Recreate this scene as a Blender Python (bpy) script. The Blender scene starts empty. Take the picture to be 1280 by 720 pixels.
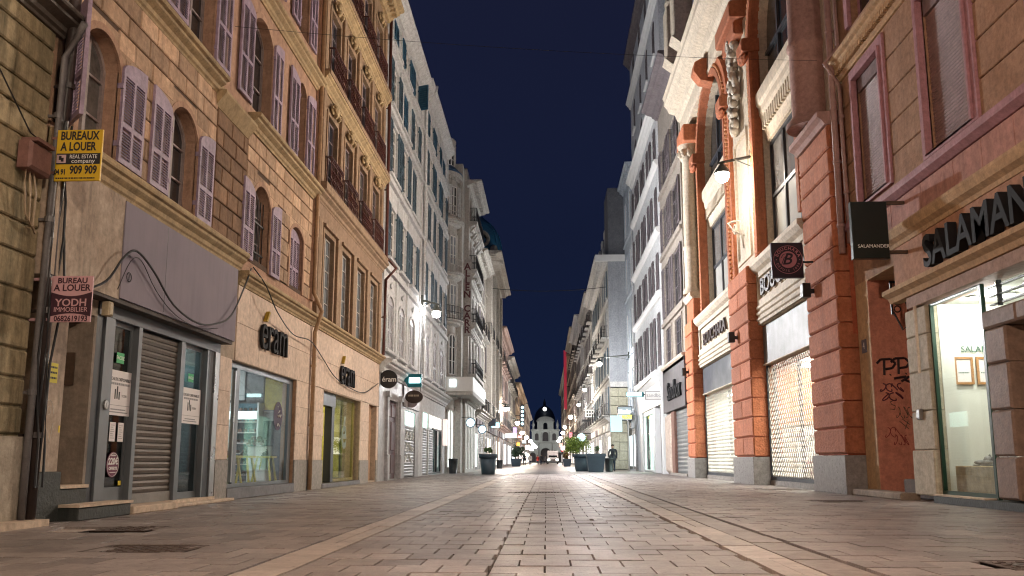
import bpy, bmesh, math, random
from mathutils import Vector, Matrix
from mathutils.geometry import tessellate_polygon
R = random.Random(11)
PI = math.pi
SC = bpy.context.scene
COL = SC.collection

# ---------------------------------------------------------------- camera
PITCH, YAW = 9.204, 2.2507
cam_d = bpy.data.cameras.new('camera')
cam = bpy.data.objects.new('camera', cam_d)
COL.objects.link(cam)
SC.camera = cam
cam.location = (0, 0, 0.68)
cam.rotation_euler = (math.radians(90 + PITCH), 0, math.radians(YAW))
cam_d.sensor_width = 36
cam_d.lens = 36 * 1080 / 1280
cam_d.shift_y = 41 / 1280
cam_d.clip_end = 3000
cam_d.clip_start = 0.05

# ---------------------------------------------------------------- world: clear night sky in the city
W = bpy.data.worlds.new('World')
SC.world = W
W.use_nodes = True
nt = W.node_tree
bg = nt.nodes['Background']
tc = nt.nodes.new('ShaderNodeTexCoord')
sx = nt.nodes.new('ShaderNodeSeparateXYZ')
cr = nt.nodes.new('ShaderNodeValToRGB')
nt.links.new(tc.outputs['Generated'], sx.inputs[0])
nt.links.new(sx.outputs['Z'], cr.inputs[0])
cn = nt.nodes.new('ShaderNodeTexNoise'); cn.inputs['Scale'].default_value = 2.2; cn.inputs['Detail'].default_value = 5
cmr = nt.nodes.new('ShaderNodeMapRange'); cmr.inputs[3].default_value = 0.80; cmr.inputs[4].default_value = 1.22
chs = nt.nodes.new('ShaderNodeHueSaturation')
nt.links.new(tc.outputs['Generated'], cn.inputs['Vector']); nt.links.new(cn.outputs['Fac'], cmr.inputs[0]); nt.links.new(cmr.outputs[0], chs.inputs['Value'])
nt.links.new(cr.outputs[0], chs.inputs['Color']); nt.links.new(chs.outputs[0], bg.inputs[0])
e = cr.color_ramp.elements
e[0].position = 0.0; e[0].color = (0.0066, 0.0145, 0.047, 1)
e[1].position = 0.62; e[1].color = (0.0105, 0.0122, 0.033, 1)
m_ = cr.color_ramp.elements.new(0.25); m_.color = (0.0078, 0.0122, 0.037, 1)
bg.inputs[1].default_value = 0.82
LAMP_GAIN = 5.0
SHOP_GAIN = 4.0
SC.view_settings.view_transform = 'Standard'
SC.view_settings.look = 'None'
SC.view_settings.exposure = 0.16
SC.view_settings.gamma = 1.0
SC.cycles.filter_width = 1.15
SC.cycles.max_bounces = 5
SC.cycles.diffuse_bounces = 3
SC.cycles.glossy_bounces = 3
SC.cycles.transparent_max_bounces = 10
SC.cycles.use_light_tree = True
SC.cycles.sample_clamp_indirect = 3.0
SC.cycles.caustics_reflective = False
SC.cycles.caustics_refractive = False
try:
    SC.cycles.use_denoising = True
    SC.cycles.denoiser = 'OPENIMAGEDENOISE'
except Exception:
    pass

# ---------------------------------------------------------------- materials
MATS = {}
def M(name, c=None, c2=None, rough=0.75, scale=2.0, bump=0.15, bscale=30.0, var=0.0, streak=0.0, metal=0.0, mixamt=0.6, spec=0.4, streakc=(0.03, 0.027, 0.024), spots=0.0):
    if name in MATS: return MATS[name]
    m = bpy.data.materials.new(name); m.use_nodes = True
    n = m.node_tree.nodes; l = m.node_tree.links
    b = n['Principled BSDF']
    b.inputs['Roughness'].default_value = rough
    b.inputs['Metallic'].default_value = metal
    b.inputs['Specular IOR Level'].default_value = spec
    geo = n.new('ShaderNodeNewGeometry')
    no = n.new('ShaderNodeTexNoise'); no.inputs['Scale'].default_value = scale; no.inputs['Detail'].default_value = 8; no.inputs['Roughness'].default_value = 0.65
    l.new(geo.outputs['Position'], no.inputs['Vector'])
    mr = n.new('ShaderNodeMapRange'); mr.inputs[1].default_value = 0.3; mr.inputs[2].default_value = 0.7
    l.new(no.outputs['Fac'], mr.inputs[0])
    mx = n.new('ShaderNodeMix'); mx.data_type = 'RGBA'
    if c2 is None: c2 = tuple(x * 0.72 for x in c)
    mx.inputs[6].default_value = (*c, 1); mx.inputs[7].default_value = (*c2, 1)
    l.new(mr.outputs[0], mx.inputs[0])
    out = mx.outputs[2]
    if streak > 0:
        mp = n.new('ShaderNodeMapping'); mp.inputs['Scale'].default_value = (2.6, 2.6, 0.28)
        l.new(geo.outputs['Position'], mp.inputs[0])
        n2 = n.new('ShaderNodeTexNoise'); n2.inputs['Scale'].default_value = 1.6; n2.inputs['Detail'].default_value = 7; n2.inputs['Roughness'].default_value = 0.7
        l.new(mp.outputs[0], n2.inputs['Vector'])
        r2 = n.new('ShaderNodeMapRange'); r2.inputs[1].default_value = 0.44; r2.inputs[2].default_value = 0.74; r2.inputs[4].default_value = streak
        l.new(n2.outputs['Fac'], r2.inputs[0])
        m2 = n.new('ShaderNodeMix'); m2.data_type = 'RGBA'; m2.inputs[7].default_value = (*streakc, 1)
        l.new(out, m2.inputs[6]); l.new(r2.outputs[0], m2.inputs[0]); out = m2.outputs[2]
    if bump > 0.08 and metal == 0:
        n5 = n.new('ShaderNodeTexNoise'); n5.inputs['Scale'].default_value = 9.0; n5.inputs['Detail'].default_value = 10; n5.inputs['Roughness'].default_value = 0.75
        l.new(geo.outputs['Position'], n5.inputs['Vector'])
        r5 = n.new('ShaderNodeMapRange'); r5.inputs[1].default_value = 0.32; r5.inputs[2].default_value = 0.68; r5.inputs[3].default_value = 0.68; r5.inputs[4].default_value = 1.22
        l.new(n5.outputs['Fac'], r5.inputs[0])
        h5 = n.new('ShaderNodeHueSaturation'); l.new(r5.outputs[0], h5.inputs['Value']); l.new(out, h5.inputs['Color']); out = h5.outputs[0]
    if spots > 0:
        n4 = n.new('ShaderNodeTexNoise'); n4.inputs['Scale'].default_value = 17; n4.inputs['Detail'].default_value = 3
        l.new(geo.outputs['Position'], n4.inputs['Vector'])
        r4 = n.new('ShaderNodeMapRange'); r4.inputs[1].default_value = 0.63; r4.inputs[2].default_value = 0.72; r4.inputs[4].default_value = spots
        l.new(n4.outputs['Fac'], r4.inputs[0])
        m4 = n.new('ShaderNodeMix'); m4.data_type = 'RGBA'; m4.inputs[7].default_value = (0.045, 0.036, 0.034, 1)
        l.new(out, m4.inputs[6]); l.new(r4.outputs[0], m4.inputs[0]); out = m4.outputs[2]
    if var > 0:
        oi = n.new('ShaderNodeObjectInfo')
        ad = n.new('ShaderNodeMath'); ad.operation = 'ADD'
        l.new(oi.outputs['Random'], ad.inputs[0]); l.new(geo.outputs['Random Per Island'], ad.inputs[1])
        fr_ = n.new('ShaderNodeMath'); fr_.operation = 'FRACT'; l.new(ad.outputs[0], fr_.inputs[0])
        rr = n.new('ShaderNodeMapRange'); rr.inputs[3].default_value = 1 - var; rr.inputs[4].default_value = 1 + var * 0.6
        l.new(fr_.outputs[0], rr.inputs[0])
        hs = n.new('ShaderNodeHueSaturation'); l.new(rr.outputs[0], hs.inputs['Value']); l.new(out, hs.inputs['Color'])
        out = hs.outputs[0]
    l.new(out, b.inputs['Base Color'])
    if bump > 0:
        n3 = n.new('ShaderNodeTexNoise'); n3.inputs['Scale'].default_value = bscale; n3.inputs['Detail'].default_value = 5
        l.new(geo.outputs['Position'], n3.inputs['Vector'])
        bp = n.new('ShaderNodeBump'); bp.inputs['Strength'].default_value = bump; bp.inputs['Distance'].default_value = 0.03
        l.new(n3.outputs['Fac'], bp.inputs['Height']); l.new(bp.outputs[0], b.inputs['Normal'])
        r3 = n.new('ShaderNodeMapRange'); r3.inputs[3].default_value = max(0.05, rough - 0.12); r3.inputs[4].default_value = min(1, rough + 0.12)
        l.new(no.outputs['Fac'], r3.inputs[0]); l.new(r3.outputs[0], b.inputs['Roughness'])
    MATS[name] = m
    return m
def E(name, c, s):
    if name in MATS: return MATS[name]
    if 'light' in name or 'panel' in name: s *= SHOP_GAIN
    m = bpy.data.materials.new(name); m.use_nodes = True
    n = m.node_tree.nodes
    b = n['Principled BSDF']; b.inputs['Base Color'].default_value = (*[min(.9, x) for x in c], 1)
    b.inputs['Emission Color'].default_value = (*c, 1); b.inputs['Emission Strength'].default_value = s
    MATS[name] = m
    return m
def GLASS(name, tint=(0.9, 0.95, 0.95), ior=1.5, extra=0.0):
    if name in MATS: return MATS[name]
    m = bpy.data.materials.new(name); m.use_nodes = True
    n = m.node_tree.nodes; l = m.node_tree.links
    n.remove(n['Principled BSDF'])
    tr = n.new('ShaderNodeBsdfTransparent'); tr.inputs[0].default_value = (*tint, 1)
    gl = n.new('ShaderNodeBsdfGlossy'); gl.inputs['Roughness'].default_value = 0.02
    f = n.new('ShaderNodeLayerWeight'); f.inputs[0].default_value = 0.5
    pw = n.new('ShaderNodeMath'); pw.operation = 'POWER'; pw.inputs[1].default_value = 4.0; l.new(f.outputs['Facing'], pw.inputs[0])
    a = n.new('ShaderNodeMath'); a.operation = 'MULTIPLY_ADD'; a.inputs[1].default_value = 0.55; a.inputs[2].default_value = 0.02 + extra * 0.5; a.use_clamp = True
    l.new(pw.outputs[0], a.inputs[0])
    mx = n.new('ShaderNodeMixShader'); l.new(a.outputs[0], mx.inputs[0]); l.new(tr.outputs[0], mx.inputs[1]); l.new(gl.outputs[0], mx.inputs[2])
    l.new(mx.outputs[0], n['Material Output'].inputs[0])
    MATS[name] = m
    return m

# ---------------------------------------------------------------- frames: u along a wall, z up, d out of the wall
class Fr:
    def __init__(s, ox, oy, ux, uy, nx, ny):
        s.o = (ox, oy); s.u = (ux, uy); s.n = (nx, ny)
        s.flip = (uy * nx - ux * ny) < 0
    def p(s, u, z, d):
        return (s.o[0] + s.u[0] * u + s.n[0] * d, s.o[1] + s.u[1] * u + s.n[1] * d, z)
    def sub(s, u, d, ang):       # a frame hinged at (u, d), turned by ang out of the wall
        o = s.p(u, 0, d); c, q = math.cos(ang), math.sin(ang)
        return Fr(o[0], o[1], s.u[0] * c + s.n[0] * q, s.u[1] * c + s.n[1] * q, s.n[0] * c - s.u[0] * q, s.n[1] * c - s.u[1] * q)
WF = Fr(0, 0, 1, 0, 0, 1)        # world: u = x, d = y
def LF(x): return Fr(x, 0, 0, 1, 1, 0)
def RF(x): return Fr(x, 0, 0, 1, -1, 0)
def CF(y, sgn=1): return Fr(0, y, 1, 0, 0, -1)    # faces the camera (towards -y), u = x

WL = {}
def wloc(o): return WL.get(o.name, Vector((0, 0, 0))) if o else Vector((0, 0, 0))
def tag(o, label=None, cat=None, group=None, kind=None):
    if label: o['label'] = label
    if cat: o['category'] = cat
    if group: o['group'] = group
    if kind: o['kind'] = kind
    return o
def thing(name, label, cat, loc=(0, 0, 0), group=None, kind=None):
    o = bpy.data.objects.new(name, None); COL.objects.link(o)
    o.location = loc; o.empty_display_size = 0.2
    WL[o.name] = Vector(loc)
    return tag(o, label, cat, group, kind)
def lnk(name, me, parent=None, loc=None):
    o = bpy.data.objects.new(name, me); COL.objects.link(o)
    if parent: o.parent = parent
    if loc is not None: o.location = loc
    WL[o.name] = wloc(parent) + (Vector(loc) if loc is not None else Vector((0, 0, 0)))
    return o

def arch(u0, u1, z0, zs, rise, n=10):
    """opening outline: a rectangle with a segmental (or round) head"""
    if rise <= 0: return [(u0, z0), (u1, z0), (u1, zs), (u0, zs)]
    w = (u1 - u0) / 2; c = (u0 + u1) / 2
    r = (w * w + rise * rise) / (2 * rise); a0 = math.asin(min(1, w / r))
    if rise > w: a0 = PI - a0
    zc = zs + rise - r
    pts = [(u0, z0), (u1, z0)]
    for i in range(n + 1):
        a = a0 - 2 * a0 * i / n
        pts.append((c + r * math.sin(a), zc + r * math.cos(a)))
    return pts

class MB:
    def __init__(s, fr=WF): s.v = []; s.f = []; s.fr = fr
    def add(s, vs, fs):
        b = len(s.v); fr = s.fr
        s.v += [fr.p(*v) for v in vs]
        s.f += [tuple(b + i for i in (reversed(f) if fr.flip else f)) for f in fs]
        return s
    def box(s, u0, u1, z0, z1, d0, d1):
        if u0 > u1: u0, u1 = u1, u0
        if z0 > z1: z0, z1 = z1, z0
        if d0 > d1: d0, d1 = d1, d0
        return s.add([(u0, z0, d0), (u1, z0, d0), (u1, z1, d0), (u0, z1, d0), (u0, z0, d1), (u1, z0, d1), (u1, z1, d1), (u0, z1, d1)],
              [(4, 5, 6, 7), (1, 0, 3, 2), (0, 4, 7, 3), (5, 1, 2, 6), (7, 6, 2, 3), (0, 1, 5, 4)])
    def bbox(s, u0, u1, z0, z1, d0, d1, b=0.012):
        e = d1 - b
        s.add([(u0, z0, d0), (u1, z0, d0), (u1, z1, d0), (u0, z1, d0), (u0, z0, e), (u1, z0, e), (u1, z1, e), (u0, z1, e),
               (u0 + b, z0 + b, d1), (u1 - b, z0 + b, d1), (u1 - b, z1 - b, d1), (u0 + b, z1 - b, d1)],
              [(8, 9, 10, 11), (4, 5, 9, 8), (5, 6, 10, 9), (6, 7, 11, 10), (7, 4, 8, 11), (0, 1, 5, 4), (1, 2, 6, 5), (2, 3, 7, 6), (3, 0, 4, 7), (3, 2, 1, 0)])
        return s
    def poly(s, pts, d0, d1=None, holes=(), back=True):
        """polygon in (u, z) with holes; flat at d0 when d1 is None, else extruded d0..d1"""
        loops = [pts] + list(holes)
        tri = tessellate_polygon([[Vector((p[0], p[1], 0)) for p in lp] for lp in loops])
        flat = [p for lp in loops for p in lp]
        top = d0 if d1 is None else d1
        def orient(t):
            a, b, c = (flat[i] for i in t)
            return t if (b[0] - a[0]) * (c[1] - a[1]) - (b[1] - a[1]) * (c[0] - a[0]) > 0 else (t[0], t[2], t[1])
        tri = [orient(t) for t in tri]
        s.add([(p[0], p[1], top) for p in flat], tri)
        if d1 is not None:
            if back: s.add([(p[0], p[1], d0) for p in flat], [tuple(reversed(t)) for t in tri])
            for k, lp in enumerate(loops): s.rim(lp, d0, d1)
        return s
    def rim(s, lp, d0, d1):
        n = len(lp)
        s.add([(p[0], p[1], d0) for p in lp] + [(p[0], p[1], d1) for p in lp],
              [(i, (i + 1) % n, n + (i + 1) % n, n + i) for i in range(n)])
        return s
    def prof(s, pr, u0, u1):
        """profile [(d, z)...] swept along u with closed ends"""
        n = len(pr)
        s.add([(u0, z, d) for d, z in pr] + [(u1, z, d) for d, z in pr],
              [(i, (i + 1) % n, n + (i + 1) % n, n + i) for i in range(n)] + [tuple(range(n - 1, -1, -1)), tuple(range(n, 2 * n))])
        return s
    def tube(s, pts, r=0.02, n=6, cap=True):
        P = [Vector(p) for p in pts]; vs = []; fs = []
        for i, p in enumerate(P):
            a = P[min(i + 1, len(P) - 1)] - P[max(i - 1, 0)]
            a.normalize()
            x = a.cross(Vector((0, 1, 0)))
            if x.length < 0.05: x = a.cross(Vector((1, 0, 0)))
            x.normalize(); y = a.cross(x)
            rr = r[i] if isinstance(r, (list, tuple)) else r
            for k in range(n):
                t = 2 * PI * k / n
                vs.append(tuple(p + x * (rr * math.cos(t)) + y * (rr * math.sin(t))))
        for i in range(len(P) - 1):
            for k in range(n): fs.append((i * n + k, i * n + (k + 1) % n, (i + 1) * n + (k + 1) % n, (i + 1) * n + k))
        if cap: fs += [tuple(range(n - 1, -1, -1)), tuple(range((len(P) - 1) * n, len(P) * n))]
        return s.add(vs, fs)
    def ring(s, u, z, d, R_, r=0.01, n=10, m=4, a0=0, a1=2 * PI):
        return s.tube([(u + R_ * math.cos(a0 + (a1 - a0) * i / n), z + R_ * math.sin(a0 + (a1 - a0) * i / n), d) for i in range(n + 1)], r, m, cap=False)
    def lathe(s, u, d, pr, n=16, a0=0, a1=2 * PI):
        vs = []; fs = []; full = abs(a1 - a0 - 2 * PI) < 1e-6; k_ = n if full else n + 1
        for r, z in pr:
            for k in range(k_):
                t = a0 + (a1 - a0) * k / n
                vs.append((u + r * math.cos(t), z, d + r * math.sin(t)))
        for i in range(len(pr) - 1):
            for k in range(n):
                q = (k + 1) % k_ if full else k + 1
                fs.append((i * k_ + k, i * k_ + q, (i + 1) * k_ + q, (i + 1) * k_ + k))
        if full: fs += [tuple(range(k_)), tuple((len(pr) - 1) * k_ + i for i in range(k_ - 1, -1, -1))]
        return s.add(vs, fs)
    def blob(s, u, z, d, ru, rz, rd, n=8):
        vs = []; fs = []
        for i in range(n // 2 + 1):
            ph = PI * i / (n // 2)
            for k in range(n):
                t = 2 * PI * k / n
                vs.append((u + ru * math.sin(ph) * math.cos(t), z + rz * math.cos(ph), d + rd * math.sin(ph) * math.sin(t)))
        for i in range(n // 2):
            for k in range(n): fs.append((i * n + k, i * n + (k + 1) % n, (i + 1) * n + (k + 1) % n, (i + 1) * n + k))
        return s.add(vs, fs)
    def build(s, name, mat, parent=None, smooth=False, kind=None, label=None):
        me = bpy.data.meshes.new(name)
        o0 = wloc(parent)
        me.from_pydata([(v[0] - o0.x, v[1] - o0.y, v[2] - o0.z) for v in s.v], [], s.f)
        me.materials.append(mat)
        if smooth: me.polygons.foreach_set('use_smooth', [True] * len(me.polygons))
        me.update()
        o = lnk(name, me, parent)
        if kind: o['kind'] = kind
        if label: o['label'] = label
        return o

def fit(o, parent, y0, y1, z0, z1, axis='y'):
    # stretch lettering on a side wall to its measured width and height
    o0 = wloc(parent); g = (lambda v: v.co.y) if axis == 'y' else (lambda v: v.co.x)
    a, b = min(g(v) for v in o.data.vertices), max(g(v) for v in o.data.vertices); c, d = min(v.co.z for v in o.data.vertices), max(v.co.z for v in o.data.vertices)
    off = o0.y if axis == 'y' else o0.x
    for v in o.data.vertices:
        t = y0 + (g(v) - a) / (b - a) * (y1 - y0) - off
        if axis == 'y': v.co.y = t
        else: v.co.x = t
        v.co.z = z0 + (v.co.z - c) / (d - c) * (z1 - z0) - o0.z
    return o
CACHE = {}
def piece(name, fr, parent, mat, u0, u1, z0, z1, d0, d1, b=0.012):
    """one stone / block: shares its mesh with every block of the same size on that wall"""
    w, h, t = round(u1 - u0, 3), round(z1 - z0, 3), round(d1 - d0, 3)
    key = (w, h, t, b, fr.u, fr.n, mat.name)
    me = CACHE.get(key)
    if me is None:
        mb = MB(Fr(0, 0, fr.u[0], fr.u[1], fr.n[0], fr.n[1])).bbox(-w / 2, w / 2, -h / 2, h / 2, 0, t, b)
        me = bpy.data.meshes.new(name); me.from_pydata(mb.v, [], mb.f); me.materials.append(mat); me.update()
        CACHE[key] = me
    p = Vector(fr.p((u0 + u1) / 2, (z0 + z1) / 2, d0)) - wloc(parent)
    o = bpy.data.objects.new(name, me); COL.objects.link(o)
    o.parent = parent; o.location = p
    return o

def text(fr, s, u, z, d, size, mat, parent=None, ext=0.004, sx=1.0, name='lettering', align='CENTER', bold=0.0, rot=0, mirror=False, spacing=1.0):
    cu = bpy.data.curves.new('t', 'FONT'); cu.body = s; cu.size = size; cu.extrude = ext; cu.align_x = align; cu.align_y = 'CENTER'
    cu.offset = bold; cu.resolution_u = 3; cu.space_character = spacing
    ob = bpy.data.objects.new('t', cu); COL.objects.link(ob)
    bpy.context.view_layer.update()
    me = bpy.data.meshes.new_from_object(ob.evaluated_get(bpy.context.evaluated_depsgraph_get()))
    bpy.data.objects.remove(ob)
    o0 = wloc(parent); c, q = math.cos(rot), math.sin(rot)
    k = -1 if mirror else 1
    for v in me.vertices:
        x, y = v.co.x * sx * k, v.co.y
        v.co = Vector(fr.p(u + x * c - y * q, z + x * q + y * c, d + v.co.z)) - o0
    me.materials.clear(); me.materials.append(mat)
    for p_ in me.polygons: p_.material_index = 0
    me.name = name; me.update()
    return lnk(name, me, parent)

# ---------------------------------------------------------------- colours of the place
IRON = M('iron_black', (0.02, 0.02, 0.022), rough=0.45, bump=0.05)
IRONRED = M('iron_oxide_red', (0.085, 0.022, 0.016), (0.05, 0.015, 0.012), rough=0.5, bump=0.1)
DARKWIN = M('dark_window_glass', (0.012, 0.014, 0.018), (0.03, 0.032, 0.035), rough=0.12, bump=0, scale=1.2, spec=0.7)
CURT = M('net_curtained_glass', (0.16, 0.15, 0.14), (0.06, 0.058, 0.056), rough=0.25, bump=0, scale=4, spec=0.6)
REFL = M('sky_reflecting_glass', (0.035, 0.045, 0.06), (0.015, 0.018, 0.024), rough=0.05, bump=0, scale=1, spec=1.0)
OCHRE = M('ochre_plaster', (0.46, 0.285, 0.195), (0.36, 0.215, 0.145), streak=0.35, rough=0.9)
OCHRE_ST = M('ochre_stone', (0.60, 0.41, 0.275), (0.42, 0.27, 0.175), rough=0.9, var=0.38, bump=0.6, bscale=11, scale=2.2, streak=0.45)
MORTAR = M('dark_mortar', (0.10, 0.06, 0.04), rough=0.95)
SANDST = M('carved_sandstone', (0.45, 0.33, 0.18), (0.33, 0.235, 0.13), streak=0.45, rough=0.85, bump=0.25)
CREAM = M('cream_render', (0.58, 0.46, 0.35), (0.52, 0.40, 0.30), rough=0.8, streak=0.12)
CREAM_ST = M('cream_cladding_stone', (0.64, 0.50, 0.40), (0.56, 0.43, 0.34), rough=0.7, var=0.07, scale=3)
DIRTYCREAM = M('weathered_cream_render', (0.47, 0.38, 0.30), (0.34, 0.26, 0.2), rough=0.9, streak=0.55, bump=0.4, bscale=10)
BLACKST = M('black_granite_plinth', (0.05, 0.055, 0.05), (0.022, 0.024, 0.022), rough=0.6, scale=9, bump=0.3)
GREYST = M('grey_granite', (0.30, 0.27, 0.24), (0.20, 0.18, 0.16), rough=0.55, scale=14)
LILAC = M('lilac_shutter_paint', (0.36, 0.27, 0.36), (0.28, 0.21, 0.29), rough=0.6, streak=0.3)
LILAC_D = M('lilac_louvre_paint', (0.34, 0.26, 0.33), (0.26, 0.2, 0.26), rough=0.65)
PURPLE_PANEL = M('mauve_grey_fascia', (0.27, 0.24, 0.28), (0.225, 0.2, 0.24), rough=0.85, scale=0.8, bump=0.03, spec=.15, streak=.15)
ALU = M('grey_painted_metal', (0.16, 0.175, 0.19), (0.13, 0.14, 0.15), rough=0.35, bump=0.03, metal=0.3)
ALU_D = M('dark_painted_metal', (0.045, 0.05, 0.06), rough=0.4, bump=0.03)
STEEL = M('brushed_steel', (0.5, 0.5, 0.5), rough=0.3, metal=0.9, bump=0.03)
ROLL = M('brown_roller_slats', (0.115, 0.092, 0.075), (0.08, 0.062, 0.05), rough=0.5, metal=0.2)
ROLLG = M('grey_roller_slats', (0.22, 0.22, 0.22), (0.15, 0.15, 0.15), rough=0.45, metal=0.4)
SHOPGLASS = GLASS('shop_glass', (0.92, 0.96, 0.95), 1.5, 0.06)
DULLGLASS = GLASS('dusty_shop_glass', (0.45, 0.5, 0.5), 1.5, 0.10)
WHITEPAPER = M('white_paper', (0.72, 0.68, 0.68), (0.68, 0.64, 0.64), rough=0.6, bump=0)
INK = M('black_ink', (0.02, 0.02, 0.022), rough=0.6, bump=0)
GREYINK = M('grey_ink', (0.28, 0.27, 0.28), rough=0.6, bump=0)
WHITEP = M('white_paint', (0.75, 0.74, 0.72), (0.66, 0.65, 0.63), rough=0.6, bump=0.05)
TERRA = M('terracotta_render', (0.50, 0.175, 0.085), (0.42, 0.14, 0.065), rough=0.85, var=0.2, bump=0.6, bscale=18, streak=0.4, streakc=(.12,.04,.025), scale=1.5)
TERRA_D = M('deep_red_render', (0.40, 0.10, 0.045), (0.32, 0.08, 0.038), rough=0.85, bump=0.2)
IVORY = M('ivory_moulding_paint', (0.62, 0.53, 0.41), (0.52, 0.44, 0.34), rough=0.7, streak=0.2)
LGREY = M('light_grey_facade', (0.66, 0.665, 0.68), (0.57, 0.575, 0.59), rough=0.85, streak=0.3)
LWHITE = M('chalk_white_facade', (0.68, 0.68, 0.685), (0.60, 0.60, 0.605), rough=0.85, streak=0.25)
BLUESH = M('slate_blue_shutters', (0.075, 0.12, 0.16), (0.055, 0.09, 0.12), rough=0.6, scale=4)
BLUEBR = M('deep_blue_shutters', (0.03, 0.10, 0.17), (0.02, 0.075, 0.13), rough=0.6, scale=4)
BLUEGREY = M('blue_grey_facade', (.48, .53, .58), (.42, .465, .51), rough=0.85, streak=0.2)
PINKPIPE = M('pink_painted_pipe', (0.40, 0.25, 0.22), (0.33, 0.2, 0.18), rough=0.5)
TANPIPE = M('tan_painted_pipe', (0.42, 0.27, 0.15), (0.34, 0.21, 0.12), rough=0.5)
DARKPIPE = M('dark_brown_pipe', (0.055, 0.036, 0.032), (0.03, 0.022, 0.02), rough=0.4)
SLATE = M('slate_roof', (0.06, 0.065, 0.075), (0.04, 0.043, 0.05), rough=0.6)
TILE = M('roof_tile', (0.28, 0.13, 0.08), (0.2, 0.09, 0.055), rough=0.9)
GREYC0 = M('pale_grey_board', (.4, .4, .39), rough=.7)
SHUTBROWN = M('grey_brown_shutters', (0.16, 0.135, 0.14), (0.11, 0.09, 0.095), rough=0.7)

# ---------------------------------------------------------------- facade kit
def shell(fr, root, u0, u1, z1, mat, depth=9.0, name='side_wall', zlow=0.0, roofmat=None, ov=0.0):
    a, b = u0 + 0.006, u1 - 0.006
    mb = MB(fr)
    mb.add([(a, zlow, -0.3), (a, z1, -0.3), (a, z1, -depth), (a, zlow, -depth)], [(0, 1, 2, 3)])
    mb.add([(b, zlow, -0.3), (b, z1, -0.3), (b, z1, -depth), (b, zlow, -depth)], [(3, 2, 1, 0)])
    mb.add([(a, zlow, -depth), (b, zlow, -depth), (b, z1, -depth), (a, z1, -depth)], [(3, 2, 1, 0)])
    mb.build(name, mat, root)
    MB(fr).box(a, b, z1 - 0.25, z1 - 0.02, -depth, -0.02).build('roof', roofmat or SLATE, root)
def wallp(fr, root, u0, u1, z0, z1, holes, mat, d=0.0, depth=0.3, name='wall', bump=None):
    mb = MB(fr)
    mb.poly([(u0, z0), (u1, z0), (u1, z1), (u0, z1)], d, None, holes)
    for h in holes: mb.rim(h, d - depth, d)
    for h in ([(u0, z0), (u1, z0), (u1, z1), (u0, z1)],): mb.rim(h, d - depth, d)
    return mb.build(name, mat, root)
def room(fr, root, u0, u1, z0, z1, d0, d1, mat, name='interior'):
    """the inside of a shop seen through its window: floor, back, sides, ceiling"""
    v = [(u0, z0, d0), (u1, z0, d0), (u1, z1, d0), (u0, z1, d0), (u0, z0, d1), (u1, z0, d1), (u1, z1, d1), (u0, z1, d1)]
    return MB(fr).add(v, [(4, 5, 6, 7), (0, 1, 5, 4), (3, 7, 6, 2), (0, 4, 7, 3), (1, 2, 6, 5)]).build(name, mat, root)
def window(fr, root, u0, u1, z0, zs, rise=0.0, d=-0.2, nx=2, nz=3, fmat=WHITEP, gmat=None, t=0.05, name='window'):
    out = arch(u0, u1, z0, zs, rise); ins = arch(u0 + t, u1 - t, z0 + t, zs, max(0, rise - t) if rise else 0)
    if not rise: ins = [(u0 + t, z0 + t), (u1 - t, z0 + t), (u1 - t, zs - t), (u0 + t, zs - t)]
    mb = MB(fr).poly(out, d, d + 0.05, [ins])
    H = zs + rise - z0
    for i in range(1, nx):
        u = u0 + (u1 - u0) * i / nx
        w = 0.035 if (nx == 2 or i * 2 == nx) else 0.014
        top = zs - 0.02 + (rise * (1 - ((u - (u0 + u1) / 2) / ((u1 - u0) / 2)) ** 2) if rise else 0)
        mb.box(u - w, u + w, z0 + t, top, d + 0.005, d + 0.062)
    for j in range(1, nz):
        z = z0 + H * j / nz
        if z < zs: mb.box(u0 + t, u1 - t, z - 0.014, z + 0.014, d + 0.008, d + 0.045)
    w_ = mb.build(name, fmat, root)
    MB(fr).poly(out, d + 0.012).build('pane', gmat or R.choice((DARKWIN, DARKWIN, CURT, REFL)), w_)
    return w_
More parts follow.
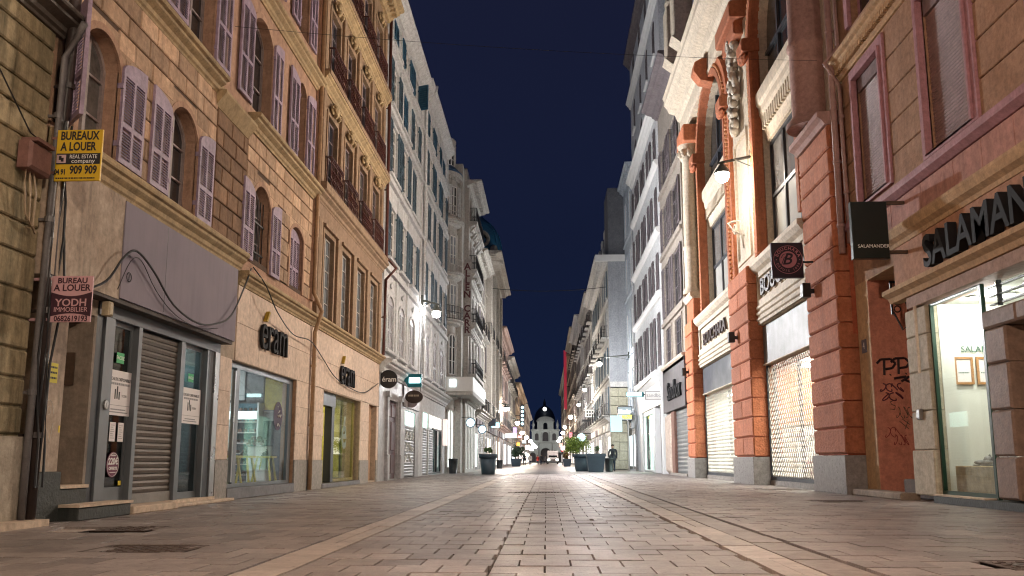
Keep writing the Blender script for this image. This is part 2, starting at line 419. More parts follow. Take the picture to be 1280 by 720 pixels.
def leaf(fr, root, uh, uf, z0, zs, rise=0.0, d=0.03, mat=LILAC, lmat=LILAC_D, pitch=0.04, t=0.045, cols=2, name='shutter', split=0.42, louvres=True):
    """a shutter leaf from its hinge side uh to its free side uf"""
    s = 1 if uf > uh else -1; w = abs(uf - uh)
    pts = [(uh, z0), (uf, z0)]
    if rise > 0:
        pts += [(uf - s * w * math.sin(a * PI / 12), zs + rise * math.cos(a * PI / 12)) for a in range(0, 6)] + [(uh, zs)]
    else: pts += [(uf, zs), (uh, zs)]
    st = 0.055; rail = 0.07; a, b = min(uh, uf), max(uh, uf)
    holes = []; cw = (w - st * (cols + 1)) / cols
    zr = z0 + (zs - z0) * split
    bands = [(z0 + rail, zr - rail / 2), (zr + rail / 2, zs - rail * 0.9)]
    for c in range(cols):
        ua = a + st + c * (cw + st)
        for (za, zb) in bands: holes.append([(ua, za), (ua + cw, za), (ua + cw, zb), (ua, zb)])
    mb = MB(fr).poly(pts, d, d + t, holes)
    mb.box(uh - s * 0.03, uh + s * 0.02, z0 + 0.2, z0 + 0.27, d - 0.03, d + t + 0.008)
    mb.box(uh - s * 0.03, uh + s * 0.02, zs - 0.27, zs - 0.2, d - 0.03, d + t + 0.008)
    sh = mb.build(name, mat, root)
    lb = MB(fr)
    for h in holes:
        ua, za = h[0]; ub, zb = h[2]; z = za + pitch * 0.3
        while z < zb - pitch * 0.35:
            lb.add([(ua, z + 0.026, d + 0.004), (ub, z + 0.026, d + 0.004), (ub, z - 0.018, d + t - 0.004), (ua, z - 0.018, d + t - 0.004),
                    (ua, z + 0.034, d + 0.004), (ub, z + 0.034, d + 0.004), (ub, z - 0.010, d + t - 0.004), (ua, z - 0.010, d + t - 0.004)],
                   [(3, 2, 1, 0), (4, 5, 6, 7), (7, 6, 2, 3), (0, 1, 5, 4)])
            z += pitch
    if pitch > .08:
        for h in holes: lb.box(h[0][0], h[2][0], h[0][1], h[2][1], d + .008, d + .014)
    lb.build('louvres', lmat, sh, kind='stuff')
    return sh
def cornice(fr, root, u0, u1, z0, z1, d, mat, name='cornice', dent=0.0, d0=0.0):
    h = z1 - z0
    pr = [(d0 - 0.02, z0), (d0 + d * 0.15, z0), (d0 + d * 0.2, z0 + h * 0.12), (d0 + d * 0.32, z0 + h * 0.2), (d0 + d * 0.38, z0 + h * 0.38), (d0 + d * 0.62, z0 + h * 0.5), (d0 + d * 0.72, z0 + h * 0.56),
          (d0 + d * 0.75, z0 + h * 0.68), (d0 + d * 0.95, z0 + h * 0.74), (d0 + d, z0 + h * 0.82), (d0 + d, z1 - h * 0.06), (d0 + d * 0.96, z1), (d0 - 0.02, z1)]
    mb = MB(fr).prof(pr, u0, u1)
    if dent > 0:
        u = u0 + dent * 0.3
        while u < u1 - dent * 0.5:
            mb.box(u, u + dent * 0.5, z0 + h * 0.2, z0 + h * 0.48, d0 + d * 0.3, d0 + d * 0.62); u += dent
    return mb.build(name, mat, root)
def blocks(fr, root, u0, u1, z0, z1, h, w, holes, mat, d0=0.0, d1=0.022, gap=0.014, name='stone_block', b=0.008, off=0.0, jit=0.35):
    """holes: (ua, ub, za, zs, rise)"""
    n = max(1, round((z1 - z0) / h)); h = (z1 - z0) / n; cnt = 0
    for r in range(n):
        za, zb = z0 + r * h, z0 + (r + 1) * h
        cuts = []
        for (a, c, ha, hs, rise) in holes:
            if zb <= ha + 0.01 or za >= hs + rise - 0.01: continue
            if za >= hs and rise > 0:
                k = math.sqrt(max(0, 1 - ((za - hs) / rise))); m = (a + c) / 2; cuts.append((m - (c - a) / 2 * k, m + (c - a) / 2 * k))
            else: cuts.append((a, c))
        u = u0 - (w * 0.5 if r % 2 else 0) + off
        while u < u1:
            ww = w * (1 + R.choice((-1, 0, 0, 1)) * jit * 0.4)
            a, c = max(u, u0), min(u + ww, u1); segs = [(a, c)]
            for (ca, cb) in cuts:
                segs = [q for (sa, sb) in segs for q in ((sa, min(sb, ca)), (max(sa, cb), sb)) if q[1] - q[0] > 0.09]
            for (sa, sb) in segs:
                if sb - sa > 0.09:
                    piece(name, fr, root, mat, round(sa, 2) + gap / 2, round(sb, 2) - gap / 2, za + gap / 2, zb - gap / 2, d0, d1, b); cnt += 1
            u += ww
    return cnt
def archtrim(fr, root, u0, u1, z0, zs, rise, w, d, mat, name='window_surround', down=True):
    out = arch(u0 - w, u1 + w, z0, zs, rise + w * 0.9 if rise else 0)
    if not rise: out = [(u0 - w, z0), (u1 + w, z0), (u1 + w, zs + w), (u0 - w, zs + w)]
    ins = arch(u0, u1, z0, zs, rise)
    loop = [out[1]] + out[2:] + [out[0]] + [ins[0]] + list(reversed(ins[2:])) + [ins[1]]
    return MB(fr).poly(loop, -0.01, d).build(name, mat, root)
def roller(fr, root, u0, u1, z0, z1, d, mat, pitch=0.1, name='roller_shutter'):
    n = max(1, round((z1 - z0) / pitch)); p = (z1 - z0) / n
    if n <= 34:
        s = MB(fr).box(u0, u1, z0, z1, d - 0.06, d - 0.03).build(name, mat, root)
        for k in range(n):
            z = z0 + k * p
            mb = MB(fr).add([(u0, z, d - 0.028), (u1, z, d - 0.028), (u1, z + 0.004, d - 0.006), (u0, z + 0.004, d - 0.006), (u1, z + p * 0.55, d + 0.006), (u0, z + p * 0.55, d + 0.006), (u1, z + p * 0.9, d - 0.01), (u0, z + p * 0.9, d - 0.01), (u1, z + p * 0.97, d - 0.028), (u0, z + p * 0.97, d - 0.028)],
                            [(0, 1, 2, 3), (3, 2, 4, 5), (5, 4, 6, 7), (7, 6, 8, 9)])
            mb.build('slat', mat, s)
        return s
    mb = MB(fr)
    for k in range(n):
        z = z0 + k * p
        mb.add([(u0, z, d - 0.02), (u1, z, d - 0.02), (u1, z + p * 0.5, d), (u0, z + p * 0.5, d), (u1, z + p, d - 0.02), (u0, z + p, d - 0.02)], [(0, 1, 2, 3), (3, 2, 4, 5)])
    return mb.build(name, mat, root)
def rail(fr, root, u0, u1, z0, z1, d, mat, pitch=0.13, name='balcony_railing', ornate=True, ends=0.0, r=0.011):
    mb = MB(fr)
    mb.box(u0, u1, z1 - 0.03, z1, d - 0.02, d + 0.02)
    mb.box(u0, u1, z0 + 0.04, z0 + 0.06, d - 0.012, d + 0.012)
    mb.box(u0, u1, z1 - 0.16, z1 - 0.145, d - 0.01, d + 0.01)
    n = max(2, round((u1 - u0) / pitch)); h = z1 - z0
    for i in range(n + 1):
        u = u0 + (u1 - u0) * i / n
        mb.box(u - r * .8, u + r * .8, z0, z1 - 0.02, d - r * .8, d + r * .8)
        if ornate and i < n:
            c = u + (u1 - u0) / n / 2
            mb.ring(c, z0 + h * 0.26, d, pitch * 0.36, r, 8, 3)
            mb.ring(c, z0 + h * 0.52, d, pitch * 0.42, r, 8, 3)
            mb.ring(c, z1 - 0.085, d, pitch * 0.28, r * .8, 6, 3)
            mb.tube([(u, z0 + h * 0.34, d), (c, z0 + h * 0.42, d + 0.02), (u + (u1 - u0) / n, z0 + h * 0.66, d)], r, 3)
    if ends:
        for u in (u0, u1):
            mb.box(u - 0.015, u + 0.015, z1 - 0.03, z1, 0, d); mb.box(u - 0.01, u + 0.01, z0 + 0.04, z0 + 0.06, 0, d)
            k = max(1, int(d / pitch))
            for j in range(k): mb.box(u - r * .8, u + r * .8, z0, z1 - 0.02, d * (j + 0.5) / k - r, d * (j + 0.5) / k + r)
    return mb.build(name, mat, root)
def boxpart(fr, root, name, mat, *b, **k):
    return MB(fr).box(*b).build(name, mat, root, **k)
def downpipe(label, fr, pts, r, mat, brk=(), name='drainpipe', group=None):
    t = thing(name, label, 'drainpipe', fr.p(pts[-1][0], pts[-1][1], pts[-1][2]), group)
    MB(fr).tube(pts, r, 10).build('pipe', mat, t, smooth=True)
    for (u, z, d) in brk:
        MB(fr).tube([(u, z - 0.03, d), (u, z + 0.03, d)], r * 1.25, 10).box(u - 0.015, u + 0.015, z - 0.015, z + 0.015, d - 0.18, d).build('pipe_clamp', mat, t)
    return t

# ================================================================ GROUND
PAVE = M('worn_paving_stone', (0.34, 0.29, 0.268), (0.22, 0.184, 0.17), rough=0.38, var=0.3, scale=0.8, bump=0.4, bscale=55, spec=0.55, spots=.6)
PALE = M('pale_limestone_strip', (0.50, 0.43, 0.38), (0.36, 0.30, 0.265), rough=0.42, var=0.2, scale=1.5, bump=0.3, bscale=50, spots=.5)
JOINT = M('dark_joint_sand', (0.055, 0.042, 0.038), rough=0.9)
ground = MB().box(-70, 70, -2.0, -0.045, -60, 900).build('ground', JOINT, None, kind='structure')
street = thing('street', None, None, (0, 0, 0), kind='structure')
def far_paving():
    m = M('far_paving', (0.29, 0.24, 0.22), (0.22, 0.18, 0.165), rough=0.34, scale=0.8, bump=0.2)
    n = m.node_tree.nodes; l = m.node_tree.links
    br = n.new('ShaderNodeTexBrick'); br.inputs['Scale'].default_value = 1.0
    br.inputs['Brick Width'].default_value = 0.31; br.inputs['Row Height'].default_value = 0.36; br.inputs['Mortar Size'].default_value = 0.012
    br.inputs['Color1'].default_value = (1, 1, 1, 1); br.inputs['Color2'].default_value = (0.82, 0.8, 0.8, 1); br.inputs['Mortar'].default_value = (0.3, 0.28, 0.27, 1)
    g = [x for x in n if x.type == 'NEW_GEOMETRY'][0]
    l.new(g.outputs['Position'], br.inputs['Vector'])
    b = n['Principled BSDF']; src = b.inputs['Base Color'].links[0].from_socket
    mx = n.new('ShaderNodeMix'); mx.data_type = 'RGBA'; mx.blend_type = 'MULTIPLY'; mx.inputs[0].default_value = 1
    l.new(src, mx.inputs[6]); l.new(br.outputs['Color'], mx.inputs[7]); l.new(mx.outputs[2], b.inputs['Base Color'])
    return m
FARY = 46.0
MB().box(-60, 60, -0.04, 0.0, FARY, 700).build('far_paving', far_paving(), street)
MB().box(-60, -6.2, -0.04, 0.0, -50, FARY - 0.004).build('hidden_paving', MATS['far_paving'], street)
MB().box(6.9, 60, -0.04, 0.0, -50, FARY - 0.004).build('hidden_paving', MATS['far_paving'], street)
MB().box(-6.196, 6.896, -0.04, 0.0, -50, 2.6).build('hidden_paving', MATS['far_paving'], street)
for x0, x1 in ((-1.92, -1.62), (1.42, 1.70)):     # the strips go on far down the street
    MB().box(x0, x1, 0.0, 0.005, FARY, 320).build('far_strip', PALE, street)
SLABC = {}
def stones(x0, x1, y0, y1, w, l, off=0.5, far=4.9, near=None, mat=PAVE, name='paving_stone', ind=True, gap=0.009, stuff=None, skip=(), jl=0.0):
    r = 0; y = y0; cnt = 0
    while y < y1 - 0.05:
        yb = min(y + l * (1 + (R.random() - .5) * jl), y1); x = x0 - (w * off if r % 2 else 0) - R.choice((0, 0, 0, w * 0.5)) * (1 if jl else 0)
        while x < x1 - 0.02:
            xa, xb = max(x, x0), min(x + w, x1); x += w
            if xb - xa < 0.05: continue
            cx, cy = (xa + xb) / 2, (y + yb) / 2
            if any(a < cx < b and c < cy < d for a, b, c, d in skip): continue
            vis = (-0.64 * cy - 0.1 < cx < 0.55 * cy + 0.1) and cy > far
            zt = (R.random() - 0.5) * 0.006
            if ind and vis and near and cy < near:
                key = (round(xb - xa, 2), round(yb - y, 2), mat.name)
                me = SLABC.get(key)
                if me is None:
                    a_, b_ = key[0] / 2 - gap / 2, key[1] / 2 - gap / 2; c = 0.0006
                    me = bpy.data.meshes.new(name)
                    me.from_pydata([(-a_, -b_, -0.05), (a_, -b_, -0.05), (a_, b_, -0.05), (-a_, b_, -0.05), (-a_, -b_, -0.008), (a_, -b_, -0.008), (a_, b_, -0.008), (-a_, b_, -0.008),
                                    (-a_ + c, -b_ + c, 0), (a_ - c, -b_ + c, 0), (a_ - c, b_ - c, 0), (-a_ + c, b_ - c, 0)], [],
                                   [(8, 9, 10, 11), (0, 1, 5, 4), (1, 2, 6, 5), (2, 3, 7, 6), (3, 0, 4, 7), (4, 5, 9, 8), (5, 6, 10, 9), (6, 7, 11, 10), (7, 4, 8, 11)])
                    me.materials.append(mat); SLABC[key] = me
                o = bpy.data.objects.new(name, me); COL.objects.link(o); o.parent = street
                o.location = (cx, cy, zt); o.rotation_euler = ((R.random() - .5) * 0.007, (R.random() - .5) * 0.007, 0); cnt += 1
            else:
                g = gap / 2; c = 0.0006; xa_, xb_, ya_, yb_ = xa + g, xb - g, y + g, yb - g; t1, t2 = (R.random() - .5) * 0.004, (R.random() - .5) * 0.004
                b0 = len(stuff.v)
                stuff.v += [(xa_, ya_, -0.05), (xb_, ya_, -0.05), (xb_, yb_, -0.05), (xa_, yb_, -0.05), (xa_, ya_, zt - .008), (xb_, ya_, zt - .008), (xb_, yb_, zt - .008), (xa_, yb_, zt - .008),
                            (xa_ + c, ya_ + c, zt + t1), (xb_ - c, ya_ + c, zt - t1 + t2), (xb_ - c, yb_ - c, zt + t2), (xa_ + c, yb_ - c, zt)]
                stuff.f += [tuple(b0 + i for i in f) for f in ((8, 9, 10, 11), (0, 1, 5, 4), (3, 0, 4, 7), (1, 2, 6, 5), (4, 5, 9, 8), (5, 6, 10, 9), (6, 7, 11, 10), (7, 4, 8, 11))]
        y = yb; r += 1
    return cnt
stf = MB(); stp = MB()
HOLES = [(-4.95, -3.95, 8.35, 9.2), (-3.55, -2.75, 6.55, 7.15), (5.1, 6.2, 20.8, 21.9), (0.55, 1.35, 10.2, 10.95), (2.95, 3.75, 5.75, 6.3), (-0.75, 0.35, 18.9, 19.6), (4.6, 5.5, 14.8, 15.6)]
n1 = stones(-1.6, -0.36, 2.6, FARY, 0.305, 0.36, near=7.3, stuff=stf, skip=HOLES)
n1 += stones(-0.36, 1.40, 2.6, FARY, 0.345, 0.36, near=7.3, stuff=stf, skip=HOLES, off=0.5)
n1 += stones(-6.19, -1.94, 2.6, FARY, 0.33, 0.36, near=7.0, stuff=stf, skip=HOLES)
n1 += stones(2.05, 6.89, 2.6, FARY, 0.33, 0.36, near=7.0, stuff=stf, skip=HOLES)
stf.build('paving_stones', PAVE, street, kind='stuff')
n2 = stones(-1.92, -1.62, 2.6, FARY, 0.30, 0.95, off=0, near=30, stuff=stp, mat=PALE, name='edging_slab', jl=0.2)
n2 += stones(1.42, 1.70, 2.6, FARY, 0.28, 0.95, off=0, near=30, stuff=stp, mat=PALE, name='edging_slab', jl=0.2)
stp.build('edging_slabs', PALE, street, kind='stuff')
st3 = MB()
stones(1.71, 2.0, 2.6, FARY, 0.29, 0.62, off=0, near=14, stuff=st3, mat=M('gutter_slab', (0.30, 0.25, 0.22), (0.23, 0.19, 0.17), rough=0.45, var=0.15, bump=0.25, bscale=50), name='gutter_slab')
st3.build('gutter_slabs', MATS['gutter_slab'], street, kind='stuff')
print('stones', n1, n2)
COVM = M('cast_iron_cover', (0.13, 0.095, 0.08), (0.08, 0.06, 0.05), rough=0.5, metal=0.3, scale=8)
def cover(label, x0, x1, y0, y1, mat=COVM, studs=True, name='manhole_cover', slab=False):
    t = thing(name, label, 'manhole cover', ((x0 + x1) / 2, (y0 + y1) / 2, 0))
    MB().box(x0, x1, -0.05, -0.004, y0, y1).build('plate', mat, t)
    mb = MB()
    for a in ((x0, x1, y0, y0 + .04), (x0, x1, y1 - .04, y1), (x0, x0 + .04, y0 + .042, y1 - .042), (x1 - .04, x1, y0 + .042, y1 - .042)): mb.box(a[0], a[1], -0.03, 0.002, a[2], a[3])
    mb.build('rim', mat, t)
    if studs:
        mb = MB(); nx, ny = max(2, int((x1 - x0) / .07)), max(2, int((y1 - y0) / .07))
        for i in range(nx):
            for j in range(ny):
                if (i + j) % 2: mb.box(x0 + .06 + (x1 - x0 - .12) * i / nx, x0 + .1 + (x1 - x0 - .12) * i / nx, -0.01, 0.001, y0 + .06 + (y1 - y0 - .12) * j / ny, y0 + .1 + (y1 - y0 - .12) * j / ny)
        mb.build('tread_studs', mat, t, kind='stuff')
    return t
cover('rusty square iron cover in the pavement beside the grey shopfront', -4.5, -3.95, 8.55, 9.2)
cover('pale concrete cover plate set in the dark pavement near the black plinth', -4.95, -4.54, 8.35, 8.75, PALE, False, 'access_cover')
cover('dark studded iron cover alone in the left pavement nearest the camera', -3.55, -2.75, 6.55, 7.15)
cover('grey flush cover in front of the wide grille between orange pillars', 5.1, 6.2, 20.8, 21.9, GREYST, True)
cover('long stone-filled cover right of the middle of the street', 0.55, 1.35, 10.2, 10.95, PAVE, False)
c_ = cover('iron cover with raised lettering at the lower right edge of the pavement', 2.95, 3.75, 5.75, 6.3)
class GF:      # lettering lying on the ground, read from the camera
    u = (1, 0); n = (0, 0)
    def p(s, u, z, d): return (u, z, d)
text(GF(), 'CE', 3.18, 6.02, -0.001, 0.17, STEEL, c_, ext=0.004, bold=0.004)
cover('narrow dark iron cover across the middle paving far up the street', -0.75, 0.35, 18.9, 19.6)
cover('small dark iron cover in front of the worn doorstep at right', 4.6, 5.5, 14.8, 15.6)

# ================================================================ LEFT SIDE
L = LF(-5.6)
def building(name, label, fr, u, group=None):
    return thing(name, label, 'building', fr.p(u, 0, 0), group)

# ---- L0: mossy rusticated house at the left edge
MOSS = M('mossy_limestone', (0.44, 0.35, 0.21), (0.24, 0.19, 0.11), rough=0.95, scale=1.3, bump=0.6, bscale=12, streak=0.92, streakc=(0.025, 0.026, 0.012), var=0.1)
b0 = building('stone_house', 'mossy banded limestone house at the left edge of the picture', L, 4)
wallp(L, b0, 1.0, 9.03, 0.9, 14, [arch(5.6, 6.9, 6.1, 8.2, 0)], MOSS, d=0.0)
window(L, b0, 5.6, 6.9, 6.1, 8.2, 0)
zs_ = [0.94, 1.24, 1.54, 1.84, 2.17, 2.47, 2.86, 3.18, 3.5, 3.8, 4.1, 4.4, 4.69, 4.98, 5.27, 5.5]
for za, zb in zip(zs_, zs_[1:]):
    for ua, ub in ((1.02, 5.2), (5.2, 9.02)):
        piece('stone_course', L, b0, MOSS, ua + 0.004, ub - 0.004, za + 0.022, zb - 0.006, 0, 0.035, 0.016)
cornice(L, b0, 1.0, 9.15, 5.5, 5.72, 0.34, M('wet_dark_ledge', (0.12, 0.1, 0.085), rough=0.6), name='ledge')
for k in range(6): piece('stone_course', L, b0, MOSS, 1.02, 9.02, 5.74 + k * .45 + .02, 6.17 + k * .45, -0.02 if k < 5 else 0, 0.03, 0.02)
boxpart(L, b0, 'plinth', M('pale_stone_base', (0.42, 0.36, 0.29), (0.3, 0.26, 0.2), rough=0.9, streak=0.5, bump=0.3), 1.0, 9.03, 0.0, 0.93, -0.2, 0.09)
boxpart(L, b0, 'plinth_step', CREAM, 1.0, 9.2, 0.0, 0.07, 0.09, 0.32)
shell(L, b0, 1.0, 9.03, 13.9, MOSS)
for z in (2.8, 1.8): pass
downpipe('dark drainpipe with clamps between the mossy house and the ochre house', L, [(9.12, 14, 0.16), (9.12, 5.3, 0.16), (9.1, 4.3, 0.14), (9.12, 0.02, 0.14)], 0.065, DARKPIPE, [(9.12, 4.9, 0.16), (9.11, 3.9, 0.14), (9.11, 2.3, 0.14), (9.11, 0.95, 0.14), (9.12, 6.2, 0.16)])
downpipe('thinner grey gutter pipe hooking off the ledge of the mossy house', L, [(8.9, 5.56, 0.42), (8.99, 5.45, 0.3), (9.0, 5.2, 0.17), (9.0, 0.9, 0.13), (9.0, 0.02, 0.13)], 0.04, M('grey_pipe', (0.13, 0.12, 0.12), rough=0.4), [(9.0, 4.5, 0.15), (9.0, 3.3, 0.15), (9.0, 1.4, 0.13)])
jb = thing('junction_box', 'rust red cable box with dangling wires on the mossy wall', 'junction box', L.p(8.7, 3.9, 0.08))
MB(L).bbox(8.46, 8.86, 3.72, 4.02, 0.075, 0.22, 0.03).build('casing', M('rusty_pink_metal', (0.22, 0.11, 0.09), rough=0.7), jb)
MB(L).box(8.5, 8.82, 4.02, 4.06, 0.075, 0.26).build('rain_cap', MATS['rusty_pink_metal'], jb)
wm = M('cream_cable', (0.4, 0.3, 0.2), rough=0.6)
mb = MB(L)
for k in range(3): mb.tube([(8.55 + k * .07, 3.75, 0.12), (8.5 + k * .1, 3.5, 0.16), (8.58 + k * .07, 3.25 - k * .05, 0.14), (8.85, 3.1, 0.1)], 0.012, 5)
mb.build('loose_wire', wm, jb)
cb = thing('wall_cable', 'bundle of black cables running down beside the dark drainpipe', 'cable', L.p(9.2, 1, 0.1))
mb = MB(L)
for k in range(4):
    mb.tube([(9.0 + .07 * k + .05 * math.sin(z * 2 + k), z, 0.2 + .03 * math.sin(z * 3 + 2 * k)) for z in [0.4 + 0.45 * i for i in range(10)]], 0.014, 5)
mb.build('cable_strand', IRON, cb)
mb = MB(L).tube([(6.5, 6.0, 0.1), (7.6, 4.9, 0.1), (8.6, 4.15, 0.1), (9.0, 4.1, 0.12)], 0.01, 4)
tag(mb.build('thin_wall_wire', IRON), 'thin wire sagging diagonally across the mossy stone courses', 'wire')

# ---- L1: ochre house with lilac shutters
b1 = building('ochre_house', 'ochre stone house with lilac louvred shutters above two shops', L, 9.1)
Y0, Y1 = 9.1, 20.22
W1F = [(9.6, 10.5, 4.5, 5.72, 0.34), (12.04, 13.06, 4.5, 5.72, 0.36), (15.76, 16.78, 4.4, 5.68, 0.34), (18.2, 19.2, 4.42, 5.66, 0.2)]
W2F = [(12.38, 13.46, 7.36, 9.05, 0.3), (15.34, 16.5, 7.38, 9.05, 0.3), (18.36, 19.0, 7.38, 9.1, 0.2), (9.6, 10.6, 7.36, 9.05, 0.3)]
W3F = [(9.6, 10.6, 10.45, 12.1, 0), (12.38, 13.46, 10.45, 12.1, 0), (15.34, 16.5, 10.45, 12.1, 0), (18.2, 18.95, 10.45, 12.1, 0)]
SH1 = (10.45, 14.52, 0.0, 2.72)
wallp(L, b1, Y0, Y1, 4.3, 13.4, [arch(*w) for w in W1F + W2F + W3F], OCHRE, depth=0.34)
MB(L).box(Y0 + .01, Y1 - .01, 4.36, 6.92, -0.001, 0.004).build('mortar_face', MORTAR, b1) if False else None
# thin mortar-coloured coat behind the blocks, cut by the same openings
MB(L).poly([(Y0 + .02, 4.5), (Y1 - .02, 4.5), (Y1 - .02, 6.9), (Y0 + .02, 6.9)], -0.001, 0.006, [arch(*w) for w in W1F], back=False).build('mortar_bed', MORTAR, b1)
nb = blocks(L, b1, 9.3, 13.78, 4.52, 6.88, 0.295, 0.62, [(a - .1, c + .1, za, zs, r + .1) for a, c, za, zs, r in W1F], OCHRE_ST, 0.006, 0.036, gap=.022, b=.012)
SHADST = M('shadowed_ochre_stone', (0.30, 0.175, 0.10), (0.21, 0.12, 0.07), rough=0.9, var=0.3, bump=0.5, bscale=12, streak=0.4)  # shadow of the cornice kink, painted into a darker block colour
nb += blocks(L, b1, 13.8, 15.3, 4.42, 6.66, 0.32, 0.6, [(a - .1, c + .1, za, zs, r + .1) for a, c, za, zs, r in W1F], SHADST, 0.006, 0.04, gap=.026, b=.014)
nb += blocks(L, b1, 15.32, 19.85, 4.42, 6.88, 0.3, 0.62, [(a - .1, c + .1, za, zs, r + .1) for a, c, za, zs, r in W1F], OCHRE_ST, 0.006, 0.036, gap=.022, b=.012)
print('blocks L1', nb)
for a, c, z0, zs, r in W1F:
    m_ = (a + c) / 2; o_ = arch(a - .06, c + .06, z0, zs, r + .06, n=16)[2:]; zt = zs + r + .16
    rt_ = [p for p in o_ if p[0] >= m_ - .001]; lt_ = [p for p in o_ if p[0] <= m_ + .001]
    MB(L).poly([(c + .42, zs)] + [(m_, zt)] [:0] + [(c + .42, zt), (m_, zt)] + list(reversed(rt_)), .004, .031).build('shoulder_stone', OCHRE_ST, b1)
    MB(L).poly([(a - .42, zs)] + list(reversed(lt_)) + [(m_, zt), (a - .42, zt)], .004, .031).build('shoulder_stone', OCHRE_ST, b1)
for w in W1F: archtrim(L, b1, *w, 0.1, 0.04, OCHRE)
for w in W2F: archtrim(L, b1, *w, 0.11, 0.03, OCHRE)
for w in W3F: archtrim(L, b1, *w, 0.1, 0.03, OCHRE)
for k, w in enumerate(W1F + W2F + W3F):
    if k == 3: continue
    window(L, b1, w[0], w[1], w[2] + .001, w[3], w[4], d=-0.22, nx=2, nz=3, fmat=M('window_frame_grey', (0.30, 0.24, 0.23), rough=0.6), t=0.06)
# first floor shutters
pf = L.sub(9.42, 0.04, PI * .75)
leaf(pf, b1, 0.0, 0.62, 4.5, 5.74, 0.2)
leaf(L, b1, 10.52, 11.17, 4.52, 5.78, 0.2)
leaf(L, b1, 12.02, 11.42, 4.52, 5.78, 0.2)
leaf(L, b1, 13.08, 13.68, 4.5, 5.78, 0.2)
leaf(L, b1, 15.74, 15.16, 4.41, 5.70, 0.2)
leaf(L, b1, 16.82, 17.4, 4.38, 5.70, 0.2)
sh_ = leaf(L, b1, 18.21, 18.7, 4.43, 5.66, 0.17, d=-0.1, cols=2)
leaf(L, b1, 19.19, 18.71, 4.43, 5.66, 0.17, d=-0.1, cols=2)
for a, c in ((11.6, 12.34), (14.62, 15.3)): leaf(L, b1, c, a, 7.36, 9.12, 0.18)
for a, c in ((13.5, 14.15), (16.54, 17.1), (19.04, 19.7)): leaf(L, b1, a, c, 7.36, 9.12, 0.18)
leaf(L, b1, 18.34, 17.7, 7.36, 9.12, 0.18)
for a, c in ((12.34, 11.7), (15.3, 14.7), (18.16, 17.6)): leaf(L, b1, a, c, 10.45, 12.1)
for a, c in ((13.5, 14.1), (16.54, 17.1), (18.99, 19.55)): leaf(L, b1, a, c, 10.45, 12.1)
# bars in the third window
mb = MB(L)
for i in range(6): mb.box(15.86 + i * .165, 15.875 + i * .165, 4.45, 5.8, -0.1, -0.085)
for z in (4.7, 5.3): mb.box(15.78, 16.76, z, z + 0.03, -0.11, -0.08)
mb.build('window_bars', IRON, b1)
cornice(L, b1, Y0, 13.7, 6.86, 7.14, 0.26, SANDST)
cornice(L, b1, 15.3, Y1 - .2, 6.9, 7.2, 0.26, SANDST)
MB(L).prof([(-.02, 6.66), (.03, 6.66), (.2, 6.88), (.2, 6.93), (-.02, 6.95)], 13.702, 15.298).build('cornice', SANDST, b1)
MB(L).box(13.7, 15.3, 6.95, 7.12, -.02, .03).build('cornice', SANDST, b1)
cornice(L, b1, Y0, Y1 - .2, 9.66, 9.95, 0.24, SANDST)
cornice(L, b1, Y0, 15.24, 4.1, 4.42, 0.2, SANDST, name='string_course')
cornice(L, b1, 15.242, Y1 + 0.02, 3.86, 4.12, 0.2, SANDST, name='string_course')
MB(L).box(Y0, Y1, 4.12, 4.3, -0.3, -0.002).build('lintel_band', OCHRE, b1)
cornice(L, b1, Y0, Y1, 13.2, 13.5, 0.5, SANDST)
boxpart(L, b1, 'corner_pilaster', OCHRE, 19.88, 20.16, 4.45, 13.2, 0.001, 0.07)
shell(L, b1, Y0, Y1, 13.35, OCHRE, zlow=2.7, roofmat=TILE)
# ground floor: piers, entry recess, first shop
pier = [(9.3, 0), (9.82, 0), (9.82, 2.5), (10.52, 2.5), (10.52, 0.0), (14.52, 0), (14.52, 2.73), (9.3, 2.73)]
MB(L).box(9.3, 9.82, 0.56, 2.75, -0.6, 0.0).build('pier', DIRTYCREAM, b1)
MB(L).box(9.82, 10.45, 2.46, 2.75, -0.6, 0.0).build('recess_lintel', DIRTYCREAM, b1)
MB(L).bbox(9.24, 9.84, 0.0, 0.558, -0.6, 0.05).build('plinth', BLACKST, b1)
MB(L).bbox(9.842, 10.46, 0.0, 0.36, -0.5, 0.03).build('plinth', BLACKST, b1)
MB(L).box(9.842, 10.46, 0.362, 0.40, -0.5, 0.05).build('sill', CREAM, b1)
MB(L).bbox(9.84, 11.1, 0.0, 0.15, 0.034, 0.28).build('step', BLACKST, b1)
MB(L).box(9.82, 11.12, 0.152, 0.185, 0.034, 0.30).build('step_tread', CREAM, b1)
MB(L).add([(9.82, .4, -.6), (10.46, .4, -.6), (10.46, 2.46, -.6), (9.82, 2.46, -.6)], [(0, 1, 2, 3)]).box(10.40, 10.46, .4, 2.46, -.6, -.005).build('recess_wall', M('brown_beige_render', (0.30, 0.24, 0.19), (0.22, 0.17, 0.13), rough=0.9, streak=0.4), b1)
MB(CF(10.38)).box(-5.98, -5.80, 1.6, 2.0, 0, 0.02).build('letter_plate', M('brown_plate', (0.09, 0.055, 0.035), rough=0.6), b1)
MB(L).box(9.02, 10.55, 2.70, 4.02, -0.1, 0.2).build('fascia_board', DIRTYCREAM, b1)
MB(L).box(10.552, 14.64, 2.72, 3.99, -0.1, 0.215).build('fascia_panel', PURPLE_PANEL, b1)
MB(L).box(11.8, 11.81, 2.75, 3.97, 0.215, 0.218).build('panel_joint', ALU_D, b1)
MB(L).box(9.83, 14.6, 2.66, 2.718, -0.3, 0.19).build('fascia_soffit', M('dark_soffit', (0.08, 0.065, 0.06), rough=0.8), b1)
sf = MB(L).box(10.46, 14.52, 2.5, 2.718, -0.2, 0.02).box(10.46, 10.66, 0.1, 2.5, -0.25, -0.02)
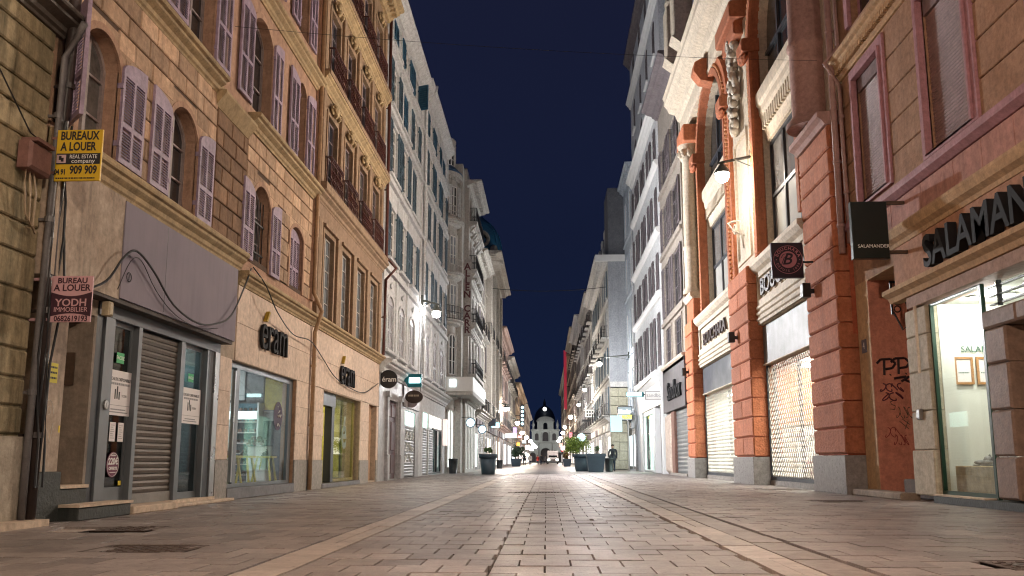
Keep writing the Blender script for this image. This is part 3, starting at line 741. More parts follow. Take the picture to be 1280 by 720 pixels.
sf.build('shopfront_frame', ALU_D, b1)
MB(L).box(10.662, 10.90, 0.1, 2.5, -0.2, 0.01).build('frame_post', ALU, b1)
for a, c in ((11.56, 11.66), (12.97, 13.12), (14.0, 14.06)): MB(L).box(a, c, 0.1, 2.498, -0.2, 0.012).build('frame_post', ALU, b1)
MB(L).box(14.1, 14.3, 0.05, 2.498, -0.2, 0.0).build('frame_post', ALU_D, b1)
MB(L).box(14.302, 14.50, 0.05, 2.498, -0.2, 0.03).build('frame_post', STEEL, b1)
dr = MB(L).poly([(10.902, .14), (11.558, .14), (11.558, 2.498), (10.902, 2.498)], -0.12, -0.07, [[(10.96, .34), (11.5, .34), (11.5, 2.44), (10.96, 2.44)]]).build('glass_door', ALU, b1)
MB(L).box(10.962, 11.498, .342, 2.438, -0.1, -0.09).build('pane', DULLGLASS, dr)
MB(L).lathe(10.8, 0.01, [(0.0, 1.34), (0.0, 1.34)], 6) if False else None
lk = MB(L).ring(10.78, 1.38, 0.02, 0.05, 0.014, 12, 5)
lk.poly([(10.78 + .05 * math.cos(a * PI / 6), 1.38 + .05 * math.sin(a * PI / 6)) for a in range(12)], 0.005, 0.03).box(10.77, 10.79, 1.35, 1.4, .03, .034)
lk.build('key_switch', STEEL, b1)
wd = MB(L).poly([(13.122, .1), (13.998, .1), (13.998, 2.498), (13.122, 2.498)], -0.12, -0.07, [[(13.16, .2), (13.95, .2), (13.95, 2.44), (13.16, 2.44)]]).build('shop_window', ALU, b1)
MB(L).box(13.162, 13.948, .202, 2.438, -0.1, -0.09).build('pane', DULLGLASS, wd)
roller(L, b1, 11.662, 12.968, 0.24, 2.49, -0.05, ROLL, 0.085)
MB(L).box(11.662, 12.968, 0.1, 0.238, -0.09, -0.03).build('shutter_bottom_bar', M('steel_bar', (0.25, 0.23, 0.21), rough=0.5, metal=0.4), b1)
MB(L).box(10.46, 14.5, 0.03, 0.098, -0.3, 0.06).build('threshold', CREAM, b1)
MB(L).bbox(11.14, 12.5, 0.0, 0.10, 0.062, 0.30).build('step', CREAM, b1)
MB(L).bbox(12.502, 15.05, 0.0, 0.05, 0.062, 0.20).build('step', CREAM, b1)
DARKROOM = M('unlit_interior', (0.10, 0.10, 0.10), (0.06, 0.06, 0.06), rough=0.9)
room(L, b1, 10.7, 12.96, 0.1, 2.5, -0.2, -2.2, DARKROOM)
BLUEROOM = M('pale_grey_interior', (0.34, 0.38, 0.38), (0.24, 0.28, 0.29), rough=0.7, scale=1)
room(L, b1, 13.0, 14.5, 0.1, 2.5, -0.21, -1.6, BLUEROOM)
MB(L).box(13.2, 14.3, 2.42, 2.46, -0.9, -0.5).build('ceiling_light_panel', E('cool_panel_light', (0.75, 1, 1), 3.0), b1)

def dashes(fr, u0, u1, z, d, mat, parent, h):
    mb = MB(fr); u = u0
    while u < u1:
        w = R.uniform(.012, .05) * h / .03; mb.box(u, min(u + w, u1), z - h / 2, z + h / 2, d, d + .0015); u += w + h * .35
    return mb.build('small_print', mat, parent)
def poster(label, u0, u1, z0, z1, d, small=False):
    t = thing('poster', label, 'poster', L.p(u0, z0, d))
    MB(L).box(u0, u1, z0, z1, d, d + 0.004).build('sheet', WHITEPAPER, t)
    c = (u0 + u1) / 2; h = z1 - z0
    text(L, 'LOCAUX DISPONIBLES', c, z1 - h * .2, d + .006, 0.062, INK, t, 0.001)
    dashes(L, c - .27, c + .27, z1 - h * .3, d + .004, GREYINK, t, .03)
    mb = MB(L)
    for k, (dz, hh) in enumerate(((0, .13), (.03, .17), (-.01, .10))): mb.box(c - .12 + k * .055, c - .09 + k * .055, z0 + h * .36 + dz * .2, z0 + h * .36 + hh, d + .004, d + .006)
    mb.box(u0 + .03, u1 - .03, z0 + h * .22, z0 + h * .226, d + .004, d + .006)
    mb.build('logo_bars', INK, t)
    text(L, 'YODH', c + .14, z0 + h * .44, d + .006, 0.05, GREYINK, t, 0.001)
    dashes(L, c - .2, c + .2, z0 + h * .13, d + .004, GREYINK, t, .016); dashes(L, c - .26, c + .26, z0 + h * .07, d + .004, GREYINK, t, .014)
poster('white letting poster on the glass door left of the brown roller shutter', 10.9, 11.6, 1.27, 1.86, -0.06)
poster('white letting poster on the narrow window right of the brown roller shutter', 13.2, 13.97, 1.26, 1.82, -0.06)
GREENST = M('green_sticker', (0.05, 0.45, 0.16), rough=0.5, bump=0)
def sticker(label, u0, u1, z0, z1, mat=GREENST, txt=None, d=-0.064, tm=None):
    t = thing('sticker', label, 'sticker', L.p(u0, z0, d))
    MB(L).box(u0, u1, z0, z1, d, d + .003).build('film', mat, t)
    if txt: text(L, txt, (u0 + u1) / 2, (z0 + z1) / 2, d + .004, (z1 - z0) * .5, tm or WHITEP, t, .001)
sticker('small green lettered sticker high on the glass door', 11.13, 11.33, 1.96, 2.1, GREENST, 'FACILE')
sticker('small green lettered sticker high on the right narrow window', 13.45, 13.65, 1.92, 2.05, GREENST, 'FACILE')
YEL = M('yellow_plastic', (0.75, 0.55, 0.03), rough=0.5, bump=0)
sticker('tiny yellow square sticker at the foot of the glass door', 11.4, 11.48, .36, .42, YEL)
for nm, a, lb in (('notice', 11.08, 'plain white slip of paper taped under the letting poster'), ('notice', 11.30, 'taped notice with red lower edge under the letting poster')):
    t = thing(nm, lb, 'notice', L.p(a, .9, -.06))
    MB(L).box(a, a + .15, .93, 1.18, -.064, -.060).build('sheet', WHITEPAPER, t)
    mb = MB(L)
    for k in range(7): mb.box(a + .02, a + .12 - .02 * (k % 3), .97 + k * .028, .976 + k * .028, -.060, -.058)
    mb.build('print_lines', GREYINK, t)
rs = thing('round_sticker', 'plum coloured oval sticker reading 220 euros offerts on the glass door', 'sticker', L.p(11.2, .6, -.06))
circ = lambda u, z, r, n=28, k=1.0: [(u + r * math.cos(2 * PI * i / n), z + r * k * math.sin(2 * PI * i / n)) for i in range(n)]
PLUM = M('plum_film', (0.16, 0.03, 0.075), rough=0.5, bump=0)
MB(L).poly(circ(11.23, .63, .165), -.064, -.060).build('film', PLUM, rs)
MB(L).ring(11.23, .63, -.059, .15, .004, 28, 3).build('white_ring', WHITEP, rs)
text(L, '220\u20ac', 11.23, .67, -.058, .12, WHITEP, rs, .001, bold=.003); text(L, 'OFFERTS', 11.23, .58, -.058, .055, WHITEP, rs, .001, bold=.002)
dashes(L, 11.17, 11.29, .75, -.0595, WHITEP, rs, .018); dashes(L, 11.15, 11.31, .53, -.0595, WHITEP, rs, .012)
# standing banner and red figure seen in the narrow window
bn = thing('shop_poster', 'red and white promotional poster standing inside the narrow window', 'poster', L.p(13.4, .3, -.5))
MB(L).box(13.25, 13.75, .3, 1.2, -.5, -.48).build('panel', WHITEPAPER, bn)
MB(L).poly([(13.32, .4), (13.5, .4), (13.55, .8), (13.45, .95), (13.36, .8)], -.478, -.47).build('red_shape', M('poster_red', (.6, .05, .04), rough=.5, bump=0), bn)
MB(L).box(13.4, 13.48, .8, 1.12, -.478, -.472).build('dark_shape', INK, bn)

# ---- first eram shop: cream stone cladding with a wide window
blk = lambda u0, u1, z0, z1, holes, h=.62, w=1.25, r=b1: blocks(L, r, u0, u1, z0, z1, h, w, holes, CREAM_ST, 0.0, 0.02, 0.006, 'cladding_slab', 0.003, jit=0)
EW = (15.1, 19.15, 0.0, 2.46, 0)
wallp(L, b1, 14.53, 20.22, 0.0, 3.87, [arch(15.1, 19.15, 0.2, 2.46, 0)], M('cladding_joint', (.42, .33, .25), rough=.8), depth=.3)
blk(15.24, 20.2, 2.47, 3.85, [])
blk(14.54, 15.098, .7, 2.47, []); blk(19.152, 20.2, .7, 2.47, [])
MB(L).box(14.53, 15.098, 0.0, .695, 0.0, .035).build('base_slab', GREYST, b1)
MB(L).box(19.152, 20.2, 0.0, .695, 0.0, .035).build('base_slab', GREYST, b1)
MB(L).bbox(15.1, 19.15, 0.0, .2, -.3, .05).build('window_sill', M('blue_grey_stone', (.17, .165, .175), (.12, .118, .125), rough=.6), b1)
MB(L).box(19.148, 19.155, .2, 2.46, -.3, .0).build('jamb', M('orange_reveal', (.5, .3, .18), rough=.8), b1)
ef = MB(L).poly([(15.1, .2), (19.148, .2), (19.148, 2.46), (15.1, 2.46)], -.13, -.07, [[(15.16, .27), (15.62, .27), (15.62, 2.36), (15.16, 2.36)], [(15.78, .27), (18.9, .27), (18.9, 2.36), (15.78, 2.36)]])
ef = ef.build('shop_window', ALU, b1)
MB(L).box(15.162, 15.618, .272, 2.358, -.11, -.10).build('pane', SHOPGLASS, ef)
MB(L).box(15.782, 18.898, .272, 2.358, -.11, -.10).build('pane', SHOPGLASS, ef)
MB(L).box(15.44, 15.5, .3, 2.3, -.09, -.03).build('handle_bar', STEEL, ef)
SHOPBLUE = M('teal_grey_shop_wall', (0.12, 0.15, 0.17), (0.07, 0.09, 0.11), rough=0.5, scale=1.2)
room(L, b1, 15.0, 20.1, 0.22, 3.0, -.14, -3.4, SHOPBLUE, 'shop_interior')
def shoe(fr, u, z, d, s, mat, ang=0):
    mb = MB(fr); c = s
    mb.blob(u, z + .04 * c, d, .07 * c, .04 * c, .045 * c, 8); mb.blob(u + .12 * c, z + .05 * c, d, .07 * c, .055 * c, .04 * c, 8)
    mb.box(u - .07 * c, u + .19 * c, z, z + .02 * c, d - .04 * c, d + .04 * c)
    mb.ring(u + .13 * c, z + .1 * c, d, .035 * c, .01 * c, 8, 4)
    return mb
YWOOD = M('yellow_stool_paint', (0.62, 0.50, 0.06), rough=0.5, bump=.02)
for k, (u, dd0, lb) in enumerate(((17.4, -.5, 'yellow trestle stool on the left inside the wide shoe shop window'), (18.75, -.5, 'yellow trestle stool on the right inside the wide shoe shop window'), (16.35, -.42, 'yellow stool cropped behind the narrow pane of the shoe shop'))):
    t = thing('stool', lb, 'stool', L.p(u, .22, dd0), 'yellow stools in the shoe shop window')
    MB(L).box(u - .2, u + .2, .74, .78, dd0 - .2, dd0 + .2).build('seat', YWOOD, t)
    for s_ in (-1, 1):
        for q_ in (-1, 1): MB(L).tube([(u + s_ * .14, .75, dd0 + q_ * .12), (u + s_ * .2, .23, dd0 + q_ * .2)], .024, 6).build('leg', YWOOD, t)
    sh = shoe(L, u - .05, .782, dd0, 1.1, INK).build('shoe', M('dark_leather', (.05, .04, .04), rough=.4), None, smooth=True)
    tag(sh, ('dark shoe on top of the left yellow stool', 'dark shoe on top of the right yellow stool', 'dark shoe on the cropped yellow stool')[k], 'shoe', 'shoes shown on yellow stools')
SB = CF(20.0)
sw = thing('shop_shelving', 'blue lit shelves full of shoes at the back of the wide shoe shop window', 'shelving', (-7, 20, .3))
for k in range(7): SBm = MB(SB).box(-7.9, -6.6, .35 + k * .24, .37 + k * .24, 0, .35).build('shelf', WHITEP, sw)
for x in (-7.9, -7.25, -6.6): MB(SB).box(x - .02, x + .02, .25, 2.0, 0, .36).build('upright', WHITEP, sw)
MB(SB).box(-7.9, -6.6, .25, 2.0, .0, .02).build('back_panel', M('teal_shelf_back', (.06, .2, .26), rough=.5, bump=0), sw)
mb = MB(SB)
for k in range(7):
    for j in range(10): mb.blob(-7.84 + j * .13 + R.uniform(-.02, .02), .41 + k * .24, .22, .05, .045, .1, 6)
mb.build('shoes_on_shelves', M('mixed_leather', (.25, .14, .09), (.03, .03, .04), rough=.4, scale=5, var=.7, bump=0), sw, kind='stuff')
MB(SB).box(-6.56, -6.04, 1.85, 2.75, .0, .04).build('yellow_wall_panel', M('mustard_panel', (.5, .38, .05), (.42, .32, .05), rough=.6), b1)
MB(SB).box(-6.58, -6.0, 1.6, 1.83, .0, .06).build('grey_wall_band', M('grey_wall_band', (.45, .46, .46), rough=.5), b1)
for k in range(3): MB(SB).box(-7.9 + k * .45, -7.5 + k * .45, 2.08, 2.8, .0, .03).build('picture_panel', (M('dark_photo_panel', (.05, .06, .07), (.2, .2, .2), rough=.4, scale=6, bump=0), WHITEP, MATS['dark_photo_panel'])[k], b1)
cs = thing('counter', 'white lit counter with piled shoes inside the wide shoe shop window', 'counter', (-6.6, 19, .3))
MB(SB).box(-7.35, -6.62, 1.62, 1.8, .36, .42).build('sign_reflection_strip', E('sign_reflection_glow', (.85, 1, 1), 1.6), sw)  # reflection of the sign across the street, imitated by a glowing strip
MB(CF(19.3)).bbox(-6.55, -6.12, .23, 1.0, 0, .4, .02).build('body', WHITEP, cs)
mb = MB(CF(18.9))
for j in range(8): mb.blob(-6.52 + j * .05, 1.05 + (j % 3) * .06, .05 * (j % 2), .07, .05, .1, 6)
mb.build('shoes', MATS['mixed_leather'], cs, kind='stuff')
mn = thing('mirror', 'tall pale mirror panel standing inside the wide shoe shop window', 'mirror', (-7.2, 18.4, .25))
MB(CF(18.4)).box(-7.45, -7.05, .25, 1.7, 0, .02).build('glass', M('mirror_glass', (.7, .75, .75), rough=.08, metal=1, bump=0), mn)
MB(CF(18.4)).poly([(-7.5, .22), (-7.0, .22), (-7.0, 1.75), (-7.5, 1.75)], 0, .04, [[(-7.45, .25), (-7.05, .25), (-7.05, 1.7), (-7.45, 1.7)]]).build('frame', WHITEP, mn)
for u in (16.3, 18.2): MB(L).box(u - .5, u + .5, 2.94, 2.98, -2.2, -1.6).build('ceiling_light_panel', E('cool_shop_light', (.85, .95, 1), 6.5), b1)
ov = thing('oval_sticker', 'dark oval sticker with white handwriting on the wide shoe shop window', 'sticker', L.p(18.1, 1.4, -.2))
MB(L).poly(circ(18.25, 1.62, .3), -.099, -.095).build('film', M('dark_navy_film', (.04, .02, .05), rough=.6, bump=0), ov)
mb = MB(L)
for k in range(5): mb.tube([(18.07 + .045 * i, 1.8 - k * .09 + .035 * math.sin(i * 2.3 + k), -.09) for i in range(3 + k % 2, 6 + (k % 3) * 2 - 3 + 2)], .011, 4)
mb.build('handwriting', WHITEP, ov)

def wallletters(label, fr, s, u, z, d, size, mat, accent=None, mirror=False, ext=.05, bold=.012, cat='sign', name='sign_letters', sx=1.0, sp=1.0):
    t = thing(name, label, cat, fr.p(u, z, d))
    x = -1 if mirror else 1
    text(fr, s, u, z, d + ext + .01, size, mat, t, ext, bold=bold, mirror=mirror, sx=sx, name='letters', spacing=sp)
    return t
BLKMET = M('black_letter_metal', (.018, .018, .02), rough=.7, bump=0, spec=.15)
def eram(label, u, z):
    t = thing('sign_letters', label, 'sign', L.p(u, z, .02))
    fit(text(L, 'eram', u, z, .07, .62, BLKMET, t, .03, bold=.0, name='letters'), t, u - .82, u + .86, z - .26, z + .24)
    MB(L).poly([(u - .62, z + .30), (u - .55, z + .29), (u - .40, z + .50), (u - .46, z + .52)], .03, .11).build('accent', M('gold_accent', (.45, .3, .03), rough=.5, metal=.3), t)
eram('black raised letters with gold accent on the cream wall beside the mauve panel', 17.25, 3.1)
eram('black raised letters with gold accent above the narrower yellow shop window', 23.85, 3.0)

# ---- L2: tan stone house with ornate red iron balconies
L2M = M('tan_stone', (0.33, 0.225, 0.145), (0.25, 0.165, 0.105), rough=.9, streak=.4, bump=.3, bscale=18)
L2D = M('brown_render', (0.30, 0.20, 0.135), (0.23, 0.15, 0.10), rough=.95, bump=.3, streak=.25)
b2 = building('tan_stone_house', 'tan stone house with shell heads and red iron balconies', L, 20.3)
C2 = [(20.95, 21.95), (22.85, 23.8), (24.75, 25.8), (26.7, 27.75)]
rows2 = [(7.55, 9.5), (10.5, 12.4), (13.45, 15.3)]
hl = [arch(a, c, 4.24, 6.36, 0) for a, c in C2]
for z0, z1 in rows2: hl += [arch(a, c, z0, z1, 0) for a, c in C2]
wallp(L, b2, 20.24, 28.7, 3.9, 16.5, hl, L2M, depth=.36)
for a, c in C2:
    window(L, b2, a, c, 4.241, 6.359, 0, d=-.11, nx=2, nz=5, fmat=M('pale_frame', (.42, .4, .38), rough=.6), gmat=M('grey_sheen_glass', (.10, .12, .14), (.2, .22, .24), rough=.15, bump=0), t=.05)
    archtrim(L, b2, a, c, 4.24, 6.36, 0, .12, .06, L2M)
    boxpart(L, b2, 'window_lintel', L2M, a - .2, c + .2, 6.482, 6.56, -.02, .14)
for u in (20.45, 22.4, 24.3, 26.25, 28.2): MB(L).bbox(u - .17, u + .17, 4.13, 6.6, -.02, .10).build('pilaster', L2M, b2)
boxpart(L, b2, 'frieze_board', L2D, 20.26, 28.68, 6.62, 7.02, 0.0, .03)
cornice(L, b2, 20.22, 28.74, 7.02, 7.36, .26, L2M)
cornice(L, b2, 20.22, 28.74, 3.88, 4.14, .22, SANDST, name='string_course')
for z in (10.02, 12.98): cornice(L, b2, 20.22, 28.74, z, z + .34, .22, SANDST)
cornice(L, b2, 20.22, 28.74, 16.2, 16.7, .6, SANDST, dent=.3)
for ri, (z0, z1) in enumerate(rows2):
    for a, c in C2:
        window(L, b2, a, c, z0, z1, 0, d=-.12, nx=2, nz=4, fmat=M('mauve_frame', (.20, .15, .16), rough=.6), t=.05)
        archtrim(L, b2, a, c, z0, z1, 0, .1, .05, L2M)
        m = (a + c) / 2
        mb = MB(L).blob(m, z1 + .28, .1, .24, .2, .1, 10)
        for k in range(-3, 4): mb.tube([(m, z1 + .14, .14), (m + .1 * k, z1 + .42 - .02 * k * k, .15)], [.02, .035], 5)
        for s in (-1, 1): mb.ring(m + s * .3, z1 + .2, .1, .09, .03, 10, 5); mb.blob(m + s * .16, z1 + .12, .16, .07, .07, .07, 6)
        mb.build('shell_ornament', SANDST, b2, smooth=True)
    for u in (20.5, 22.4, 24.3, 26.25, 28.3): MB(L).bbox(u - .13, u + .13, z0 - .1, z1 + .5, -.02, .08).build('pilaster', L2M, b2)
    boxpart(L, b2, 'balcony_floor', L2M, 20.3, 28.66, z0 - .18, z0 - .05, -.02, .24)
    for a, c in C2: rail(L, b2, a - .16, c + .16, z0 - .04, z0 + .76, .2, IRONRED, .15, r=.013, ends=1)
shell(L, b2, 20.24, 28.7, 16.6, L2M, zlow=2.8, roofmat=TILE)
wallp(L, b2, 20.24, 28.75, 0, 3.88, [arch(21.6, 25.9, 0.12, 2.44, 0), arch(27.2, 28.4, 0.05, 2.45, 0)], MATS['cladding_joint'], depth=.5)
b2k = lambda *a: blk(*a, r=b2)
b2k(20.26, 28.7, 2.47, 3.86, []); b2k(20.26, 21.59, .7, 2.46, []); b2k(25.91, 27.18, .7, 2.46, []); b2k(28.42, 28.72, .7, 2.46, [])
for a, c in ((20.26, 21.59), (25.91, 27.18), (28.42, 28.72)): MB(L).box(a, c, 0, .695, 0, .035).build('base_slab', GREYST, b2)
MB(L).bbox(21.55, 25.95, 0, .12, -.5, .06).build('window_sill', MATS['blue_grey_stone'], b2)
MB(L).box(27.2, 28.4, 0, 2.45, -.5, -.16).build('side_door', M('orange_tan_door', (.42, .25, .15), rough=.7), b2)
MB(L).box(21.6, 23.3, 2.1, 2.44, -.3, -.1).build('door_header', ALU_D, b2)
sd = MB(L).poly([(23.3, .12), (25.9, .12), (25.9, 2.44), (23.3, 2.44)], -.22, -.16, [[(23.36, .2), (25.75, .2), (25.75, 2.38), (23.36, 2.38)]]).build('shop_window', M('yellow_frame', (.22, .18, .06), rough=.5), b2)
MB(L).box(23.362, 25.748, .202, 2.378, -.2, -.19).build('pane', SHOPGLASS, sd)
MB(L).box(23.0, 23.28, .12, 2.44, -.32, -.12).build('door_post', ALU_D, b2)
room(L, b2, 21.3, 26.0, .13, 2.6, -.5, -3.2, M('warm_shop_wall', (.34, .33, .14), (.24, .25, .1), rough=.7, scale=1), 'shop_interior')
MB(L).box(21.8, 22.8, 2.5, 2.56, -2.4, -1.4).build('ceiling_light_panel', E('warm_shop_light', (1, .85, .5), 4.0), b2)
MB(L).box(24.0, 25.2, 2.5, 2.56, -1.6, -.9).build('ceiling_light_panel', E('warm_shop_light', (1, .9, .5), 4.0), b2)
text(L, '\u00e9', 24.7, 1.45, -.18, 1.3, M('grey_green_film', (.16, .2, .14), rough=.5, bump=0), b2, .002, bold=.03, name='window_lettering')
S2B = CF(25.95)
mb = MB(S2B)
for k in range(5): mb.box(-8.2, -7.2, .4 + k * .35, .43 + k * .35, 0, .3)
mb.build('wall_shelves', WHITEP, b2)
mb = MB(S2B)
for k in range(5):
    for j in range(6): mb.blob(-8.1 + j * .16, .49 + k * .35, .2, .06, .05, .1, 6)
mb.build('shelved_shoes', MATS['mixed_leather'], b2, kind='stuff')
MB(S2B).box(-7.1, -6.2, .2, 2.3, 0, .03).build('lime_curtain', M('lime_curtain', (.5, .46, .12), (.34, .34, .08), rough=.7, scale=6), b2)
ds = thing('display_stand', 'dark display stand with shoe boxes in the open doorway of the second shoe shop', 'display', L.p(22.2, .15, -1.2))
MB(L).box(21.9, 22.8, .14, .9, -1.5, -1.1).build('base', INK, ds)
for k in range(6): MB(L).box(21.95 + (k % 3) * .28, 22.18 + (k % 3) * .28, .9 + (k // 3) * .16, 1.05 + (k // 3) * .16, -1.45, -1.15).build('shoe_box', (M('box_red', (.35, .05, .03), rough=.6), M('box_tan', (.4, .25, .1), rough=.6), WHITEP)[k % 3], ds)

downpipe('tan drainpipe running down the cream wall between the two shoe shops', L, [(19.95, 13.2, .12), (19.95, 4.6, .12), (20.12, 4.2, .27), (20.2, 3.7, .1), (20.2, .02, .1)], .05, TANPIPE, [(20.2, 1.5, .1), (20.2, 2.9, .1), (19.95, 6, .12), (19.95, 9, .12)])
downpipe('dark red drainpipe at the edge between the tan and the white house', L, [(28.8, 16.5, .12), (28.8, 7.6, .14), (28.8, 7.2, .5), (28.8, 6.8, .14), (28.8, 4.2, .12)], .055, M('oxblood_pipe', (.12, .04, .03), rough=.5), [(28.8, 13, .12), (28.8, 10, .12), (28.8, 5.5, .12)])

# ---- L3: tall pale grey house with blue shutters (two bays of one terrace)
b3 = building('pale_grey_house', 'tall pale grey house with blue shutters and a dark carved door', L, 29)
b3b = building('white_house', 'white house with slate blue shutters beside the rounded corner building', L, 38)
C3 = [(29.85, 31.1), (32.3, 33.55), (34.85, 36.15)]
C3b = [(39.6, 41.0), (42.3, 43.7), (45.1, 46.6)]
LAVW = M('lavender_white_shutters', (.50, .49, .52), (.42, .41, .45), rough=.6, scale=4)
def blue_house(root, u0, u1, cols, top, m, seed):
    rows = [(4.55, 6.3, .22), (7.85, 9.8, 0), (10.95, 12.95, 0), (13.6, 15.25, 0), (16.0, 17.15, 0)]
    hl = [arch(a, c, z0, z1, r) for z0, z1, r in rows for a, c in cols]
    wallp(L, root, u0, u1, 3.6, top, hl, m, depth=.28)
    for ri, (z0, z1, r) in enumerate(rows):
        for ci, (a, c) in enumerate(cols):
            window(L, root, a, c, z0, z1, r, d=-.09, nx=2, nz=4, t=.06)
            MB(L).box(a - .35, c + .35, z0 - .12, z0 - .02, -.02, .16).build('window_sill', m, root)
            archtrim(L, root, a, c, z0, z1, r, .12, .045, m)
            if ri in (0,):
                mb = MB(L).blob((a + c) / 2, z1 + .62, .04, .16, .12, .05, 6); mb.tube([((a + c) / 2 - .2, z1 + .55, .04), ((a + c) / 2, z1 + .75, .07), ((a + c) / 2 + .25, z1 + .6, .04)], .02, 4)
                mb.build('plaster_ornament', m, root, smooth=True)
                leaf(L, root, a, (a + c) / 2 - .01, z0, z1 - .0, r, d=-.05, mat=LAVW, lmat=LAVW, pitch=.09, cols=1)
                leaf(L, root, c, (a + c) / 2 + .01, z0, z1 - .0, r, d=-.05, mat=LAVW, lmat=LAVW, pitch=.09, cols=1)
            else:
                w = (c - a) / 2; sm = BLUEBR if ri == 4 or (ri == 3 and ci == 1) else BLUESH
                st = (ri * 7 + ci * 3 + seed) % 4
                if st == 0:
                    leaf(L, root, a, (a + c) / 2, z0, z1, d=-.04, mat=sm, lmat=sm, pitch=.1, cols=1); leaf(L, root, c, (a + c) / 2, z0, z1, d=-.04, mat=sm, lmat=sm, pitch=.1, cols=1)
                elif ri == 4 and seed == 0 and ci != 1:
                    leaf(L, root, a - .02, a - .02 - w, z0, z1, d=.05, mat=sm, lmat=sm, pitch=.1, cols=1)
                    leaf(L.sub(c + .03, .03, PI * .62), root, 0, w * .75, z0, z1, d=0, mat=sm, lmat=sm, pitch=.1, cols=1)
                else:
                    leaf(L, root, a - .02, a - .02 - w, z0, z1, d=.05, mat=sm, lmat=sm, pitch=.1, cols=1)
                    if False: leaf(L.sub(c + .03, .03, PI * .5), root, 0, w, z0, z1, d=0, mat=sm, lmat=sm, pitch=.1, cols=1)
                    else: leaf(L, root, c + .02, c + .02 + w, z0, z1, d=.05, mat=sm, lmat=sm, pitch=.1, cols=1)
    for z in (7.3, 10.55, 13.15, 15.65): boxpart(L, root, 'string_course', m, u0 + .01, u1 - .01, z, z + .2, -.02, .13)
    us = [u0 + .3] + [(cols[i][1] + cols[i + 1][0]) / 2 for i in range(len(cols) - 1)] + [u1 - .3]
    for u in us: boxpart(L, root, 'pilaster_strip', m, u - .18, u + .18, 4.2, top - .5, -.02, .05)
    cornice(L, root, u0, u1, top - .4, top + .12, .42, m)
    cornice(L, root, u0, u1, 3.62, 4.12, .42, m)
    shell(L, root, u0, u1, top, m, zlow=2.5, roofmat=TILE)
blue_house(b3, 28.86, 38.0, C3, 18.0, LGREY, 0)
blue_house(b3b, 38.02, 47.9, C3b, 18.3, LWHITE, 2)
downpipe('white drainpipe with an offset bend between the two pale houses', L, [(38.05, 18.0, .6), (38.05, 17.7, .55), (38.05, 17.3, .14), (38.05, 4.3, .14)], .06, LGREY, [(38.05, 15, .14), (38.05, 12, .14), (38.05, 9, .14), (38.05, 6, .14)])
# ground floors
MARB = M('veined_grey_marble', (.36, .35, .36), (.22, .21, .22), rough=.35, scale=3)
wallp(L, b3, 28.86, 38.0, 0, 3.65, [arch(30.4, 32.7, 0.02, 2.85, 0), arch(34.3, 37.05, .02, 2.68, 0)], MARB, depth=.4)
DOORP = M('dark_purple_brown_door', (.10, .045, .04), (.05, .025, .035), rough=.5, streak=.2)
d_ = MB(L).box(30.42, 32.68, .03, 2.83, -.16, -.10).build('front_door', DOORP, b3)
mb = MB(L)
for i in range(2):
    for z0, z1 in ((.2, .9), (1.05, 2.1), (2.25, 2.7)): mb.bbox(30.55 + i * 1.1, 31.45 + i * 1.1, z0, z1, -.10, -.06, .03)
mb.build('door_panel', DOORP, d_)
for u in (30.2, 32.9): MB(L).bbox(u - .18, u + .18, 0, .9, 0, .14, .03).box(u - .13, u + .13, .9, 2.9, 0, .09).box(u - .2, u + .2, 2.9, 3.1, 0, .15).build('pilaster', MARB, b3)
roller(L, b3, 34.32, 37.03, .05, 2.1, -.04, ROLLG, .12)
MB(L).box(34.32, 37.03, 2.12, 2.66, -.3, -.05).build('transom_light', E('transom_glow', (.65, .95, .85), 1.5), b3)
boxpart(L, b3, 'fascia_board', MARB, 33.6, 37.8, 2.8, 3.6, 0, .06)
def scribble(name, label, fr, strokes, d, r, mat, cat='graffiti', parent=None):
    mb = MB(fr)
    for st in strokes:
        for a, b in zip(st, st[1:]):
            mb.tube([(a[0], a[1], d), (b[0], b[1], d)], r, 4)
    o = mb.build(name, mat, parent)
    return tag(o, label, cat)
def tagmark(fr, u0, z0, w, h, n, rnd):
    out = []
    for k in range(n):
        x = u0 + w * k / n; z = z0 + rnd.uniform(0, .1) * h
        out.append([(x + w / n * (.5 + .55 * math.sin(t * 1.7 + k)), z + h * (.5 + .5 * math.cos(t * 1.3 + k * 2))) for t in [i * .55 for i in range(rnd.randint(4, 9))]])
    return out
q = random.Random(3)
for k in range(3): scribble('graffiti_tag', ('pale grey scrawl along the top of the far grey shop shutter', 'pale grey scrawl across the middle of the far grey shop shutter', 'pale grey scrawl low on the far grey shop shutter')[k], L, tagmark(L, 34.5, 1.5 - k * .45, 2.2, .35, 5, q), -.02, .016, WHITEP)
wallp(L, b3b, 38.02, 47.9, 0, 3.65, [arch(39.3, 41.2, 0.02, 2.9, 0), arch(41.4, 46.6, .02, 2.9, 0)], LWHITE, depth=.4)
roller(L, b3b, 39.32, 41.18, .05, 2.2, -.05, ROLLG, .12); 
MB(L).box(39.32, 41.18, 2.22, 2.88, -.3, -.06).build('transom_light', MATS['transom_glow'], b3b)
roller(L, b3b, 41.42, 43.4, .05, 2.2, -.05, ROLLG, .12)
MB(L).box(41.42, 46.58, 2.3, 2.88, -.3, -.04).build('shop_sign_board', E('soft_white_sign', (1, .95, .85), 1.1), b3b)
room(L, b3b, 43.4, 46.6, .03, 2.3, -.3, -2.5, M('teal_interior', (.08, .3, .34), (.04, .18, .22), rough=.5, scale=1), 'shop_interior')
MB(L).box(44.2, 45.6, .5, 1.9, -1.4, -1.3).build('lit_display', E('teal_display', (.25, .85, 1), 2.0), b3b)
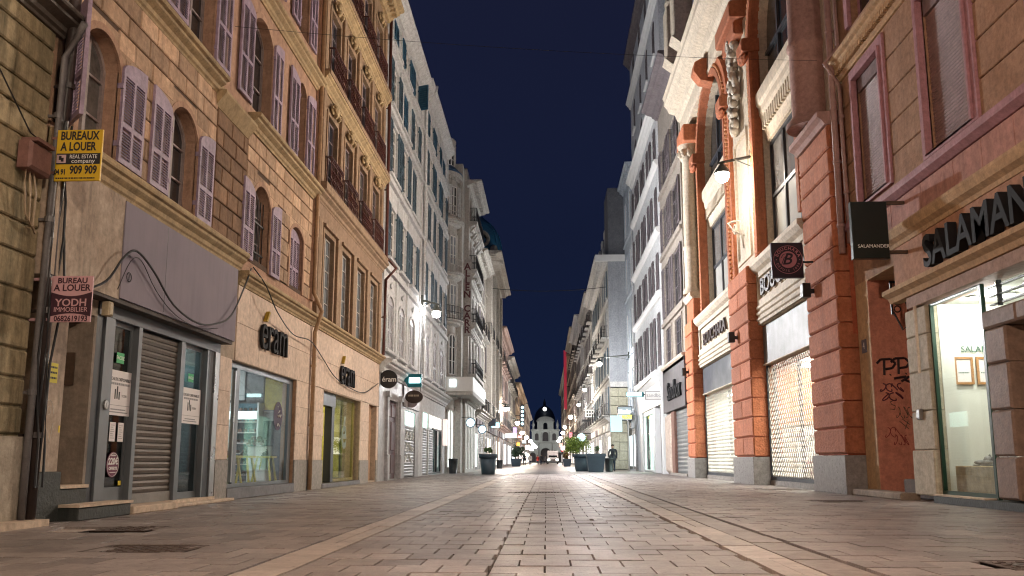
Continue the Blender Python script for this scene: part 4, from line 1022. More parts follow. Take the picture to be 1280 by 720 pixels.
f_ = MB(L).poly([(43.4, .05), (46.58, .05), (46.58, 2.3), (43.4, 2.3)], -.12, -.05, [[(43.5, .12), (44.9, .12), (44.9, 2.22), (43.5, 2.22)], [(45.0, .12), (46.5, .12), (46.5, 2.22), (45.0, 2.22)]]).build('shop_window', ALU_D, b3b)
MB(L).box(43.5, 46.5, .122, 2.218, -.10, -.09).build('pane', SHOPGLASS, f_)
bx = MB(L).box(47.0, 47.5, 1.5, 2.9, 0, .2).build('sign_box', E('pink_white_box', (1, .8, .75), .8), b3b)

# ---- L4: ornate rounded corner building
STONE4 = M('ornate_grey_stone', (.50, .48, .45), (.40, .385, .36), rough=.85, streak=.3, bump=.3, bscale=12)
b4 = building('rounded_corner_building', 'ornate stone corner building with a rounded balconied tower', LF(-4.75), 48)
L4 = LF(-4.75)
FL4 = [(1.0, 3.9, 'g'), (4.9, 4.9, 'x')]
C4 = [(51.6, 52.7), (53.7, 54.8), (55.8, 56.9)]
rows4 = [(.2, 3.6, .4), (5.9, 7.9, .5), (9.0, 10.9, 0), (12.3, 14.3, 0), (15.3, 16.9, .3)]
wallp(L4, b4, 50.9, 58.0, 0, 18.4, [arch(a, c, z0, z1, r) for z0, z1, r in rows4 for a, c in C4], STONE4, depth=.35)
SHEER = M('pale_curtained_glass', (.25, .27, .3), (.12, .14, .17), rough=.3, scale=2, bump=0)
for ri, (z0, z1, r) in enumerate(rows4):
    for a, c in C4:
        window(L4, b4, a, c, z0, z1, r, d=-.08, nx=2, nz=3, gmat=E('lit_shop_pane', (.9, 1, .95), .9) if ri == 0 else None, fmat=WHITEP)
        if ri:
            archtrim(L4, b4, a, c, z0, z1, r, .14, .1, STONE4)
            boxpart(L4, b4, 'balcony_floor', STONE4, a - .4, c + .4, z0 - .3, z0 - .1, -.02, .6)
            for s in (a - .25, c + .1): MB(L4).prof([(0, z0 - .9), (.15, z0 - .85), (.5, z0 - .4), (.5, z0 - .3), (0, z0 - .3)], s, s + .15).build('console', STONE4, b4)
            rail(L4, b4, a - .35, c + .35, z0 - .1, z0 + .75, .55, IRON, .16, ends=1, r=.016)
for u in (51.1, 53.2, 55.25, 57.6): MB(L4).bbox(u - .22, u + .22, 4.4, 17.2, -.02, .14).build('pilaster', STONE4, b4)
for z in (4.1, 8.2, 11.2, 14.6, 17.4): cornice(L4, b4, 50.9, 58.0, z, z + .35, .45 if z < 17 else .9, STONE4, dent=.35)
# the round tower
tw = MB(WF); cx4, cy4, r4 = -6.5, 49.35, 1.35
prof4 = [(1.25, 0), (1.25, 4.1), (1.5, 4.2), (1.5, 4.4), (1.3, 4.5), (1.3, 8.3), (1.55, 8.4), (1.55, 8.6), (1.35, 8.7), (1.35, 11.0), (1.6, 11.15), (1.6, 11.35), (1.3, 11.4), (1.3, 14.2), (1.55, 14.3), (1.55, 14.5), (1.3, 14.6), (1.3, 17.0), (1.6, 17.15), (1.6, 17.4), (1.15, 17.5), (1.05, 19.4), (1.2, 19.5), (1.2, 19.6), (.9, 19.7), (.55, 20.2), (0.02, 20.5)]
MB(WF).lathe(cx4, cy4, prof4, 32).build('round_tower', STONE4, b4, smooth=False)
MB(WF).lathe(cx4, cy4, [(1.62, 17.42), (1.62, 17.48), (1.20, 17.9), (1.12, 17.9)], 32).build('blue_tower_gutter', M('zinc_blue', (.08, .16, .28), rough=.4, metal=.3), b4)
for a_ in (-100, -65, -30, 5):
    t = math.radians(a_); 
    for ri, (z0, z1, r) in enumerate([(.3, 3.2, .35), (5.5, 7.4, .45), (8.95, 10.7, 0), (11.9, 13.6, 0), (14.85, 16.6, 0), (17.9, 19.1, 0)]):
        rr = (1.26, 1.31, 1.36, 1.31, 1.31, 1.11)[ri]
        f = Fr(cx4 + rr * math.cos(t), cy4 + rr * math.sin(t), -math.sin(t), math.cos(t), math.cos(t), math.sin(t))
        window(f, b4, -.3, .3, z0, z1, r, d=.0, nx=2, nz=3, gmat=(MATS['lit_shop_pane'] if ri == 0 else E('blue_lit_pane', (.12, .3, .8), .35) if (ri == 3 and a_ == -65) else SHEER if ri in (2, 3) else None), fmat=WHITEP)
        archtrim(f, b4, -.3, .3, z0, z1, r, .1, .07, STONE4)
        if ri == 4:
            for s in (-1, 1): leaf(f, b4, s * .31, s * .58, z0, z1, d=.08, mat=LGREY, lmat=LGREY, pitch=.12, cols=1)
for (z, rr) in ((8.6, 1.72), (11.35, 1.72), (14.5, 1.7)):
    MB(WF).lathe(cx4, cy4, [(1.3, z - .12), (rr + .06, z - .05), (rr + .06, z + .02), (1.3, z + .02)], 32).build('balcony_floor', STONE4, b4)
    mb = MB(WF)
    for i in range(30):
        t = math.radians(-150 + i * 6.2); mb.box(cx4 + rr * math.cos(t) - .012, cx4 + rr * math.cos(t) + .012, z, z + .8, cy4 + rr * math.sin(t) - .012, cy4 + rr * math.sin(t) + .012)
    for h in (.08, .45, .8): mb.tube([(cx4 + rr * math.cos(math.radians(-150 + i * 6.2)), z + h, cy4 + rr * math.sin(math.radians(-150 + i * 6.2))) for i in range(30)], .018, 4)
    mb.build('balcony_railing', IRON if z < 9 else STONE4, b4)
mb = MB(WF)
for i in range(26):
    t = math.radians(-160 + i * 8); mb.box(cx4 + 1.5 * math.cos(t) - .05, cx4 + 1.5 * math.cos(t) + .05, 16.9, 17.1, cy4 + 1.5 * math.sin(t) - .05, cy4 + 1.5 * math.sin(t) + .05)
mb.build('dentils', STONE4, b4, kind='stuff')
shell(L4, b4, 50.9, 58, 18.5, STONE4)
MB(WF).box(-7.5, -4.9, 0.0, 18.3, 49.6, 50.88).build('tower_flank', STONE4, b4)
mb = MB(WF).box(-4.74, -4.45, 4.45, 5.35, 48.0, 48.06)
WS = E('white_sign_glow', (.75, .95, 1), 3.0)
t = thing('shop_sign', 'white lit fascia sign wrapped round the balcony of the corner building', 'sign', (-4.3, 49, 4.6))
MB(WF).box(-5.55, -4.15, 4.5, 5.3, 47.85, 48.0).build('sign_panel', WHITEP, t)
MB(WF).box(-4.15, -4.05, 4.5, 5.3, 47.85, 57.4).build('sign_panel', WHITEP, t)
MB(WF).box(-5.35, -5.0, 4.75, 5.15, 47.8, 47.846).build('lit_logo', WS, t)
MB(WF).box(-4.046, -4.0, 4.7, 5.1, 50.5, 57.0).build('lit_lettering', WS, t)
MB(WF).box(-5.6, -4.06, 4.3, 4.49, 47.86, 57.4).build('sign_base', STONE4, t)
vs = thing('vertical_sign', 'tall vertical sign with dark letters stacked down the corner building', 'sign', (-4.5, 50.9, 8))
MB(WF).box(-4.96, -4.44, 8.0, 12.7, 50.86, 50.9).build('sign_panel', M('pale_sign_panel', (.42, .4, .38), rough=.6), vs)
for k, ch in enumerate('ALLEN CARR'):
    if ch != ' ': text(CF(50.85), ch, -4.69, 12.25 - k * .43, 0, .56, M('maroon_letters', (.09, .02, .03), rough=.5, bump=0), vs, .02, bold=.015)
for k, (x, z) in enumerate(((-4.45, 2.75), (-4.2, 2.6))):
    t = thing('round_light_sign', ('left round blue rimmed lit sign on the corner building', 'right round blue rimmed lit sign on the corner building')[k], 'sign', (x, 48 + 7 * k, z), 'round lit signs on the corner building')
    y_ = 47.6 + 6 * k; xx = -4.15 if k == 0 else -3.95
    MB(CF(y_)).poly(circ(xx, z, .27), -.1, 0).build('case', M('blue_rim', (.05, .2, .35), rough=.4), t)
    MB(CF(y_)).poly(circ(xx, z, .22), .001, .012).build('lit_face', E('round_sign_face', (.85, 1, 1), 1.6), t)
    MB(CF(y_)).box(xx - .5, xx, z + .28, z + .31, -.07, -.04).build('arm', IRON, t)

# ---- the rest of the left side, far down the street
def far_house(label, name, X, u0, u1, top, m, rows, nc, side='L', shut=SHUTBROWN, roofm=SLATE, bal=True, gf=3.8, glow=(1, .9, .75), gs=1.2, win_w=1.1, cd=.8, seed=0, shopm=None, attic=0):
    fr = LF(X) if side == 'L' else RF(X)
    rt = building(name, label, fr, u0)
    rr = random.Random(seed); n = nc; w = (u1 - u0) / n; cols = [(u0 + w * (i + .5) - win_w / 2, u0 + w * (i + .5) + win_w / 2) for i in range(n)]
    fh = (top - gf - .6) / rows; hl = []
    for r in range(rows):
        for a, c in cols: hl.append(arch(a, c, gf + .5 + r * fh, gf + .5 + r * fh + fh * .66, 0))
    for i, (a, c) in enumerate(cols): hl.append(arch(u0 + w * i + .3, u0 + w * (i + 1) - .3, .1, gf - .9, 0))
    wallp(fr, rt, u0, u1, 0, top, hl, m, depth=.3)
    for r in range(rows):
        z0 = gf + .5 + r * fh; z1 = z0 + fh * .66
        for a, c in cols:
            window(fr, rt, a, c, z0, z1, 0, d=-.055, nx=2, nz=3, t=.07)
            MB(fr).poly([(a - .14, z0 - .14), (c + .14, z0 - .14), (c + .14, z1 + .2), (a - .14, z1 + .2)], -.01, .07, [[(a, z0), (c, z0), (c, z1), (a, z1)]], back=False).build('window_surround', m, rt)
            if shut is not None and rr.random() < .8:
                hw = (c - a) / 2
                if rr.random() < .3: MB(fr).box(a, (a + c) / 2 - .01, z0, z1, .01, .04).box((a + c) / 2 + .01, c, z0, z1, .01, .04).build('shutter', shut, rt)
                else:
                    MB(fr).box(a - .16 - hw, a - .16, z0, z1, .03, .09).build('shutter', shut, rt); MB(fr).box(c + .16, c + .16 + hw, z0, z1, .03, .09).build('shutter', shut, rt)
            if bal and (r % 2 == 0):
                boxpart(fr, rt, 'balcony_floor', m, a - .35, c + .35, z0 - .25, z0 - .15, -.01, .5)
                rail(fr, rt, a - .32, c + .32, z0 - .14, z0 + .75, .46, IRON, .24, ornate=False, ends=1, r=.016)
        if r: boxpart(fr, rt, 'string_course', m, u0 + .01, u1 - .01, z0 - .42, z0 - .28, -.01, .12)
    cornice(fr, rt, u0, u1, top - .55, top, cd, m, dent=.5)
    cornice(fr, rt, u0, u1, gf - .25, gf + .15, .4, m)
    shell(fr, rt, u0, u1, top + .02, m, roofmat=roofm)
    sm = shopm or E('shop_glow_%d' % int(gs * 10 + glow[2] * 100), glow, gs)
    for i in range(n):
        a, c = u0 + w * i + .3, u0 + w * (i + 1) - .3
        k = rr.random()
        if k < .6:
            f_ = MB(fr).poly([(a, .1), (c, .1), (c, gf - .9), (a, gf - .9)], -.08, -.0, [[(a + .1, .3), (c - .1, .3), (c - .1, gf - 1.3), (a + .1, gf - 1.3)]]).build('shop_window', ALU_D, rt)
            MB(fr).box(a + .1, c - .1, .3, gf - 1.3, -.05, -.03).build('pane', sm, f_)
        else: roller(fr, rt, a, c, .1, gf - .9, -.02, ROLLG, .12)
        MB(fr).box(a, c, gf - .86, gf - .3, .02, .12).build('fascia_board', (WHITEP, ALU_D, m, SHUTBROWN)[rr.randint(0, 3)], rt)
    if attic:
        MB(fr).prof([(-.3, top), (-1.6, top + attic), (-8.5, top + attic), (-8.5, top)], u0 + .2, u1 - .2).build('mansard_roof', roofm, rt)
        for i in range(n):
            c_ = u0 + w * (i + .5)
            d_ = MB(fr).box(c_ - .6, c_ + .6, top, top + attic * .75, -1.2, -.15).build('dormer', m, rt)
            MB(fr).box(c_ - .35, c_ + .35, top + .2, top + attic * .6, -.16, -.13).build('pane', DARKWIN, d_)
    return rt, fr
TANF = M('warm_tan_facade', (.46, .36, .26), (.37, .285, .2), rough=.9, streak=.35)
GREIGE = M('greige_facade', (.52, .485, .43), (.42, .39, .345), rough=.9, streak=.35)
PINKF = M('faded_pink_facade', (.42, .30, .25), (.35, .24, .2), rough=.9, streak=.3)
WHITE2 = M('aged_white_facade', (.62, .61, .59), (.52, .51, .49), rough=.9, streak=.35)
far_house('narrow greige house just past the rounded corner building', 'greige_house', -4.75, 58.02, 66, 15.2, GREIGE, 4, 3, seed=1, glow=(.85, 1, .9), gs=1.6)
b5, _ = far_house('greige palace with pilasters under the blue dome', 'domed_palace', -4.7, 66.02, 84, 17.0, M('warm_carved_stone', (.46, .41, .35), (.36, .32, .27), rough=.9, streak=.3), 4, 6, seed=2, glow=(1, .95, .8), gs=1.4, cd=1.3)
DOME = M('blue_copper_dome', (.02, .11, .21), (.015, .075, .15), rough=.45, scale=1.5)
dm = [(1.75, 15.2), (2.0, 15.6), (2.05, 16.6), (1.9, 17.8), (1.5, 19.0), (.9, 19.9), (.3, 20.4), (.05, 21.0)]
dm = [(r * 1.25, 17.0 + (z - 15.2) * .75) for r, z in dm]
dx, dy = -6.2, 69.5
do = MB(WF).lathe(dx, dy, dm, 24).build('dome', DOME, b5, smooth=True)
mb = MB(WF)
for i in range(12):
    t = 2 * PI * i / 12; mb.tube([(dx + (r + .03) * math.cos(t), z, dy + (r + .03) * math.sin(t)) for r, z in dm], .06, 4)
mb.build('dome_rib', DOME, do)
t = -1.1; oc = (dx + 2.4 * math.cos(t), dy + 2.4 * math.sin(t)); fo = Fr(oc[0], oc[1], -math.sin(t), math.cos(t), math.cos(t), math.sin(t))
MB(fo).ring(0, 18.3, .1, .55, .16, 16, 6).build('round_window_surround', MATS['warm_carved_stone'], do)
MB(fo).poly(circ(0, 18.3, .45), .02, .06).build('round_pane', DARKWIN, do)
MB(WF).lathe(dx, dy, [(2.5, 16.4), (2.75, 16.6), (2.75, 16.9), (2.45, 17.0)], 24).build('dome_cornice', MATS['warm_carved_stone'], b5)
for k in range(4):
    u = 67 + k * 5.2
    MB(LF(-4.7)).bbox(u, u + .6, 4.2, 16.3, -.02, .5, .05).blob(u + .3, 17.3, .6, .35, .5, .35, 8).build('giant_pilaster', MATS['warm_carved_stone'], b5)
far_house('pink plaster house with a stepped bright cornice far up the left side', 'pink_house', -4.6, 84.02, 104, 13.8, PINKF, 3, 6, seed=3, roofm=TILE, gs=1.8, glow=(1, .97, .95))
far_house('grey house with balconies beyond the pink plaster house', 'grey_house', -4.6, 104.02, 128, 13.2, GREIGE, 3, 7, seed=4, gs=2.0, glow=(.9, .95, 1), bal=True)
far_house('tan house second to last on the left side', 'tan_house', -4.5, 128.02, 172, 12.2, TANF, 3, 10, seed=5, gs=2.4, glow=(1, .85, .8), bal=False)
far_house('farthest greige house on the left side', 'greige_house', -4.5, 172.02, 240, 12.0, GREIGE, 3, 12, seed=6, gs=2.6, glow=(1, .92, .85), bal=False)

# ================================================================ RIGHT SIDE
# ---- R0: tan and mauve building with the shoe shop
Q = RF(6.5)
TANR = M('tan_banded_render', (0.40, 0.235, 0.145), (0.31, 0.175, 0.105), rough=.9, streak=.25, bump=.3)
TANY = M('yellow_tan_render', (0.54, 0.36, 0.20), (0.45, 0.29, 0.16), rough=.9, streak=.2, bump=.3)
MAUVE = M('mauve_trim_paint', (0.42, 0.21, 0.235), (0.34, 0.165, 0.185), rough=.7, streak=.2)
PINKR = M('pink_render', (0.50, 0.26, 0.21), (0.41, 0.205, 0.165), rough=.85, streak=.3)
REDR = M('brick_red_render', (0.60, 0.26, 0.18), (0.50, 0.21, 0.145), rough=.85, streak=.15, bump=.3)
c0 = building('tan_building', 'tan building with mauve window frames and a lit shoe shop at right', Q, 12)
WA = (15.86, 17.25, 5.82, 8.5, 0); WB = (12.6, 14.1, 5.74, 8.5, 0); WC = (9.3, 10.8, 5.74, 8.5, 0)
WU = [(15.7, 17.3, 9.75, 12, 0), (12.6, 14.1, 9.75, 12, 0)]
wallp(Q, c0, 7.0, 18.08, 4.3, 13.5, [arch(*w) for w in (WA, WB, WC) + tuple(WU)], TANR, depth=.3)
zc = [5.62, 6.28, 6.9, 7.5, 8.17, 8.8]
for za, zb in zip(zc, zc[1:]):
    for a, c in ((7.02, 9.05), (11.0, 12.4), (14.3, 15.66), (17.48, 18.05)):
        m_u = (a + c) / 2
        piece('rendered_panel', Q, c0, TANR, a, c, za + .012, zb - .012, 0.0, .035, .015)
for w in (WA, WB, WC):
    MB(Q).poly([(w[0] - .2, w[2] - .05), (w[1] + .2, w[2] - .05), (w[1] + .2, w[3] + .25), (w[0] - .2, w[3] + .25)], -.02, .08, [arch(*w)]).build('window_surround', MAUVE, c0)
    MB(Q).poly([(w[0] - .06, w[2]), (w[1] + .06, w[2]), (w[1] + .06, w[3] + .06), (w[0] - .06, w[3] + .06)], .08, .12, [arch(*w)]).build('surround_bead', MAUVE, c0)
    r_ = MB(Q).box(w[0], w[1], w[3] - .28, w[3], -.25, -.02).build('shutter_box', M('mauve_grey_metal', (.24, .17, .17), rough=.6), c0)
    roller(Q, c0, w[0] + .003, w[1] - .003, w[2] + .01, w[3] - .285, -.05, M('mauve_brown_slats', (.27, .165, .155), (.21, .13, .12), rough=.6), .062)
for w in WU:
    window(Q, c0, *w, d=-.2, fmat=MAUVE); archtrim(Q, c0, *w, .18, .08, MAUVE)
cornice(Q, c0, 7.0, 18.08, 8.86, 9.3, .3, TANY, dent=.09)
MB(Q).prof([(-.02, 5.42), (.05, 5.42), (.16, 5.5), (.16, 5.62), (.1, 5.66), (-.02, 5.66)], 7.0, 18.05).build('window_ledge', MAUVE, c0)
us = [7.0, 8.6, 10.3, 11.6, 12.5, 13.4, 14.6, 15.9, 17.2, 18.06]
for a, c in zip(us, us[1:]): piece('fascia_slab', Q, c0, PINKR, a + .004, c - .004, 4.86, 5.41, 0, .03, .008)
MB(Q).prof([(-.02, 4.55), (.05, 4.55), (.07, 4.62), (.16, 4.68), (.2, 4.8), (.2, 4.85), (-.02, 4.86)], 7.0, 16.0).build('sign_moulding', TANY, c0)
boxpart(Q, c0, 'sign_band', M('salmon_render', (.44, .23, .14), (.38, .2, .12), rough=.85), 7.0, 15.95, 3.78, 4.55, -.3, .03)
MB(Q).prof([(-.02, 3.52), (.16, 3.52), (.2, 3.6), (.3, 3.66), (.3, 3.74), (.02, 3.79), (-.02, 3.79)], 7.0, 15.9).build('sign_moulding', TANY, c0)
MB(Q).box(7.0, 15.3, 3.32, 3.515, -.3, .12).build('awning_box', M('mottled_pink_awning', (.42, .28, .22), (.3, .2, .16), rough=.8, scale=6), c0)
boxpart(Q, c0, 'lintel_band', TANY, 15.96, 18.07, 4.4, 4.86, -.3, -.002)
shell(Q, c0, 7.0, 18.08, 13.4, TANR, zlow=3.3)
# stone pilaster left of the shop window
for k, (za, zb) in enumerate(((0.1, .86), (.86, 1.52), (1.52, 2.2), (2.2, 2.82), (2.82, 3.31))):
    piece('pilaster_block', Q, c0, M('pale_pilaster_stone', (.50, .44, .33), (.42, .36, .27), rough=.75, var=.08, bump=.3), 14.72, 15.56, za + .004, zb - .004, -.35, .06 if k else .1, .02)
boxpart(Q, c0, 'hanging_awning_pole', CREAM, 14.86, 14.9, 2.15, 3.3, .14, .18)
dbx = tag(MB(Q).bbox(15.1, 15.25, 1.38, 1.56, .06, .12, .02).build('doorbell_box', STEEL), 'small grey intercom box on the pale stone pilaster', 'intercom')
# window frame, interior
GREENF = M('dark_green_frame', (.015, .05, .03), rough=.35, bump=0)
gw = MB(Q).poly([(12.95, .12), (14.71, .12), (14.71, 3.3), (12.95, 3.3)], -.06, .0, [[(13.02, .20), (14.66, .20), (14.66, 3.26), (13.02, 3.26)]]).build('shop_window', GREENF, c0)
MB(Q).box(13.02, 14.66, .202, 3.258, -.05, -.04).build('pane', SHOPGLASS, gw)
MB(Q).box(7.0, 14.7, 0.0, .115, -.3, .16).build('threshold', BLACKST, c0)
MB(Q).box(13.0, 14.72, .117, .14, -.1, .17).build('threshold_edge', CREAM, c0)
CLEANW = M('clean_white_shop_wall', (.72, .72, .66), (.68, .68, .62), rough=.6, bump=0)
room(Q, c0, 8.0, 15.0, .13, 3.35, -.13, -4.0, CLEANW, 'shop_interior')
MB(Q).box(14.712, 14.98, .13, 3.3, -.36, -.14).build('inner_wall', CLEANW, c0)
DL = E('downlight_glow', (1, .98, .9), 25.0)
for k, (u, d) in enumerate(((14.2, -.55), (14.0, -.95), (13.0, -.8), (12.2, -1.8), (10.5, -1.2))):
    t = thing('ceiling_spotlight', ('recessed spotlight nearest the glass in the shoe shop ceiling', 'recessed spotlight second from the glass in the shoe shop ceiling', 'recessed spotlight above the middle of the shoe shop window', 'recessed spotlight deep in the shoe shop behind the doorway', 'recessed spotlight hidden nearest the camera in the shoe shop')[k], 'ceiling light', Q.p(u, 3.33, d), 'spotlights in the shoe shop ceiling')
    MB(Q).lathe(u, d, [(.13, 3.32), (.13, 3.345)], 16).build('rim', WHITEP, t); MB(Q).lathe(u, d, [(.1, 3.305), (.1, 3.315)], 16).build('bulb', DL, t)
for k, (u, d) in enumerate(((14.1, -.7), (12.2, -1.8))):
    ld = bpy.data.lights.new('shop_spot', 'POINT'); ld.energy = 75; ld.color = (1, .97, .88); ld.shadow_soft_size = .12
    lo = bpy.data.objects.new('shop_spot', ld); COL.objects.link(lo); lo.parent = c0; lo.location = Vector(Q.p(u, 3.15, d)) - wloc(c0)
text(CF(14.97), 'SALAMANDER', 7.10, 2.56, 0, .15, M('dark_green_lettering', (.01, .1, .05), rough=.5, bump=0), c0, .003, align='LEFT', name='wall_lettering')
WOODF = M('orange_wood', (.42, .2, .06), (.34, .16, .045), rough=.5, scale=4)
for k in range(3):
    t = thing('picture_frame', ('orange wooden picture frame nearest the glass on the white shop wall', 'orange wooden picture frame beside the first, partly behind the brown doorway', 'orange wooden picture frame hidden behind the brown doorway')[k], 'picture', (7.07 + k * .38, 14.96, 2.2), 'framed certificates on the white shop wall')
    x = 6.955 + k * .375
    MB(CF(14.97)).poly([(x, 1.96), (x + .32, 1.96), (x + .32, 2.43), (x, 2.43)], 0, .03, [[(x + .04, 2.0), (x + .28, 2.0), (x + .28, 2.39), (x + .04, 2.39)]]).build('frame', WOODF, t)
    MB(CF(14.97)).box(x + .04, x + .28, 2.0, 2.39, 0, .01).build('print', WHITEPAPER, t)
    dashes(CF(14.97), x + .07, x + .25, 2.16, .011, MATS['dark_green_lettering'], t, .02)
pd = thing('display_podium', 'pale wooden display box carrying shoes in the lit shop window', 'podium', Q.p(13.8, .13, -.7))
MB(Q).bbox(13.3, 14.56, .135, .6, -1.9, -.16, .01).build('box', M('pale_birch', (.55, .40, .22), (.48, .34, .18), rough=.5, scale=3), pd)
SHOEM = M('black_white_leather', (.04, .035, .035), (.4, .38, .36), rough=.35, scale=9, bump=0)
for k in range(6):
    d = -.35 - (k // 2) * .26; u = 14.1 - (k % 2) * .22
    o = MB(Q); s = 1.0
    pts = [(u, .64, d + .05)]
    o.blob(u, .655, d, .05, .04, .11, 8).blob(u, .69, d - .13, .05, .07, .09, 8).box(u - .045, u + .045, .603, .622, d - .2, d + .1)
    o.ring(u, .745, d - .15, .03, .012, 8, 4)
    tag(o.build('shoe', SHOEM, None, smooth=True), ('black and white sneaker at the front left of the podium', 'black and white sneaker at the front right of the podium', 'black and white sneaker in the middle left of the podium', 'black and white sneaker in the middle right of the podium', 'black and white sneaker at the back left of the podium', 'black and white sneaker at the back right of the podium')[k], 'shoe', 'sneakers on the wooden podium')
# brown stone doorway standing proud of the glass
BRST = M('brown_doorway_stone', (.26, .175, .13), (.20, .13, .095), rough=.6, var=.08, bump=.25)
dj = [(.03, .62), (.625, 1.27), (1.275, 1.93), (1.935, 2.44)]
for za, zb in dj:
    piece('doorway_block', Q, c0, BRST, 12.15, 12.72, za + .115, zb + .11, -.3, .12, .03)
    piece('doorway_block', Q, c0, BRST, 9.4, 10.1, za + .115, zb + .11, -.3, .12, .03)
for a, c in ((9.4, 10.6), (10.61, 11.8), (11.81, 12.72)): piece('doorway_block', Q, c0, BRST, a, c, 2.56, 2.82, -.3, .14, .03)
roller(Q, c0, 10.1, 12.1, .13, 2.55, -.28, M('cream_grille_slats', (.5, .48, .42), rough=.4, bump=0), .125, name='door_grille')
MB(Q).box(12.1, 12.2, .13, 2.55, -.3, -.2).build('grille_rail', ALU_D, c0)
mb = MB(Q)
for k in range(3): mb.box(9.4, 13.0, 2.96 + k * .13, 2.98 + k * .13, -.2, -.14)
mb.box(12.72, 12.76, 2.93, 3.31, -.2, -.14); mb.build('transom_slats', ALU_D, c0)
MB(Q).box(10.1, 13.0, 2.93, 3.31, -.24, -.23).build('transom_pane', SHOPGLASS, c0)
# recessed entry with graffiti
MB(Q).box(15.6, 17.4, 4.28, 4.399, -1.4, -.002).build('recess_ceiling', TANY, c0)
MB(Q).box(17.402, 18.07, .0, 4.399, -1.4, -.003).build('recess_pier', TANY, c0)
MB(CF(17.4)).box(6.503, 7.9, .0, 4.28, 0, .012).build('recess_wall', REDR, c0)
MB(Q).box(15.58, 17.38, .0, 4.28, -1.45, -1.4).build('recess_door', DOORP, c0)
MB(Q).box(15.56, 15.62, .0, 4.28, -1.4, -.36).build('recess_wall', REDR, c0)
mb = MB(Q)
pts = [(17.52, 0.0)] + [(17.5 + R.uniform(0, .32), .25 + k * .4) for k in range(8)]
mb.poly([(17.405, .0)] + pts[0:] + [(17.405, 3.4)], -.003, .004, back=False)
mb.build('bare_render_patch', M('bare_pale_render', (.47, .33, .2), (.4, .27, .16), rough=.95), c0)
MB(Q).bbox(15.6, 18.06, 0, .125, -.002, .34, .02).build('doorstep', M('worn_step_stone', (.34, .27, .2), (.22, .17, .13), rough=.8, bump=.4), c0)
MB(Q).bbox(15.64, 16.9, .0, .34, -.9, -.25, .02).build('inner_step', M('dark_step_stone', (.14, .1, .08), (.08, .06, .05), rough=.8, bump=.4), c0)
hn = thing('house_number_plate', 'small grey house number plate on the tan pier beside the recess', 'number plate', Q.p(17.9, 2.9, 0))
MB(Q).box(17.62, 17.86, 2.85, 3.12, 0, .02).build('plate', M('grey_plate', (.13, .12, .16), rough=.5, bump=0), hn)
text(Q, '4', 17.74, 2.985, .022, .2, WHITEP, hn, .002, mirror=True)
ir = thing('iron_bracket', 'black wrought iron bracket hanging in the recess beside the shop', 'iron bracket', (7.1, 17.0, 4))
mb = MB(Fr(0, 16.6, 1, 0, 0, -1))
mb.box(6.62, 6.66, 3.45, 4.1, 0, .03).box(6.62, 6.95, 4.06, 4.1, 0, .03)
for k in range(4): mb.ring(6.74 + .01 * k, 3.55 + k * .14, .015, .06, .013, 10, 4)
mb.tube([(6.93, 4.08, .015), (6.9, 3.7, .015), (6.98, 3.3, .015), (6.82, 3.15, .015), (6.66, 3.5, .015)], .02, 5)
mb.build('scrollwork', IRON, ir)
BLKINK = M('black_marker', (.025, .015, .02), rough=.5, bump=0); REDINK = M('red_marker', (.22, .01, .015), rough=.5, bump=0); VIOINK = M('violet_marker', (.11, .02, .04), rough=.5, bump=0)
G = CF(17.388)
P_ = lambda u, z, s: [[(u, z), (u + .01 * s, z + .26 * s)], [(u - .12 * s, z + .2 * s), (u - .05 * s, z + .27 * s), (u + .12 * s, z + .28 * s), (u + .2 * s, z + .2 * s), (u + .14 * s, z + .12 * s), (u, z + .1 * s)]]
o = scribble('graffiti_tag', 'large black P.P. graffiti at the top of the red recess wall', G, P_(6.72, 2.36, 1.15) + P_(7.0, 2.38, 1.15) + [[(6.83, 2.36), (6.84, 2.37)], [(7.14, 2.38), (7.15, 2.39)], [(6.9, 2.29), (7.14, 2.33), (7.12, 2.26), (7.22, 2.22)], [(7.04, 2.23), (7.2, 2.33)]], 0, .024, BLKINK)
rr_ = random.Random(8)
scribble('graffiti_tag', 'dense dark violet scribble under the large black letters', G, tagmark(G, 6.62, 2.03, .45, .16, 4, rr_) + tagmark(G, 6.65, 1.85, .4, .16, 3, rr_), 0, .012, VIOINK)
S_ = lambda u, z, s: [(u + .1 * s, z + .2 * s), (u, z + .17 * s), (u + .02 * s, z + .11 * s), (u + .1 * s, z + .08 * s), (u + .08 * s, z), (u - .02 * s, z + .01 * s)]
scribble('graffiti_tag', 'dark green signature graffiti in the middle of the red recess wall', G, [S_(6.8, 1.68, .9)] + tagmark(G, 6.9, 1.5, .3, .22, 4, rr_) + [[(6.95, 1.45), (7.12, 1.3)], [(7.0, 1.5), (7.15, 1.38)], [(7.12, 1.46), (7.05, 1.3)]], 0, .006, M('green_marker', (.03, .035, .02), rough=.5, bump=0))
scribble('graffiti_tag', 'red slanting graffiti lowest on the red recess wall', G, tagmark(G, 6.66, 1.12, .3, .2, 3, rr_) + tagmark(G, 6.82, .98, .28, .2, 4, rr_), 0, .007, REDINK)
sl = wallletters('large dark raised letters along the fascia above the lit shoe shop', Q, 'SALAMANDER', 14.72 - 0.0, 4.19, .06, .72, BLKMET, mirror=True, ext=.07, bold=.012)
fit(sl.children[0], sl, 9.7, 14.3, 3.83, 4.38)
bs = thing('blade_sign', 'black square projecting sign on two arms beside the shoe shop', 'sign', (6.1, 16.0, 4.9))
MB(CF(16.0)).bbox(5.77, 6.41, 4.44, 5.49, -.12, 0, .01).build('panel', M('black_sign_panel', (.012, .018, .016), rough=.3, bump=0), bs)
text(CF(16.0), 'SALAMANDER', 6.13, 4.66, .004, .088, WHITEP, bs, .002)
